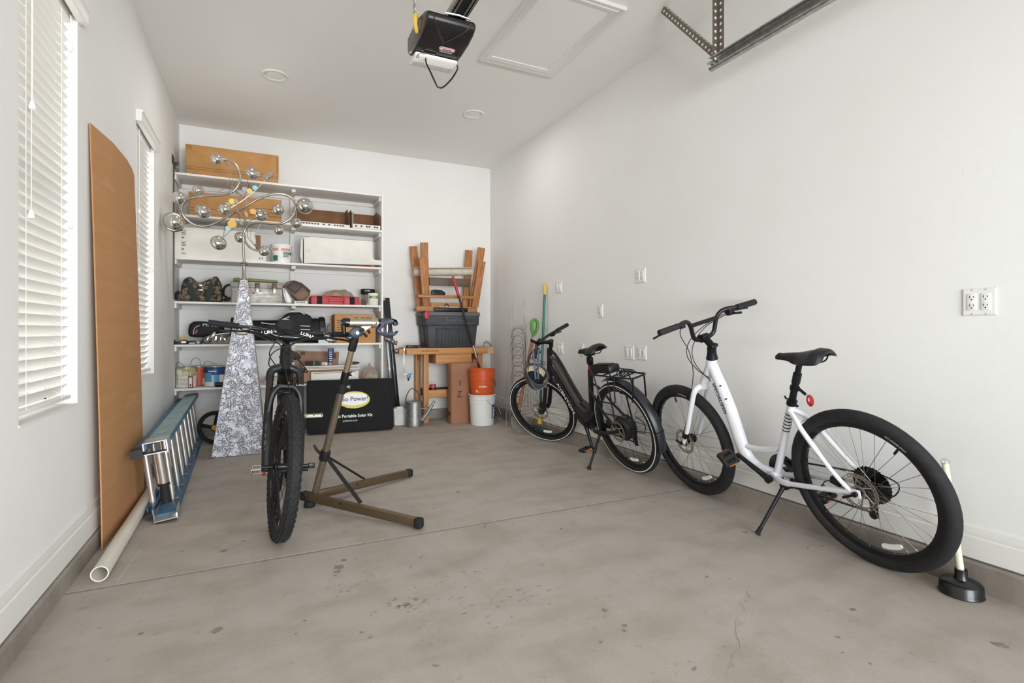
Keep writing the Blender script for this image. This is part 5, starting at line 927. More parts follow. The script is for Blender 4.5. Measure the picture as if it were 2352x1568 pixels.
# broom: green pole with yellow ends
tb = tp(1252, 652, 4.71); bb_ = tp(1240, 957, 4.70); t = thing('push_broom', 'green broom pole with yellow ends leaning behind the dark bike front wheel', 'broom', V((bb_.x, bb_.y, 0))); f = lambda k: tb.lerp(bb_, k)
MB().tube([f(.07), f(1)], .0125, 14).build('pole', mat('pole_green', '#1f6f62', .4), t); mb = MB(); mb.tube([f(0), f(.012), f(.08)], [.009, .0155, .0145], 14); mb.build('tip', M_yel, t)
d = (bb_-tb).normalized(); MB().tube([bb_-d*.02, bb_+d*.07], [.015, .022], 12).build('socket', mat('socket_yellow', '#dba233', .5), t)
hd = V((bb_.x+d.x*.09, bb_.y+d.y*.09, 0)); mb = MB(); mb.box((hd.x+.0, hd.y, .045), (.07, .34, .07), rot=(0, 0, .0), bev=.012); mb.build('broom_head', mat('broom_green', '#21443c', .7), t)
# plunger
px_, py_ = 2.532, 1.128; t = thing('plunger', 'black rubber plunger with pale handle behind the white bike rear wheel', 'plunger', (px_, py_, 0))
MB().lathe([(.0, .055), (.016, .085), (.017, .098), (.021, .10), (.021, .072), (.026, .06), (.062, .052), (.070, .043), (.072, .012), (.075, .004), (.073, .001), (0, .001)][::-1], (px_, py_, 0), n=44).build('rubber_cup', mat('plunger_rubber', '#0f0f10', .35, coat=.2), t)
MB().tube([(px_, py_, .07), (2.58, 1.205, .5)], [.0135, .0125], 16).build('handle', mat('pale_handle', '#d8d2bb', .45), t); MB().sph((2.581, 1.206, .505), .0165, n=14).build('handle_knob', M_clear, t)
# ================================================================== BICYCLES
class Bike:
    # local frame: x forward from the rear contact, y to the rider's left, z up the (leaning) frame
    def __init__(s, root, cx, cy, yaw, lean):
        f = V((math.sin(yaw), math.cos(yaw), 0)); l0 = V((-math.cos(yaw), math.sin(yaw), 0)); u = V((0, 0, 1))*math.cos(lean)+l0*math.sin(lean); l = u.cross(f)
        s.W = Matrix(((f.x, l.x, u.x, cx), (f.y, l.y, u.y, cy), (f.z, l.z, u.z, .002), (0, 0, 0, 1))); s.root = root; s.S = None
    def steer(s, base, ha, ang):
        # turn about the head axis through base (x, z), head angle ha from the horizontal
        ax = V((-math.cos(math.radians(ha)), 0, math.sin(math.radians(ha)))); b = V((base[0], 0, base[1]))
        s.S = Matrix.Translation(b) @ Matrix.Rotation(ang, 4, ax) @ Matrix.Translation(-b)
def bike_thing(name, label, pos):
    o = bpy.data.objects.new(name, None); COL.objects.link(o); o.empty_display_size = .05; return tag(o, label, 'bicycle')
M_spk = mat('spoke_steel', '#8f8d89', .35, 1.0); M_spkb = mat('spoke_black', '#2a2a2b', .4, .8); M_rim = mat('rim_black', '#141415', .35, .3); M_rotor = mat('rotor_steel', '#a39a8d', .35, 1.0); M_refl = mat('reflective_strip', '#e6e6e4', .35)
M_bframe = mat('frame_black', '#0e0e10', .4, coat=.15); M_alloyb = mat('black_alloy', '#131417', .38, .3); M_cable = mat('cable_black', '#131313', .5); M_grip = mat('grip_rubber', '#15161a', .8); M_grey = mat('dark_grey_paint', '#3d3b38', .35, coat=.4)
M_chain = mat('chain_steel', '#4a443c', .5, .8); M_orange = mat('pedal_reflector', '#b8692a', .4); M_redr = mat('red_reflector', '#8f1219', .2)
def wheel(bk, name, c, R, tw, S, nsp=32, spoke=None, rotor=.08, cass=0, motor=0, knobs=False, stripe=False, rimd=.022, phase=0.0, tread=0, hubw=.05):
    T = Matrix.Translation((c[0], 0, c[1])); M = (S @ T) if S is not None else T; root = bk.root
    rc = R-tw*.52; n = 14; pf = []
    for k in range(n):
        a = 2*math.pi*k/n; pf.append((rc+tw*.52*math.cos(a), tw*.5*math.sin(a)))
    mb = MB(M); mb.lathe(pf, (0, 0, 0), (0, 1, 0), 72, closed=True)
    if knobs:
        nk = 62
        for k in range(nk):
            a = 2*math.pi*k/nk; o = .5*2*math.pi/nk
            for (ang, lat, w_, l_, h_) in ((a, .0105, .013, .016, .006), (a, -.0105, .013, .016, .006), (a+o, .024, .010, .018, .008), (a+o, -.024, .010, .018, .008)):
                rr_ = R-.001 if abs(lat) < .02 else R-.0095; cx_, cz_ = rr_*math.cos(ang), rr_*math.sin(ang)
                mb.box((cx_, lat, cz_), (h_, w_, l_), rot=rotm((0, -ang, 0)) @ rotm((0, 0, (0 if abs(lat) < .02 else (.75 if lat > 0 else -.75)))))
    elif tread:
        for k in range(tread):
            a = 2*math.pi*k/tread
            for s_ in (-1, 1): mb.box(((R-.0008)*math.cos(a), s_*tw*.2, (R-.0008)*math.sin(a)), (.002, tw*.3, .004), rot=rotm((0, -a, 0)) @ rotm((s_*.5, 0, s_*-.25)))
    w = mb.build(name, M_rubber, root)
    ro = R-tw*.93; mb = MB(M); mb.lathe([(ro, -.016), (ro, .016), (ro-.006, .016), (ro-rimd, .010), (ro-rimd, -.010), (ro-.006, -.016)], (0, 0, 0), (0, 1, 0), 72, closed=True); mb.build('rim', M_rim, w)
    mb = MB(M); hr = motor*.9 if motor else .026
    for k in range(nsp):
        sd = 1 if k % 2 == 0 else -1; a = 2*math.pi*k/nsp+phase; off = (.95 if motor == 0 else .35)*(1 if (k//2) % 2 == 0 else -1)
        p0 = V((hr*math.cos(a+off), sd*hubw*.56, hr*math.sin(a+off))); p1 = V(((ro-rimd+.002)*math.cos(a), sd*.004, (ro-rimd+.002)*math.sin(a)))
        mb.tube([p0, p1], .00115, 4, cap=False); mb.tube([p1.lerp(p0, .05), p1], .0021, 5, cap=False, m=1)
    mb.build('spokes', [spoke or M_spk, M_alu], w)
    mb = MB(M)
    if motor: mb.lathe([(0, -.05), (motor*.75, -.05), (motor*.95, -.035), (motor, -.03), (motor, .03), (motor*.95, .035), (motor*.75, .05), (0, .052)], (0, 0, 0), (0, 1, 0), 40); mb.lathe([(motor*1.0, -.028), (motor*1.06, -.028), (motor*1.06, -.024), (motor, -.024)], (0, 0, 0), (0, 1, 0), 40, closed=True); mb.lathe([(motor*1.0, .024), (motor*1.06, .024), (motor*1.06, .028), (motor, .028)], (0, 0, 0), (0, 1, 0), 40, closed=True)
    else: mb.lathe([(.008, -hubw*.75), (.02, -hubw*.62), (.029, -hubw*.6), (.029, -hubw*.52), (.017, -hubw*.4), (.017, hubw*.4), (.029, hubw*.52), (.029, hubw*.6), (.02, hubw*.62), (.008, hubw*.75)], (0, 0, 0), (0, 1, 0), 22)
    mb.build('hub', M_bframe, w)
    if rotor:
        mb = MB(M); y = hubw*.5+.018+(.03 if motor else 0); nr = 30
        mb.lathe([(rotor, y), (rotor, y+.002), (rotor-.0045, y+.002), (rotor-.0045, y)], (0, 0, 0), (0, 1, 0), 60, closed=True); mb.lathe([(rotor-.0125, y), (rotor-.0125, y+.002), (rotor-.0175, y+.002), (rotor-.0175, y)], (0, 0, 0), (0, 1, 0), 60, closed=True)
        for k in range(nr): a = 2*math.pi*k/nr; mb.box(((rotor-.0085)*math.cos(a), y+.001, (rotor-.0085)*math.sin(a)), (.012, .002, .0055), rot=(0, -a+.5, 0))
        for k in range(6): a = 2*math.pi*k/6; mb.tube([(.026*math.cos(a), y+.001, .026*math.sin(a)), ((rotor-.015)*math.cos(a+.55), y+.001, (rotor-.015)*math.sin(a+.55))], .0032, 4)
        mb.lathe([(.018, y), (.032, y), (.032, y+.003), (.018, y+.003)], (0, 0, 0), (0, 1, 0), 24, closed=True); mb.build('brake_rotor', M_rotor, w)
    if cass:
        mb = MB(M)
        for k in range(8):
            r_ = cass-(cass-.03)*k/7; y = -hubw*.5-.016-k*.0042; pts = []; nt_ = int(r_*420)
            mb.lathe([(.012, y), (r_, y), (r_, y-.0022), (.012, y-.0022)], (0, 0, 0), (0, 1, 0), 40)
            if k < 2: [mb.box((r_*math.cos(2*math.pi*q_/nt_), y-.001, r_*math.sin(2*math.pi*q_/nt_)), (.006, .002, .006), rot=(0, -2*math.pi*q_/nt_+.78, 0)) for q_ in range(nt_)]
        mb.build('cassette', M_blackg, w)
    if stripe:
        mb = MB(M)
        for s_ in (-1, 1): mb.lathe([(rc+.004, s_*tw*.506), (rc+.011, s_*tw*.497), (rc+.011, s_*tw*.505), (rc+.004, s_*tw*.514)], (0, 0, 0), (0, 1, 0), 72, closed=True)
        mb.build('reflective_stripe', M_refl, w)
    return w, M, ro, rc
def valve(w, M, ro, a):
    mb = MB(M); d = V((math.cos(a), 0, math.sin(a))); mb.tube([d*(ro-.02), d*(ro-.033)], .003, 8); mb.tube([d*(ro-.033), d*(ro-.06)], [.005, .0045], 8); mb.build('valve', M_blackm, w)
def wreflector(w, M, ro, a, hw=.05):
    mb = MB(M); vs = []
    for k in range(9):
        q_ = a+(k/8-.5)*.36; r_ = ro-.055; e = .011*(1 if 0 < k < 8 else .6)
        for rr_, y in ((r_-e, .012), (r_+e, .012), (r_+e, .004), (r_-e, .004)): vs.append((rr_*math.cos(q_), y, rr_*math.sin(q_)))
    fs = [(i*4+j, i*4+(j+1) % 4, i*4+4+(j+1) % 4, i*4+4+j) for i in range(8) for j in range(4)]+[(0, 1, 2, 3), (32, 33, 34, 35)]
    mb.add(vs, fs); mb.build('spoke_reflector', M_refl, w)
def arcwrite(w, M, s, size, r, y, a0, mt=None, flip=False, name='lettering', sx=1.0, bold=.02, inw=False):
    # lettering bent along a tyre or rim; read from the +y side (or -y when flip)
    q_ = MB(); q_.text(s, size, Matrix.Identity(4), 0, .0004, sx, bold); mb = MB(M); k = -1 if flip else 1; kx, ky = (1, -1) if inw else (k, 1)
    vs = [V(((r+ky*p.y)*math.cos(a0+kx*p.x/r), y+k*abs(p.z), (r+ky*p.y)*math.sin(a0+kx*p.x/r))) for p in q_.v]; mb.add(vs, q_.f); mb.build(name, mt or M_letter, w)
def saddle(bk, nose, rear, wn, wr, drop, mt=None, tilt=0.0):
    root = bk.root; mb = MB(); L = nose[0]-rear[0]
    st = [(0, .55, .0, .6), (.06, .85, .010, .9), (.2, 1, .014, 1), (.38, .80, .006, 1), (.55, .42, .0, .85), (.75, .27, .0, .6), (.93, .22, -.003, .45), (1, .12, -.014, .2)]
    def f(i, j):
        x = i*7; k = min(int(x), 6); t_ = x-k; a, b = st[k], st[k+1]; u_, w_, h_, d_ = [a[q_]+(b[q_]-a[q_])*t_ for q_ in range(4)]
        hw = wr*.5*w_; y = (j*2-1); e = abs(y)**2.6
        return V((rear[0]+L*u_, hw*math.copysign(abs(y)**.9, y), rear[1]+(nose[1]-rear[1])*u_+h_-drop*d_*e+(-.004*(1-abs(y)) if .2 < u_ < .9 else 0)))
    mb.slab(lambda i, j: f(i, j), (0, 0, -1), .009, 28, 14); s_ = mb.build('saddle', mt or mat('saddle_black', '#101115', .55), root, 60)
    mb = MB(); xm = rear[0]+L*.45; z = (nose[1]+rear[1])/2
    for sd in (-1, 1): mb.tube(smoothpath([(rear[0]+L*.10, sd*.035, z-.018), (rear[0]+L*.2, sd*.024, z-.05), (rear[0]+L*.62, sd*.02, z-.052), (rear[0]+L*.8, sd*.008, z-.018)], 5), .0036, 7)
    mb.build('rails', M_alloyb, s_); return s_
def pedal(bk, c, sd, mt, refl=True, cage=False, rot=0.0):
    root = bk.root; T = Matrix.Translation(c) @ rotm((0, rot, 0)); mb = MB(T)
    if cage:
        for x in (-.045, .045): mb.tube([(x, -.048, 0), (x, .048, 0)], .006, 6)
        for y in (-.048, .048, 0): mb.tube([(-.045, y, 0), (.045, y, 0)], .0055, 6)
        for x in (-.045, .045):
            for y in (-.048, 0, .048): mb.tube([(x, y, -.011), (x, y, .011)], .003, 5)
        mb.tube([(0, -.055, 0), (0, .055, 0)], .011, 10)
    else:
        mb.box((0, -.038*1, 0), (.085, .02, .022), bev=.004); mb.box((0, .038, 0), (.085, .02, .022), bev=.004); mb.box((0, 0, 0), (.024, .09, .024), bev=.006); mb.box((.036, 0, 0), (.016, .085, .022), bev=.004); mb.box((-.036, 0, 0), (.016, .085, .022), bev=.004)
    mb.tube([(0, -sd*.04, 0), (0, -sd*.066, 0)], .007, 8); p = mb.build('pedal', mt, root)
    if refl:
        for x in (-.045, .045): MB(T).box((x, 0, 0), (.003, .055, .014)).build('pedal_reflector', M_orange, p)
    return p
def crank(bk, bb, end, y, mt, foot=None):
    mb = MB(); a = V((bb[0], y, bb[1])); b = V((end[0], y+(.012 if y > 0 else -.012), end[1])); mb.tube([a, a.lerp(b, .3), a.lerp(b, .8), b], [.018, .014, .012, .013], 10, flat=((0, 1, 0), 1.0)); mb.lathe([(0, -.012), (.02, -.012), (.021, .012), (0, .014)], a, (0, 1, 0), 20); return mb.build('crank_arm', mt, bk.root)
def chainloop(bk, bb, rbb, rx, rrx, y, rd=None):
    mb = MB(); A_ = V((bb[0], y, bb[1])); B_ = V((rx[0], y, rx[1])); pts = []
    up = [A_+V((0, 0, rbb)), B_+V((0, 0, rrx))]
    lo_ = ([B_+V((rrx*.9, 0, -rrx*.4)), V((rx[0]+.01, y, rx[1]-.14))] if rd else [B_+V((0, 0, -rrx))])+[A_+V((0, 0, -rbb))]
    for seg in (up, lo_):
        for a, b in zip(seg, seg[1:]):
            n = max(2, int((b-a).length/.0127)); ang = math.atan2((b-a).z, (b-a).x)
            for k in range(n): mb.box(a.lerp(b, (k+.5)/n), (.0105, .0055 if k % 2 else .008, .0075), rot=(0, -ang, 0))
    return mb.build('chain', M_chain, bk.root)
def finish(bk): bk.root.matrix_world = bk.W
def put(mb, name, mt, par): return mb.build(name, mt, par)

# ------------------------------------------------------------------ white step-through bike by the right wall
wbk = bike_thing('bicycle', 'white low-step bike with black saddle, nearest at the right wall', None); B_ = Bike(wbk, 2.508, 1.42, .072, .263); R_, TW_ = .366, .060
M_wf = mat('frame_white', '#e3e3e8', .25, coat=.6); FA = (1.144, R_)
B_.steer((.80, .92), 69, math.radians(0)); S_ = Matrix.Identity(4)
w, M, ro, rc = wheel(B_, 'rear_wheel', (0, R_), R_, TW_, None, 32, M_spk, .086, .085, phase=.1); valve(w, M, ro, math.radians(128)); wreflector(w, M, ro, math.radians(-108))
arcwrite(w, M, 'PATHFINDER SPORT', .010, ro+.008, TW_*.47, math.radians(126))
mb = MB(M); 
w, M, ro, rc = wheel(B_, 'front_wheel', FA, R_, TW_, S_, 32, M_spk, .080, 0); valve(w, M, ro, math.radians(78)); wreflector(w, M, ro, math.radians(-112)); arcwrite(w, M, 'PATHFINDER', .013, ro+.008, TW_*.47, math.radians(100))
bb = (.485, .300); fr_ = MB()
fr_.tube([(.787, 0, .925), (.80, 0, .885), (.892, 0, .775)], [.029, .031, .027], 18)
fr_.tube(smoothpath([(.795, 0, .885), (.765, 0, .78), (.728, 0, .64), (.705, 0, .50), (.695, 0, .44), (.668, 0, .36), (.61, 0, .315), (.485, 0, .30)], 6), [.034]*6+[.037]*6+[.038]*6+[.038]*6+[.037]*6+[.034]*6+[.03]*7, 18, flat=((1, 0, 0), .86))
fr_.tube(smoothpath([(.70, 0, .425), (.62, 0, .422), (.54, 0, .43), (.47, 0, .448), (.412, 0, .482)], 5), .016, 14)
fr_.tube([(.485, 0, .30), (.30, 0, .725)], .0185, 16); fr_.tube([(bb[0], -.036, bb[1]), (bb[0], .036, bb[1])], .026, 18)
for sd in (-1, 1):
    fr_.tube(smoothpath([(.313, sd*.012, .685), (.27, sd*.03, .655), (.225, sd*.045, .60), (.11, sd*.058, .455), (.03, sd*.062, .375), (.0, sd*.062, R_-.002)], 6), [.012]*16+[.010]*15, 12)
    fr_.tube(smoothpath([(.46, sd*.03, .295), (.40, sd*.05, .30), (.30, sd*.06, .318), (.06, sd*.064, .36), (-.002, sd*.062, R_)], 5), [.017]*8+[.013]*13, 12, flat=((0, 0, 1), .8)); fr_.box((.0, sd*.062, R_), (.04, .007, .04), bev=.006)
fr_.tube([(.262, -.03, .64), (.262, .03, .64)], .007, 8); put(fr_, 'frame', M_wf, wbk)
fm = bpy.data.objects[wbk.children[-1].name]
mb = MB(); d = V((-.066, 0, -.24)).normalized(); mb.text('SPECIALIZED', .034, fr((.757, .0335, .70), d, V((0, 1, 0)).cross(d)), ext=.0006, sx=.95, bold=.01); put(mb, 'lettering', M_ink, fm)
mb = MB(); a, b = V((.485, 0, .30)), V((.30, 0, .725))
for k in range(6): p = a.lerp(b, .64+.042*k); dd = (b-a).normalized(); mb.tube([p, p+dd*.006], .0192, 18)
put(mb, 'seat_tube_stripes', M_ink, fm)
mb = MB(); mb.tube([(.735, .022, .775), (.733, .030, .775)], .004, 8); mb.tube([(.712, .022, .70), (.710, .031, .70)], .004, 8); put(mb, 'boss', M_blackm, fm)
mb = MB(); a, b = V((.300, 0, .725)), V((.205, 0, .945)); f_ = lambda k: a.lerp(b, k); mb.tube([f_(0), f_(.62)], .0165, 14); mb.tube([f_(.48), f_(.70)], .0195, 14); mb.tube([f_(.6), f_(1)], .0135, 14); mb.box(f_(1.0)+V((.0, 0, .005)), (.06, .045, .03), bev=.008); put(mb, 'seatpost', M_alloyb, wbk); sp = wbk.children[-1]
mb = MB(); mb.lathe([(.0155, -.012), (.024, -.012), (.024, .012), (.0155, .012)], f_(.01), b-a, 16, closed=True); mb.tube([f_(.01)+V((-.02, .022, 0)), f_(.01)+V((-.055, .028, -.004))], .006, 8); mb.tube([f_(.01)+V((.02, .01, .02)), f_(.01)+V((.034, .0, .026))], .005, 8); put(mb, 'seat_clamp', M_alloyb, wbk)
mb = MB(); c = f_(.36); mb.lathe([(.017, -.008), (.022, -.008), (.022, .008), (.017, .008)], c, b-a, 14, closed=True); mb.tube([c+V((-.02, 0, .0)), c+V((-.055, 0, -.028))], .007, 8); put(mb, 'reflector_bracket', M_alloyb, wbk); rb_ = wbk.children[-1]
mb = MB(); mb.sph(c+V((-.072, 0, -.055)), (.010, .021, .029), n=20, rot=(0, .1, 0)); put(mb, 'red_reflector', M_redr, rb_)
saddle(B_, (.335, .980), (.055, .992), .16, .165, .045)
mb = MB()
for sd in (-1, 1):
    mb.tube(smoothpath([(.905, sd*.0, .752), (.915, sd*.035, .748), (.935, sd*.054, .72), (.99, sd*.056, .62), (1.08, sd*.056, .45), (1.135, sd*.056, .368)], 6), [.018]*7+[.017]*6+[.016]*6+[.015]*6+[.0125]*6, 14); mb.box((1.14, sd*.056, .372), (.024, .009, .04), bev=.004)
mb.tube([(.886, 0, .775), (.905, 0, .745)], .026, 16); put(mb, 'fork', M_wf, wbk)
mb = MB(); mb.lathe([(.033, 0), (.031, .012), (.0265, .03), (.025, .055), (.026, .06), (.026, .068), (.0225, .07), (.0225, .078), (.0255, .08), (.0255, .09), (.02, .092), (0, .092)], (.785, 0, .925), V((-.24, 0, .97)), 20); put(mb, 'headset', M_alloyb, wbk)
mb = MB(); mb.tube([(.765, 0, 1.0), (.79, 0, 1.03), (.815, 0, 1.048)], [.022, .02, .021], 12); mb.tube([(.815, -.025, 1.048), (.815, .025, 1.048)], .024, 14); mb.box((.752, 0, 1.0), (.03, .045, .02), rot=(0, .3, 0), bev=.004); put(mb, 'stem', M_alloyb, wbk)
mb = MB(); mb.tube(smoothpath([(.74, .345, 1.170), (.745, .22, 1.172), (.758, .17, 1.178), (.775, .125, 1.172), (.79, .095, 1.14), (.808, .075, 1.07), (.815, .045, 1.048), (.815, 0, 1.046), (.815, -.045, 1.048), (.808, -.075, 1.07), (.79, -.095, 1.14), (.775, -.125, 1.172), (.758, -.17, 1.178), (.745, -.22, 1.172), (.74, -.345, 1.170)], 6), .0125, 12); mb.tube([(.789, -.095, 1.142), (.789, .095, 1.142)], .012, 12); put(mb, 'handlebar', M_alloyb, wbk)
for sd in (-1, 1):
    mb = MB(); mb.tube([(.738, sd*.348, 1.170), (.738, sd*.342, 1.170), (.744, sd*.225, 1.172), (.745, sd*.215, 1.172)], [.0165, .0178, .0165, .017], 14)
    put(mb, 'grip', M_grip, wbk)
    mb = MB(); mb.tube(smoothpath([(.77, sd*.165, 1.168), (.80, sd*.175, 1.155), (.815, sd*.22, 1.15), (.808, sd*.30, 1.143), (.80, sd*.345, 1.138)], 5), .006, 8, flat=((0, 0, 1), 1.3)); mb.box((.768, sd*.175, 1.165), (.045, .03, .03), bev=.006); put(mb, 'brake_lever', M_alloyb, wbk)
mb = MB(); mb.box((.79, -.20, 1.148), (.04, .045, .035), bev=.01); mb.tube([(.765, -.205, 1.14), (.755, -.25, 1.132)], .007, 8); put(mb, 'shifter', M_alloyb, wbk)
for pts in ([(.79, .16, 1.155), (.86, .12, 1.09), (.93, .03, .97), (.92, .04, .85), (.94, .06, .75), (1.02, .062, .58), (1.12, .064, .42)], [(.79, -.16, 1.15), (.87, -.06, 1.10), (.92, .02, 1.03), (.93, .05, .95), (.87, .05, .87), (.80, .036, .82)], [(.80, -.18, 1.14), (.88, -.08, 1.09), (.90, .02, 1.0), (.88, .045, .9), (.79, .036, .80)]): put(MB().tube(smoothpath(pts, 6), .0026, 6), 'cable', M_cable, wbk)
c1 = V((.66, .085, .402)); crank(B_, bb, (c1.x, c1.z), .062, M_alloyb); crank(B_, bb, (.325, .198), -.062, M_alloyb)
pedal(B_, (.662, .14, .402), 1, M_black, rot=-.75); pedal(B_, (.322, -.112, .196), -1, M_black, rot=-.5)
mb = MB(); mb.lathe([(.05, -.002), (.078, -.002), (.078, .002), (.05, .002)], (bb[0], -.046, bb[1]), (0, 1, 0), 44, closed=True); mb.lathe([(.07, -.004), (.094, -.004), (.096, 0), (.094, .004), (.07, .004)], (bb[0], -.054, bb[1]), (0, 1, 0), 44, closed=True)
for k in range(5): a = k*1.2566; mb.tube([(bb[0], -.046, bb[1]), (bb[0]+.06*math.cos(a), -.046, bb[1]+.06*math.sin(a))], .006, 6)
put(mb, 'chainring', M_blackg, wbk); chainloop(B_, bb, .075, (0, R_), .05, -.046, True)
mb = MB(); mb.tube([(.0, -.05, R_-.03), (.02, -.075, R_-.06)], .012, 8); mb.prism([(-.012, 0), (.016, 0), (.022, -.11), (.012, -.125), (-.012, -.12), (-.02, -.02)], .008, fr((.02, -.055, R_-.05), (1, 0, 0), (0, 0, 1)), .002); mb.lathe([(0, 0), (.018, 0), (.018, .005), (0, .005)], (.024, -.05, R_-.155), (0, 1, 0), 14); mb.tube(smoothpath([(.02, -.06, R_-.05), (-.06, -.075, R_-.05), (-.10, -.07, R_+.02), (-.02, -.07, R_+.05)], 6), .003, 6); put(mb, 'derailleur', M_black, wbk)
mb = MB(); mb.box((.095, .05, R_+.028), (.05, .03, .035), rot=(0, -.3, 0), bev=.006); mb.tube(smoothpath([(.115, .06, R_+.03), (.14, .07, R_+.02), (.17, .065, R_-.02)], 5), .0026, 6); put(mb, 'brake_caliper', M_alloyb, wbk)
mb = MB(); mb.box((1.10, .055, .42), (.05, .03, .03), rot=(0, .9, 0), bev=.006); put(mb, 'brake_caliper', M_alloyb, wbk)
mb = MB(); mb.tube([(.0, .066, R_), (.0, .078, R_)], .012, 10); mb.tube([(0, .08, R_), (.045, .09, R_-.02)], .006, 8); put(mb, 'quick_release', M_alloyb, wbk); mb = MB(); mb.tube([(FA[0], -.07, R_), (FA[0], .072, R_)], .010, 10); mb.tube([(FA[0], .074, R_), (FA[0]+.035, .08, R_+.015)], .006, 8); put(mb, 'quick_release', M_alloyb, wbk)
ks = V((.470, .222, .064)); mb = MB(); k0 = V((.425, .035, .262)); mb.box(k0+V((0, -.015, .005)), (.045, .04, .04), bev=.008); mb.tube([k0, k0.lerp(ks, .15), k0.lerp(ks, .9)], [.013, .010, .009], 10); put(mb, 'kickstand', M_alloyb, wbk); kk = wbk.children[-1]; mb = MB(); mb.tube([k0.lerp(ks, .86), k0.lerp(ks, .97), ks], [.011, .012, .017], 10); put(mb, 'rubber_foot', M_blackm, kk)
finish(B_)
# ------------------------------------------------------------------ black electric step-through bike
eb = bike_thing('electric_bicycle', 'black step-through electric bike with rear rack and fender, parked before the white bike', None); E_ = Bike(eb, 2.532, 3.152, -.014, .279); R_, TW_ = .352, .052; WB = 1.191; FA = (WB, R_)
E_.steer((.93, .78), 68, math.radians(30)); S_ = E_.S
w, M, ro, rc = wheel(E_, 'rear_wheel', (0, R_), R_, TW_, None, 36, M_spkb, .082, .055, motor=.088, stripe=True, phase=.05, hubw=.06); wreflector(w, M, ro, math.radians(-95)); arcwrite(w, M, 'KENDA', .017, ro+.012, TW_*.46, math.radians(100))
w, M, ro, rc = wheel(E_, 'front_wheel', FA, R_, TW_, S_, 36, M_spkb, .082, 0, stripe=True); valve(w, M, ro, math.radians(115)); wreflector(w, M, ro, math.radians(-80)); arcwrite(w, M, 'KENDA', .017, ro+.012, TW_*.46, math.radians(62))
bb = (.44, .315); mb = MB(); mb.tube([(.835, 0, .935), (.945, 0, .70)], [.024, .027], 16)
mb.tube(smoothpath([(.91, 0, .78), (.78, 0, .60), (.65, 0, .40), (.56, 0, .31), (.44, 0, .30)], 6), [.024]*6+[.03]*6+[.034]*6+[.036]*7, 16)
mb.tube([(.45, 0, .30), (.285, 0, .78)], .021, 16); mb.prism([(.66, .42), (.50, .50), (.40, .44), (.37, .40), (.44, .27), (.55, .28)], .05, fr((0, .025, 0), (1, 0, 0), (0, 0, 1)), .008); mb.tube([(bb[0], -.045, bb[1]), (bb[0], .045, bb[1])], .03, 18)
for sd in (-1, 1):
    mb.tube(smoothpath([(.33, sd*.014, .655), (.29, sd*.04, .62), (.15, sd*.062, .47), (.0, sd*.07, R_)], 6), .0095, 10); mb.tube(smoothpath([(.43, sd*.04, .30), (.33, sd*.058, .285), (.2, sd*.068, .295), (.05, sd*.072, .335), (0, sd*.072, R_)], 5), [.02]*8+[.016]*13, 12, flat=((0, 0, 1), .7)); mb.box((0, sd*.072, R_), (.045, .008, .05), bev=.006)
put(mb, 'frame', M_bframe, eb); fm = eb.children[-1]
mb = MB(); mb.tube(smoothpath([(.855, 0, .865), (.80, 0, .83), (.735, 0, .73), (.64, 0, .58), (.54, 0, .46), (.46, 0, .425), (.415, 0, .45)], 6), [.02]*6+[.034]*6+[.038]*6+[.038]*6+[.034]*6+[.026]*7, 16, flat=((0, 1, 0), .8)); put(mb, 'battery_tube', M_grey, eb)
mb = MB(); mb.tube(smoothpath([(.845, 0, .915), (.78, 0, .895), (.70, 0, .80), (.60, 0, .63), (.51, 0, .50)], 6), .0135, 12); put(mb, 'top_tube', M_bframe, eb)
mb = MB(); d = V((-.24, 0, -.37)).normalized(); mb.text('AVENTON', .052, fr((.715, .034, .505), d, V((0, 1, 0)).cross(d)), ext=.0006, sx=1.25, bold=.015); put(mb, 'lettering', M_letter, fm); mb = MB(); mb.text('LEVEL.2', .024, fr((.33, .068, .29), (-1, 0, .05), (0, 0, 1)), ext=.0006); put(mb, 'lettering', mat('grey_lettering', '#a9a9a8', .5), fm)
# steering set
def sput(pts_fn, name, mt, par=eb): m_ = MB(S_); pts_fn(m_); return m_.build(name, mt, par)
def fk(m_):
    for sd in (-1, 1): m_.tube([(1.012, sd*.058, .60), (1.13, sd*.058, .375), (1.165, sd*.056, R_-.01)], [.019, .02, .018], 14); m_.box((WB-.01, sd*.056, R_), (.03, .012, .045), bev=.004)
    m_.tube(smoothpath([(1.02, .058, .595), (1.06, .045, .66), (1.08, 0, .70), (1.06, -.045, .66), (1.02, -.058, .595)], 5), .010, 8); m_.tube([(.95, 0, .70), (.965, 0, .665)], .026, 14); m_.box((.968, 0, .672), (.05, .16, .045), rot=(0, .38, 0), bev=.014)
sput(fk, 'fork', M_bframe); fo = eb.children[-1]
sput(lambda m_: [m_.tube([(.968, sd*.058, .675), (1.015, sd*.058, .595)], .0145, 14) for sd in (-1, 1)], 'stanchion', M_alu, fo)
sput(lambda m_: (m_.tube([(.83, 0, .945), (.805, 0, .995)], .019, 14), m_.tube([(.806, 0, .985), (.87, 0, 1.0), (.935, 0, 1.005)], [.021, .017, .02], 12), m_.tube([(.935, -.025, 1.005), (.935, .025, 1.005)], .022, 12), m_.lathe([(0, 0), (.02, 0), (.022, -.01)], (.801, 0, 1.006), (-.37, 0, .93), 16)), 'stem', M_alloyb)
sput(lambda m_: m_.tube(smoothpath([(.80, .32, 1.005), (.85, .2, 1.012), (.90, .10, 1.012), (.935, .04, 1.005), (.935, -.04, 1.005), (.90, -.10, 1.012), (.85, -.2, 1.012), (.80, -.32, 1.005)], 6), .0125, 12), 'handlebar', M_alloyb)
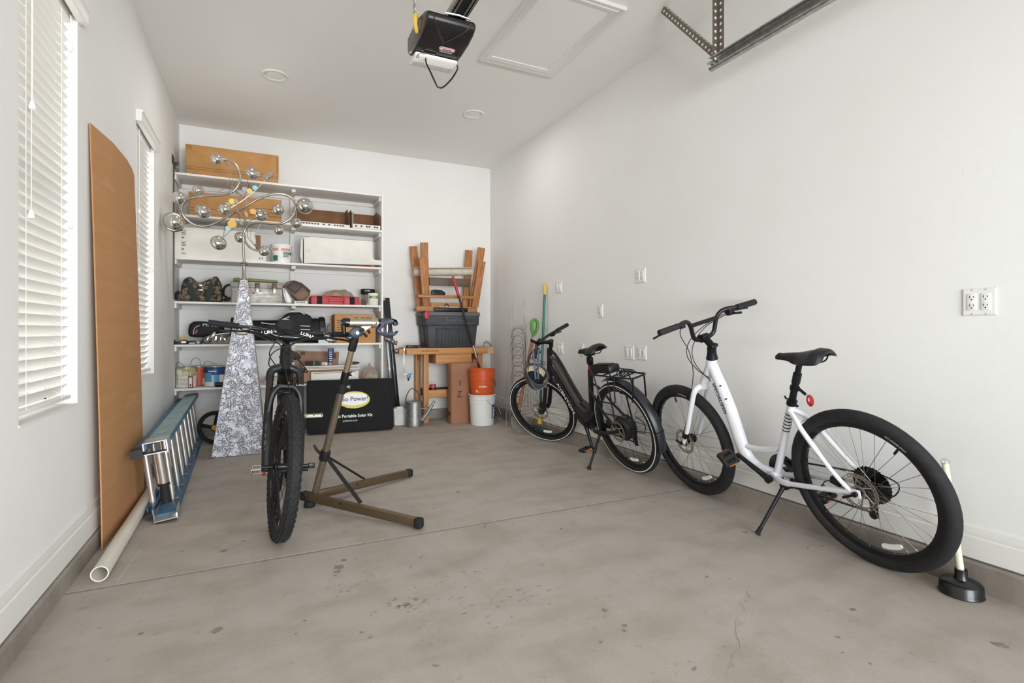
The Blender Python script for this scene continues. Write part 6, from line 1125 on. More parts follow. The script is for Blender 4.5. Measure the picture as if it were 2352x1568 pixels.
for sd in (-1, 1):
    sput(lambda m_: m_.tube([(.795, sd*.33, 1.004), (.797, sd*.325, 1.004), (.845, sd*.205, 1.012)], [.016, .018, .0165], 14), 'grip', M_grip); gp = eb.children[-1]
    sput(lambda m_: (m_.tube(smoothpath([(.88, sd*.15, 1.0), (.925, sd*.18, .985), (.915, sd*.25, .97), (.88, sd*.32, .955)], 5), .006, 8), m_.box((.875, sd*.165, 1.0), (.045, .04, .034), bev=.008)), 'brake_lever', M_alloyb)
sput(lambda m_: m_.box((.955, 0, 1.04), (.03, .085, .06), rot=(0, .9, 0), bev=.006), 'display', M_black); dsp = eb.children[-1]
sput(lambda m_: m_.box((.9458, 0, 1.0517), (.004, .075, .05), rot=(0, .9, 0), bev=.001), 'screen', mat('screen_grey', '#8f8d84', .25), dsp)
sput(lambda m_: m_.box((.985, 0, .93), (.05, .05, .06), bev=.015), 'headlight', M_black)
for pts in ([(.93, .12, .99), (1.0, .06, .95), (.99, .03, .86), (.93, .03, .82)], [(.93, -.12, .99), (1.01, -.04, .94), (1.0, .03, .84), (.94, .03, .80)], [(.91, .14, .99), (1.02, .09, .92), (.98, .05, .82), (1.03, .06, .66), (1.12, .06, .45)]): sput(lambda m_: m_.tube(smoothpath(pts, 6), .003, 6), 'cable', M_cable)
sput(lambda m_: m_.grid(lambda i, j: V((WB+(R_+.02+.006*math.sin(math.pi*j)-.003)*math.cos(math.radians(96+52*i)), (j-.5)*.062, R_+(R_+.02+.010*math.sin(math.pi*j))*math.sin(math.radians(96+52*i)))), 30, 8), 'front_fender', M_bframe)
mb = MB(); a, b = V((.285, 0, .78)), V((.245, 0, .905)); mb.tube([a, b], .0155, 14); mb.box(a.lerp(b, .6), (.05, .04, .07), rot=(0, -.3, 0), bev=.012); mb.box(b+V((0, 0, .006)), (.06, .045, .03), bev=.008); put(mb, 'seatpost', M_alloyb, eb); saddle(E_, (.385, .945), (.09, .985), .16, .18, .05)
# rack, light, pouch
M_rk = M_alloyb; zr = .768; mb = MB()
mb.tube(smoothpath([(.235, .02, zr-.02), (.21, .055, zr), (.12, .062, zr), (-.20, .062, zr+.004), (-.285, .055, zr+.006), (-.30, 0, zr+.008), (-.285, -.055, zr+.006), (-.20, -.062, zr+.004), (.12, -.062, zr), (.21, -.055, zr), (.235, -.02, zr-.02)], 5), .0065, 8)
for x in (-.16, -.05, .06, .17): mb.tube([(x, -.062, zr), (x, .062, zr)], .005, 8)
for sd in (-1, 1):
    mb.tube([(-.0, sd*.062, zr), (.005, sd*.078, R_+.035)], .006, 8); mb.tube(smoothpath([(.16, sd*.064, zr), (.11, sd*.09, .62), (.10, sd*.095, .58), (.07, sd*.095, .575), (-.04, sd*.095, .578), (-.075, sd*.095, .59), (-.08, sd*.09, .62), (-.09, sd*.066, zr)], 5), .0055, 8)
    mb.tube([(-.28, sd*.05, zr), (-.235, sd*.06, .60)], .006, 8)
put(mb, 'rear_rack', M_rk, eb)
mb = MB(); mb.box((.255, .0, zr+.01), (.03, .045, .085), bev=.01); put(mb, 'rear_light', mat('light_red', '#b3242a', .4), eb)
mb = MB(); mb.box((.09, .0, zr+.038), (.25, .105, .058), rot=(0, .05, 0), bev=.018); mb.box((.09, 0, zr+.071), (.19, .05, .006), rot=(0, .05, 0), bev=.002); put(mb, 'rack_pouch', M_black, eb)
mb = MB()
for k in range(5): mb.tube(smoothpath([(-.08-.03*k, -.05, zr+.012), (-.09-.03*k, -.01, zr+.045), (-.10-.03*k, .03, zr+.035), (-.10-.02*k, .055, zr+.012)], 5), .004, 6)
put(mb, 'elastic_cord', M_cable, eb)
def fend(i, j):
    a = math.radians(170-188*i+0*j) if False else math.radians(70+i*128); rr_ = R_+.022+.012*math.sin(math.pi*j); return V((rr_*math.cos(a), (j-.5)*.068, R_+rr_*math.sin(a)))
mb = MB(); mb.slab(fend, (0, 0, -.0), .002, 40, 8) if False else mb.grid(fend, 40, 8); put(mb, 'rear_fender', mat('fender_black', '#24262b', .4), eb)
fd = eb.children[-1]; mb = MB(); a = math.radians(175); rr_ = R_+.03; mb.tube([(rr_*math.cos(a), -.034, R_+rr_*math.sin(a)), (rr_*math.cos(a)-.006, 0, R_+rr_*math.sin(a)), (rr_*math.cos(a), .034, R_+rr_*math.sin(a))], .003, 6); [mb.tube([(rr_*math.cos(a), sd*.034, R_+rr_*math.sin(a)), (0, sd*.075, R_+.02)], .0025, 6) for sd in (-1, 1)]; put(mb, 'fender_stay', M_alloyb, fd)
crank(E_, bb, (.405, .15), .066, M_alloyb); crank(E_, bb, (.475, .48), -.066, M_alloyb); pedal(E_, (.402, .14, .148), 1, M_black, rot=.1); pedal(E_, (.478, -.14, .482), -1, M_black)
mb = MB(); mb.lathe([(.0, -.003), (.085, -.003), (.085, .003), (0, .003)], (bb[0], -.055, bb[1]), (0, 1, 0), 40); put(mb, 'chainring', M_blackg, eb); chainloop(E_, bb, .08, (0, R_), .045, -.056, True)
mb = MB(); mb.prism([(-.012, 0), (.016, 0), (.03, -.10), (.02, -.125), (-.008, -.12), (-.02, -.02)], .008, fr((.0, -.062, R_-.05), (1, 0, 0), (0, 0, 1)), .002); mb.tube(smoothpath([(.0, -.07, R_-.05), (-.09, -.08, R_-.06), (-.13, -.075, R_+.02), (-.05, -.07, R_+.07)], 6), .003, 6); put(mb, 'derailleur', M_black, eb)
mb = MB(); mb.box((.085, .075, R_+.05), (.055, .03, .035), rot=(0, -.5, 0), bev=.006); put(mb, 'brake_caliper', M_alloyb, eb); mb = MB(S_); mb.box((1.135, .06, .43), (.05, .03, .03), rot=(0, .9, 0), bev=.006); put(mb, 'brake_caliper', M_alloyb, eb)
mb = MB(); mb.tube([(.0, .078, R_), (.0, .092, R_)], .014, 10); mb.tube(smoothpath([(0, .085, R_), (.06, .085, R_-.03), (.13, .08, R_-.035)], 5), .0045, 6); put(mb, 'axle_nut', M_alloyb, eb)
ks = V((.207, .270, .082)); k0 = V((.26, .07, .275)); mb = MB(); mb.box(k0+V((0, -.02, .0)), (.05, .03, .035), bev=.008); mb.tube([k0, k0.lerp(ks, .45)], .011, 10); mb.tube([k0.lerp(ks, .4), k0.lerp(ks, .55)], .014, 10); mb.tube([k0.lerp(ks, .5), k0.lerp(ks, .94)], .009, 10); put(mb, 'kickstand', M_alloyb, eb); kk = eb.children[-1]; put(MB().tube([k0.lerp(ks, .9), ks], [.011, .019], 10), 'rubber_foot', M_blackm, kk)
finish(E_)
# helmet hanging from the left grip of that bike
hc = V((pX(1232, 3.70), 3.70, pZ(1232, 862, 3.70))); t = thing('bike_helmet', 'dark grey bike helmet hanging upside down from the black bike handlebar', 'helmet', hc)
Mh = Matrix.Translation(hc) @ rotm((.75, 0, -.12)); M_hel = mat('helmet_grey', '#3a3c3f', .5)
def hel(k, i, j):
    a = 2*math.pi*i; b_ = (j)*math.pi*.56; rx, ry, rz = .095*k, .125*k, .105*k; rr_ = math.sin(b_); return Mh @ V((rx*rr_*math.cos(a), ry*rr_*math.sin(a)*(1+.06*math.sin(a)), -rz*math.cos(b_)+.01*math.cos(2*a)*rr_))
mb = MB(); mb.grid(lambda i, j: hel(1, i, j), 40, 14); k_ = len(mb.f); mb.grid(lambda i, j: hel(.86, i, j), 40, 14); mb.add([hel(1, i/40, 1) for i in range(41)]+[hel(.86, i/40, 1) for i in range(41)], [(i, i+1, 42+i, 41+i) for i in range(40)]); mb.build('shell', M_hel, t)
mb = MB()
for a0, a1 in ((.02, .16), (.34, .48), (.18, .32), (.55, .68), (.82, .95)): mb.grid(lambda i, j: hel(.84, a0+(a1-a0)*i, .45+.5*j), 8, 6)
mb.build('padding', mat('foam_cream', '#d8c7a0', .85), t); mb = MB(); mb.grid(lambda i, j: hel(.80, i, j*.62), 24, 8); mb.build('liner', M_blackm, t)
hk = V((pX(1229, 3.70), 3.70, pZ(1229, 806, 3.70)))
for u0, u1 in ((1224, 1226), (1240, 1234)):
    mb = MB(); mb.tube(smoothpath([V((pX(u0, 3.69), 3.69, pZ(u0, 806, 3.69))), V((pX((u0+u1)/2, 3.69), 3.69, pZ(0, 830, 3.69))), hel(.8, .75, .85).lerp(hel(.8, .25, .85), .35)+V(((u1-1229)*.003, 0, .0))], 4), .008, 6, flat=((1, 0, 0), .25)); mb.build('chin_strap', mat('strap_blue_grey', '#4a5563', .8), t)
mb = MB(); mb.tube(smoothpath([hel(1.005, .62, .97), hel(1.01, .68, .8), hel(1.01, .74, .72), hel(1.01, .80, .8), hel(1.005, .88, .97)], 5), .003, 6); mb.build('shell_seam', mat('seam_grey', '#73767a', .5), t)
# ------------------------------------------------------------------ black mountain e-bike standing in the middle
mt_ = bike_thing('mountain_bicycle', 'black fat-tyred mountain bike facing the viewer beside the bronze stand', None); frm = math.radians(184.6); R_, TW_ = .362, .063; WB = 1.2
cf = V((.089, 2.915)); fw_ = V((math.sin(frm), math.cos(frm))); cr_ = cf-fw_*WB; K_ = Bike(mt_, cr_.x, cr_.y, frm, .012); FA = (WB, R_)
K_.steer((1.0, .70), 66, math.radians(11)); S_ = K_.S
w, M, ro, rc = wheel(K_, 'rear_wheel', (0, R_), R_, TW_, None, 32, M_spkb, .09, .09, knobs=True)
w, M, ro, rc = wheel(K_, 'front_wheel', FA, R_, TW_, S_, 32, M_spkb, .092, 0, knobs=True, rimd=.024, hubw=.07)
arcwrite(w, M, 'MD35', .036, ro-.006, -.0172, math.radians(217), flip=True, sx=1.1, inw=True); arcwrite(w, M, 'MAXXIS', .030, rc+.004, -TW_*.53, math.radians(240), flip=True, inw=True); arcwrite(w, M, 'MAXXIS', .030, rc+.004, -TW_*.53, math.radians(118), mt=mat('tan_lettering', '#d3c6ae', .6), flip=True)
mb = MB(); mb.tube([(.955, 0, .83), (.893, 0, .965)], [.031, .028], 18); mb.tube(smoothpath([(.94, 0, .83), (.80, 0, .66), (.62, 0, .43), (.48, 0, .34)], 6), [.04]*6+[.046]*6+[.046]*7, 16); mb.box((.78, 0, .62), (.40, .088, .10), rot=(0, -.88, 0), bev=.02); mb.tube([(.90, 0, .93), (.36, 0, .80)], [.026, .02], 14); mb.tube([(.46, 0, .34), (.33, 0, .80)], .018, 14); mb.tube([(.46, -.05, .34), (.46, .05, .34)], .045, 20)
for sd in (-1, 1): mb.tube(smoothpath([(.45, sd*.04, .35), (.3, sd*.065, .355), (0, sd*.07, R_)], 5), .014, 10); mb.tube(smoothpath([(.36, sd*.02, .70), (.2, sd*.06, .55), (0, sd*.07, R_)], 5), .010, 10)
put(mb, 'frame', M_bframe, mt_)
mb = MB(); mb.box((.905, 0, .76), (.03, .085, .13), rot=(0, -.5, 0), bev=.004); mb.box((.925, .02, .765), (.012, .008, .03), rot=(0, -.5, 0), m=1); put(mb, 'battery_box', [M_blackg, mat('orange_clip', '#c96a34', .5)], mt_)
def kput(fn, name, m, par=None): mb_ = MB(S_); fn(mb_); return mb_.build(name, m, par or mt_)
hx = lambda z: 1.155-(z-.362)/math.tan(math.radians(66))
def crown(m_):
    m_.tube(smoothpath([(hx(.78)+.012, .078, .775), (hx(.82)+.008, .072, .825), (hx(.83), .035, .845), (hx(.835), 0, .85), (hx(.83), -.035, .845), (hx(.82)+.008, -.072, .825), (hx(.78)+.012, -.078, .775)], 5), [.0205]*6+[.021]*6+[.023]*6+[.023]*6+[.021]*6+[.0205]*1, 14); m_.tube([(hx(.84), 0, .84), (hx(.87), 0, .87)], .033, 16)
kput(crown, 'fork_crown', mat('crown_charcoal', '#2a2b2d', .35, .3))
kput(lambda m_: [m_.tube([(hx(.80)+.014, sd*.078, .80), (hx(.60)+.016, sd*.078, .60)], .0185, 16) for sd in (-1, 1)], 'stanchion', mat('stanchion_bronze', '#4b4540', .2, .9))
kput(lambda m_: [m_.tube([(hx(.755)+.015, .078, .755), (hx(.7528)+.015, .078, .7528)], .0188, 16, m=0), m_.tube([(hx(.672)+.015, .078, .672), (hx(.668)+.015, .078, .668)], .0194, 16, m=1), m_.tube([(hx(.664)+.015, .078, .664), (hx(.661)+.015, .078, .661)], .0194, 16, m=0)], 'stanchion_ring', [M_letter, M_redr])
def lowers(m_):
    for sd in (-1, 1): m_.tube(smoothpath([(hx(.66)+.016, sd*.078, .66), (hx(.56)+.018, sd*.079, .56), (hx(.42)+.022, sd*.08, .42), (WB-.01, sd*.078, R_-.02)], 5), [.024]*5+[.0265]*5+[.024]*6, 16, flat=((1, 0, 0), .9))
    m_.tube(smoothpath([(hx(.62)+.02, .08, .615), (hx(.68)+.04, .07, .70), (hx(.72)+.045, .04, .745), (hx(.725)+.045, 0, .75), (hx(.72)+.045, -.04, .745), (hx(.68)+.04, -.07, .70), (hx(.62)+.02, -.08, .615)], 5), .0175, 10, flat=((0, 1, 0), 1.3))
kput(lowers, 'fork_lowers', mat('fork_black', '#131416', .5)); fo = mt_.children[-1]
def lw(m_):
    d = V((.045, 0, -.13)).normalized(); m_.text('YARI', .055, S_.inverted() @ S_ @ fr((hx(.50)+.045, -.092, .50), d, V((0, -1, 0)).cross(d)), ext=.0005, sx=1.2)
kput(lw, 'lettering', mat('fork_lettering', '#8f8f90', .5), fo)
kput(lambda m_: (m_.tube([(WB, -.098, R_), (WB, .105, R_)], .0095, 12), m_.tube([(WB, .1, R_), (WB, .128, R_)], .009, 10), m_.box((WB, .135, R_), (.024, .032, .024), bev=.003)), 'axle', M_alloyb)
kput(lambda m_: m_.sph((WB-.0, -.088, R_-.034), .0095, n=14), 'red_lamp', M_redr); rl = mt_.children[-1]; rl['label'] = 'small red lamp'
zb_ = 1.03; xb_ = hx(1.0)+.045
kput(lambda m_: (m_.tube([(hx(.95), 0, .965), (hx(1.02), 0, 1.02)], .02, 14), m_.tube([(hx(1.005), 0, 1.0), (xb_, 0, 1.018)], .021, 12), m_.tube([(xb_, -.028, 1.018), (xb_, .028, 1.018)], .025, 14)), 'stem', M_alloyb)
kput(lambda m_: m_.tube(smoothpath([(xb_-.045, .385, 1.06), (xb_-.03, .25, 1.055), (xb_-.012, .13, 1.045), (xb_, .06, 1.02), (xb_, 0, 1.018), (xb_, -.06, 1.02), (xb_-.012, -.13, 1.045), (xb_-.03, -.25, 1.055), (xb_-.045, -.385, 1.06)], 6), [.0115]*13+[.0155]*6+[.0165]*6+[.0165]*5+[.0155]*6+[.0115]*13, 14), 'handlebar', M_blackg); hb_ = mt_.children[-1]
for sd, a_ in ((1, .105), (-1, -.105)):
    d = V((-.01, -sd*0-1 if False else 1, 0)); xdir = V((0, 1, 0)); 
    def wr(m_): xd = V((.05, 1, -.28*sd)).normalized(); m_.text('LUNA', .024, fr((xb_+.0145, sd*.10, 1.036), xd, V((0, 0, 1))-xd*xd.z), ext=.0008, sx=1.2, bold=.02)
    kput(wr, 'lettering', M_letter, hb_)
for sd in (-1, 1):
    def gripf(m_):
        a, b = V((xb_-.0455, sd*.39, 1.0605)), V((xb_-.031, sd*.255, 1.055)); m_.tube([a, b], .0155, 16)
        for k in range(15): p = a.lerp(b, .04+.062*k); m_.tube([p, p+(b-a)*.03], .0168, 16)
        m_.tube([b, b+(b-a)*.07], .0185, 16)
    kput(gripf, 'grip', M_grip)
    kput(lambda m_: (m_.box((xb_-.01, sd*.215, 1.04), (.04, .05, .03), bev=.008), m_.tube(smoothpath([(xb_+.01, sd*.20, 1.035), (xb_+.035, sd*.24, 1.03), (xb_+.03, sd*.30, 1.026), (xb_+.02, sd*.335, 1.02)], 5), .006, 8), m_.tube([(xb_+.0, sd*.20, 1.03), (xb_+.012, sd*.12, 1.022)], .009, 8)), 'brake_lever', M_blackg)
    kput(lambda m_: (m_.box((xb_+.0, sd*.235, 1.02), (.035, .06, .02), bev=.006), m_.lathe([(.008, -.01), (.016, -.01), (.016, .01), (.008, .01)], (xb_-.012, sd*.20, 1.05), (0, 1, 0), 14)), 'shifter', mat('lever_metal', '#6d655a', .35, .8))
kput(lambda m_: (m_.box((xb_-.005, -.02, 1.085), (.012, .075, .055), rot=(0, -.15, 0), bev=.003), m_.tube([(xb_-.02, -.02, 1.03), (xb_-.005, -.02, 1.07)], .008, 8)), 'display', M_blackm)
for pts in ([(xb_+.01, -.12, 1.022), (xb_+.06, -.04, .97), (xb_+.07, .05, .90), (xb_+.05, .10, .84), (xb_+.0, .06, .83)], [(xb_+.01, -.13, 1.025), (xb_+.07, -.02, .98), (xb_+.08, .08, .87), (xb_+.05, .11, .83), (xb_, .05, .84)], [(xb_+.01, .12, 1.02), (xb_+.07, .05, 1.0), (xb_+.07, -.02, .93), (xb_+.11, .0, .80), (hx(.62)+.09, .03, .66), (hx(.5)+.03, .09, .50), (WB-.03, .09, .42)], [(xb_+.01, .13, 1.02), (xb_+.05, .04, .99), (xb_+.05, -.07, .93), (xb_+.02, -.085, .86), (xb_-.02, -.05, .84)], [(xb_, -.03, 1.05), (xb_+.05, -.06, 1.0), (xb_+.04, -.09, .92), (xb_+.0, -.05, .86)], [(xb_+.005, -.2, 1.03), (xb_+.05, -.12, 1.0), (xb_+.06, -.06, .98)], [(xb_-.01, -.04, 1.07), (xb_+.03, -.07, 1.06), (xb_+.03, -.08, 1.03)]): kput(lambda m_: m_.tube(smoothpath(pts, 6), .003, 6), 'cable', M_cable)
bb = (.46, .34); crank(K_, bb, (.47, .505), .075, M_alloyb); crank(K_, bb, (.45, .175), -.075, M_alloyb); pedal(K_, (.47, .155, .505), 1, M_chrome, refl=False, cage=True); pedal(K_, (.45, -.155, .175), -1, M_chrome, refl=False, cage=True, rot=.35)
mb = MB(); mb.lathe([(.04, -.003), (.08, -.003), (.08, .003), (.04, .003)], (bb[0], -.058, bb[1]), (0, 1, 0), 36, closed=True); put(mb, 'chainring', M_blackg, mt_); chainloop(K_, bb, .08, (0, R_), .05, -.058, True)
mb = MB(); a, b = V((.33, 0, .80)), V((.31, 0, .87)); mb.tube([a, b], .016, 12); put(mb, 'seatpost', M_alloyb, mt_); saddle(K_, (.44, .895), (.17, .905), .14, .14, .04)
mb = MB(); mb.tube([(.40, -.125, .145), (.40, .125, .145)], .013, 10); mb.tube([(.40, 0, .145), (.44, 0, .30)], .014, 10)
for sd in (-1, 1): mb.tube([(.40, sd*.03, .145), (.33, sd*.05, .006)], .011, 8)
put(mb, 'centre_stand', M_black, mt_)
finish(K_)
# ================================================================== REPAIR STAND
M_brz = mat('bronze_tube', '#857868', .32, .75); M_brzd = mat('bronze_square', '#6f5e48', .35, .7); M_navy = mat('blue_black_casting', '#1d2434', .4, .3)
p0 = V((.262, 3.365, 0)); e1 = V((.752, 2.745, 0)); e2 = V((.955, 3.735, 0))
t = thing('repair_stand', 'bronze folding bike repair stand with black clamp on two splayed legs', 'repair stand', p0)
def sq(a, b, w_, h_, name, m, par=None, bev=.004):
    a = V(a); b = V(b); d = (b-a).normalized(); F1 = fr(a, d, (0, 0, 1)); mb = MB(F1); L_ = (b-a).length; mb.box((L_/2, 0, 0), (L_, h_, w_), bev=bev); return mb.build(name, m, par or t)
zl_ = .062
for e, k in ((e1, 0), (e2, 1)):
    d = (e-p0).normalized(); a = p0+d*(-.04 if k == 0 else .03)+V((0, 0, zl_+.0)); b = e+V((0, 0, zl_-.03)); lg = sq(a, b, .032, .048, 'leg', M_brzd)
    sq(b-d*.015, b+d*.03, .046, .056, 'end_cap', M_blackm, lg, .012)
    MB().lathe([(0, 0), (.006, 0), (.006, .003), (0, .003)], a+d*.3+V((0, 0, .0)) + d.cross(V((0, 0, 1)))*.0165, d.cross(V((0, 0, 1))), 10).build('bolt', M_blackm, lg)
mb = MB(); mb.lathe([(0, .001), (.03, .001), (.034, .01), (.03, .034), (.02, .038), (0, .038)], p0+V((.0, 0, 0)), n=20); mb.build('rubber_foot', M_blackm, t)
mb = MB(); d1 = (e1-p0).normalized(); mb.box(p0+V((0, 0, zl_))-d1*.035, (.05, .05, .05), rot=(0, 0, math.atan2(d1.y, d1.x)), bev=.006); mb.lathe([(0, 0), (.014, 0), (.014, .008), (0, .01)], p0+V((0, 0, zl_))-d1*.03+V((-.02, -.02, 0)), (-.6, -.8, 0), 16); mb.build('pivot', M_black, t)
m0 = p0+V((.03, .0, zl_+.015)); mt2 = V((pX(815, 3.12), 3.12, pZ(815, 775, 3.12))); f = lambda k: m0.lerp(mt2, k)
MB().tube([f(0), f(.70)], .0205, 22).build('lower_mast', M_brz, t); MB().tube([f(.66), f(1.0)], .017, 20).build('upper_mast', mat('bronze_light', '#a8957a', .28, .8), t)
def band(a, b, r, name, m): return MB().tube([f(a), f(a+.008), f(b-.008), f(b)], [r*.96, r, r, r*.96], 22).build(name, m, t)
band(.655, .715, .025, 'mast_collar', M_blackm); band(.71, .79, .0225, 'mast_sleeve', M_blackg); band(.92, 1.02, .0235, 'neck', M_blackg); band(.225, .285, .03, 'brace_collar', M_black)
mb = MB(); c = f(.69); mb.box(c+V((.034, -.005, 0)), (.03, .02, .025), bev=.006); mb.tube([c+V((.036, -.02, .0)), c+V((.036, .02, .0))], .006, 8); c = f(.775); mb.box(c+V((.034, -.005, .0)), (.035, .02, .028), bev=.01); mb.lathe([(0, 0), (.012, 0), (.012, .012), (0, .012)], c+V((.04, -.026, 0)), (0, 1, 0), 14); mb.build('clamp_lever', M_blackg, t)
mb = MB(); c = f(.265); mb.tube([c+V((-.025, -.01, .0)), c+V((-.05, -.02, .03)), c+V((-.065, -.02, .06))], [.008, .009, .007], 8); mb.build('collar_lever', M_black, t)
for e, k in ((e1, .62), (e2, .62)):
    b = p0.lerp(e, k-.12)+V((0, 0, zl_+.02)); a = f(.255); mb = MB(); mb.tube([a, b], .0155, 8, flat=((e-p0).cross(V((0, 0, 1))), .45)); mb.build('brace', M_blackm, t)
# head, arm and jaw: laid out in the plane through the mast top
HY = 3.11; h = lambda X, Y, dy=0: V((pX(760+X/7.839, HY+dy), HY+dy, pZ(760+X/7.839, 700+Y/7.839, HY+dy))); HP = lambda pix, y: [(h(*p, y).x, h(*p, y).z) for p in pix]
for y in (-.03, .022): MB().prism(HP([(322, 520), (345, 460), (400, 410), (470, 392), (525, 405), (590, 430), (600, 470), (560, 560), (510, 575), (495, 605), (430, 612)], y), -.008, fr((0, HY+y, 0), (1, 0, 0), (0, 0, 1)), .002).build('head_plate', M_navy, t)
mb = MB(); mb.prism(HP([(530, 400), (560, 375), (730, 385), (600, 470), (590, 430)], 0), -.03, fr((0, HY-.015, 0), (1, 0, 0), (0, 0, 1)), .002); mb.build('pivot_plate', M_alu, t)
for X, Y in ((477, 505), (555, 457)): MB().lathe([(0, 0), (.009, 0), (.009, .006), (0, .006)], h(X, Y, -.04), (0, -1, 0), 14).build('bolt', M_nickel if X < 500 else M_blackm, t)
mb = MB(); mb.prism(HP([(400, 470), (470, 480), (470, 600), (330, 640), (250, 590), (330, 560)], 0), -.036, fr((0, HY-.018, 0), (1, 0, 0), (0, 0, 1)), .008); mb.build('neck_block', M_blackg, t)
mb = MB(); mb.tube([h(330, 322), h(740, 322)], .026, 26); mb.tube([h(735, 325), h(760, 325), h(770, 326), h(795, 326), h(800, 327), h(838, 328)], [.030, .031, .029, .031, .029, .0305], 26); at = mb.build('arm_tube', mat('satin_silver', '#c3b9a8', .3, .9), t); mb = MB(); mb.box(h(820, 330, -.031), (.008, .003, .008), rot=(0, .78, 0)); [mb.box(h(455+k*20, 340, -.0262), (.0055, .001, .006), m=1) for k in range(9)]; mb.build('marking', [M_blackm, mat('arm_lettering', '#8d857a', .4)], at)
mb = MB(); mb.tube([h(200, 335), h(240, 310), h(330, 322)], [.02, .026, .027], 16); mb.tube([h(228, 340), h(228, 430), h(240, 520)], [.016, .013, .010], 12); mb.build('tension_lever', M_blackg, t)
for (a, b) in (((590, 510), (650, 575)), ((670, 450), (695, 515))): MB().tube([h(*a, .01), h(*b, .01)], .008, 10).build('cam_pin', M_blackm, t)
mb = MB(); mb.tube([h(838, 328), h(905, 325)], .024, 18); mb.prism(HP([(900, 245), (965, 237), (1080, 235), (1160, 262), (1205, 310), (1217, 345), (1185, 375), (1165, 375), (1125, 345), (1150, 305), (1120, 330), (1060, 350), (965, 358), (940, 410), (880, 445), (835, 445), (870, 400), (900, 370)], -.02), -.045, fr((0, HY-.022, 0), (1, 0, 0), (0, 0, 1)), .0025); mb.build('upper_jaw', M_navy, t)
mb = MB(); mb.prism(HP([(830, 430), (880, 445), (905, 475), (960, 495), (1035, 490), (1085, 450), (1110, 460), (1130, 505), (1160, 500), (1200, 462), (1217, 480), (1190, 520), (1140, 560), (1060, 568), (960, 560), (880, 530), (835, 490)], -.02), -.045, fr((0, HY-.022, 0), (1, 0, 0), (0, 0, 1)), .0025); mb.build('lower_jaw', M_navy, t)
MB().tube([h(1013, 355), h(1013, 495)], .008, 10).build('jaw_screw', M_alu, t)
MB().tube(smoothpath([h(965, 605, -.02), h(1000, 610, -.02), h(1080, 640, -.02), h(1140, 680, -.02), h(1185, 690, -.02)], 5), [.014]*5+[.018]*5+[.014]*5+[.011]*5+[.015], 12).build('jaw_handle', M_grey, t)
# ================================================================== CEILING GEAR
# garage door opener with rail
ox, oy, oz = .895, 2.60, 2.61
t = thing('door_opener', 'black garage door opener hanging from the ceiling on perforated straps', 'garage door opener', (ox, oy+.2, oz))
wdt = .27; pf = [(.01, .082), (-.002, .07), (-.004, .052), (.004, .036), (.04, .018), (.11, .003), (.22, -.004), (.30, -.002), (.36, .012), (.40, .04), (.40, .13), (.2, .14), (.05, .10)]
MB().prism(pf, wdt, fr((ox-wdt/2, oy, oz), (0, 1, 0), (0, 0, 1)), .014, seg=3).build('housing', mat('opener_black', '#1c1a1a', .35, coat=.2), t)
hs = t.children[-1]
mb = MB()
for sd in (-1, 1): mb.tube(smoothpath([(ox+sd*.105, oy-.002, oz+.06), (ox+sd*.08, oy+.02, oz+.026), (ox+sd*.045, oy+.07, oz+.012), (ox, oy+.125, oz+.001)], 6), .0065, 8)
mb.build('front_ridge', mat('opener_black', '#1c1a1a', .35), t)
Fo = fr(V((ox+.012, oy+.19, oz-.0025)), (1, 0, 0), V((0, -1, .05)))
def of(x, y, z=.003): return Fo @ Matrix.Translation((x, y, z))
pl = lambda rx, ry: [((rx-ry)*(1 if math.cos(a) > 0 else -1)+ry*math.cos(a), ry*math.sin(a)) for a in [2*math.pi*k/32+.05 for k in range(32)]]
mb = MB(); mb.prism(pl(.046, .017), .001, of(.02, .012, .001), m=0); mb.prism(pl(.043, .0145), .001, of(.02, .012, .0018), m=1); mb.prism(pl(.040, .0115), .001, of(.02, .012, .0026), m=0); mb.text('Genie', .021, of(.02, .012, .004), 1, .0004, sx=1.05, bold=.03); mb.text('MODEL 2028', .012, of(.02, -.016, .002), 0, .0004, sx=1.1); mb.build('badge', [M_letter, mat('badge_red', '#b5232c', .4)], hs)
mb = MB(); mb.prism(pl(.04, .016), .002, of(-.06, -.045, .001)); mb.build('button_recess', M_blackg, hs); mb = MB(); mb.tube([of(0, 0, .003) @ V((p[0]-.06, p[1]-.045, 0)) for p in pl(.04, .016)], .0015, 6, closed=True); mb.build('recess_rim', M_alu, hs)
mb = MB(); mb.prism([(.245, .0), (.38, .0), (.375, -.02), (.35, -.03), (.30, -.032), (.255, -.016)], wdt-.02, fr((ox-wdt/2+.01, oy+.015, oz-.005), (0, 1, 0), (0, 0, 1)), .008)
for k in range(11): mb.box((ox-.10+.02*k, oy+.335, oz-.037), (.004, .06, .004))
mb.build('light_lens', mat('opener_lens', '#dcdad4', .4), t)
for x, h_ in ((ox-.125, 0), (ox+.105, 0)):
    mb = MB(); mb.box2((x-.018, oy+.20, oz+.08), (x-.0155, oy+.235, HC-.002)); mb.box2((x-.018, oy+.2, HC-.004), (x+.02, oy+.235, HC-.001)); mb2 = MB()
    for k in range(9):
        z = oz+.15+.04*k; mb2.lathe([(0, -.0013), (.008, -.0013), (.008, .0013), (0, .0013)], (x-.0168, oy+.2175, z), (1, 0, 0), 12); mb2.box((x-.0168+.0, oy+.199, z), (.004, .001, .012))
    st_ = mb.build('hanger_strap', M_steel, t); mb2.build('strap_holes', M_white, st_)
mb = MB()
for dx in (-.036, .036): mb.box2((ox+.03+dx-.003, YF+.05, oz+.082), (ox+.03+dx+.003, oy+.10, oz+.135)); mb.box2((ox+.03+dx-.014, YF+.05, oz+.082), (ox+.03+dx+.014, oy+.10, oz+.086))
mb.build('rail', M_steel, t); MB().box2((ox+.03-.032, YF+.05, oz+.092), (ox+.03+.032, oy+.05, oz+.115)).build('belt', M_blackm, t)
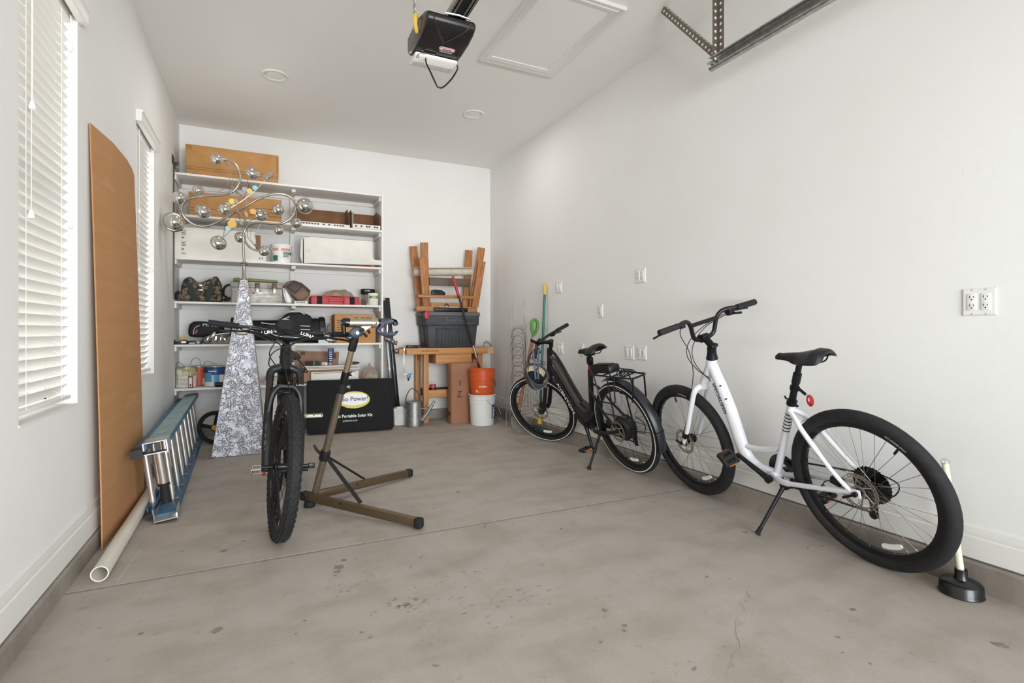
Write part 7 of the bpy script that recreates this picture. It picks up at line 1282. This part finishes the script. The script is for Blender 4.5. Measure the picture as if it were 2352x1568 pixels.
mb = MB(); mb.tube([(ox+.03-.07, oy-.005, oz+.082), (ox+.03, oy-.015, oz+.082), (ox+.03+.07, oy-.005, oz+.082)], .006, 8); mb.build('rail_bracket', M_alu, t)
def opx(u, v, y): return V((pX(u, y), y, pZ(u, v, y)))
MB().tube(smoothpath([opx(978, 134, 2.86), opx(979, 145, 2.80), opx(988, 164, 2.70), opx(1000, 190, 2.68), opx(1006, 200, 2.68), opx(1018, 200, 2.68), opx(1035, 184, 2.68), opx(1046, 168, 2.70), opx(1051, 158, 2.80), opx(1050, 150, 2.90)], 5), .0045, 8).build('power_cord', M_cable, t)
MB().tube(smoothpath([opx(975, 125, 2.72), opx(966, 122, 2.7), opx(956, 130, 2.68), opx(962, 132, 2.68), opx(960, 126, 2.68)], 4), .0015, 5).build('antenna_wire', M_cable, t)
for dx, yy in ((0, 2.86), (.025, 2.88)): MB().tube(smoothpath([V((ox-.07+dx, yy, oz+.17)), V((ox-.075+dx*.4, yy, oz+.3)), V((ox-.06+dx, yy, oz+.4)), V((ox-.055+dx, yy+.02, HC-.002))], 4), .0025, 6).build('supply_wire', mat('wire_white', '#c9c7c0', .5), t)
x = ox-wdt/2-.012; mb = MB(); mb.tube(smoothpath([(x, oy+.16, oz+.13), (x-.012, oy+.13, oz+.11), (x-.012, oy+.13, oz+.07), (x+.003, oy+.15, oz+.03)], 4), [.010]*4+[.014]*4+[.011]*4+[.006], 8); mb.build('yellow_tag', M_yel, t)
# horizontal door track on the right with its hangers
tx_, ty0 = 2.33, 2.20; tz = pZ(1638, 150, ty0); tx_ = pX(1638, ty0)
t = thing('door_track', 'galvanised horizontal garage door track hanging near the right wall', 'door track', (tx_, ty0, tz))
tp_ = [(0, .03), (.0, -.03), (-.006, -.036), (-.03, -.036), (-.036, -.03), (-.036, -.022), (-.033, -.022), (-.033, -.03), (-.028, -.033), (-.006, -.033), (-.003, -.028), (-.003, .026), (-.008, .032), (-.03, .032), (-.034, .028), (-.036, .034), (-.03, .037), (-.004, .036)]
MB().prism(tp_, 2.2, fr((tx_, ty0, tz), (1, 0, 0), (0, 0, 1)) @ Matrix.Identity(4)).build('track_channel', M_steel, t)
mb = MB(); mb.add([(tx_+.002, ty0-2.2, tz+.03), (tx_+.03, ty0-2.2, tz+.03), (tx_+.03, ty0+.05, tz+.03), (tx_+.002, ty0+.05, tz+.03), (tx_+.002, ty0-2.2, tz+.034), (tx_+.03, ty0-2.2, tz+.034), (tx_+.03, ty0+.05, tz+.034), (tx_+.002, ty0+.05, tz+.034)], [(0, 1, 2, 3), (4, 5, 6, 7), (0, 1, 5, 4), (1, 2, 6, 5), (2, 3, 7, 6), (3, 0, 4, 7)]); mb.box2((tx_+.002, ty0-2.2, tz-.03), (tx_+.005, ty0+.02, tz+.03)); mb.build('track_angle', M_steel, t)
M_perf = mat('perforated_steel', '#7d7468', .5, .7)
def angle(a, b, w_, u0, name='hanger_angle'):
    a = V(a); b = V(b); d = (b-a).normalized(); F1 = fr(a, d, u0); L_ = (b-a).length; mb = MB(F1); mb.box((L_/2, w_/2, 0), (L_, w_, .0025)); mb.box((L_/2, .0012, w_/2), (L_, .0025, w_)); o = mb.build(name, M_perf, t); mb = MB(F1); n = int(L_/.038)
    for k in range(n): mb.lathe([(0, -.0018), (.0075, -.0018), (.0075, .0018), (0, .0018)], (.02+.038*k, w_/2, 0), (0, 0, 1), 10); mb.lathe([(0, -.0018), (.0075, -.0018), (.0075, .0018), (0, .0018)], (.02+.038*k, .0012, w_/2), (0, 1, 0), 10)
    mb.build('perforations', M_white, o)
angle((tx_+.006, ty0-.03, tz-.0), (tx_+.006, ty0-.03, HC-.001), .042, (-1, .0, 0)); angle((tx_+.012, ty0-.06, tz+.02), (tx_+.012, ty0+.42, HC-.002), .036, (1, 0, 0))
mb = MB(); mb.lathe([(0, 0), (.009, 0), (.009, .006), (0, .006)], (tx_-.004, ty0-.02, tz), (-1, 0, 0), 6); mb.tube([(tx_-.03, ty0-.01, tz-.005), (tx_+.01, ty0-.01, tz-.005)], .004, 6); mb.build('end_bolt', M_alu, t)
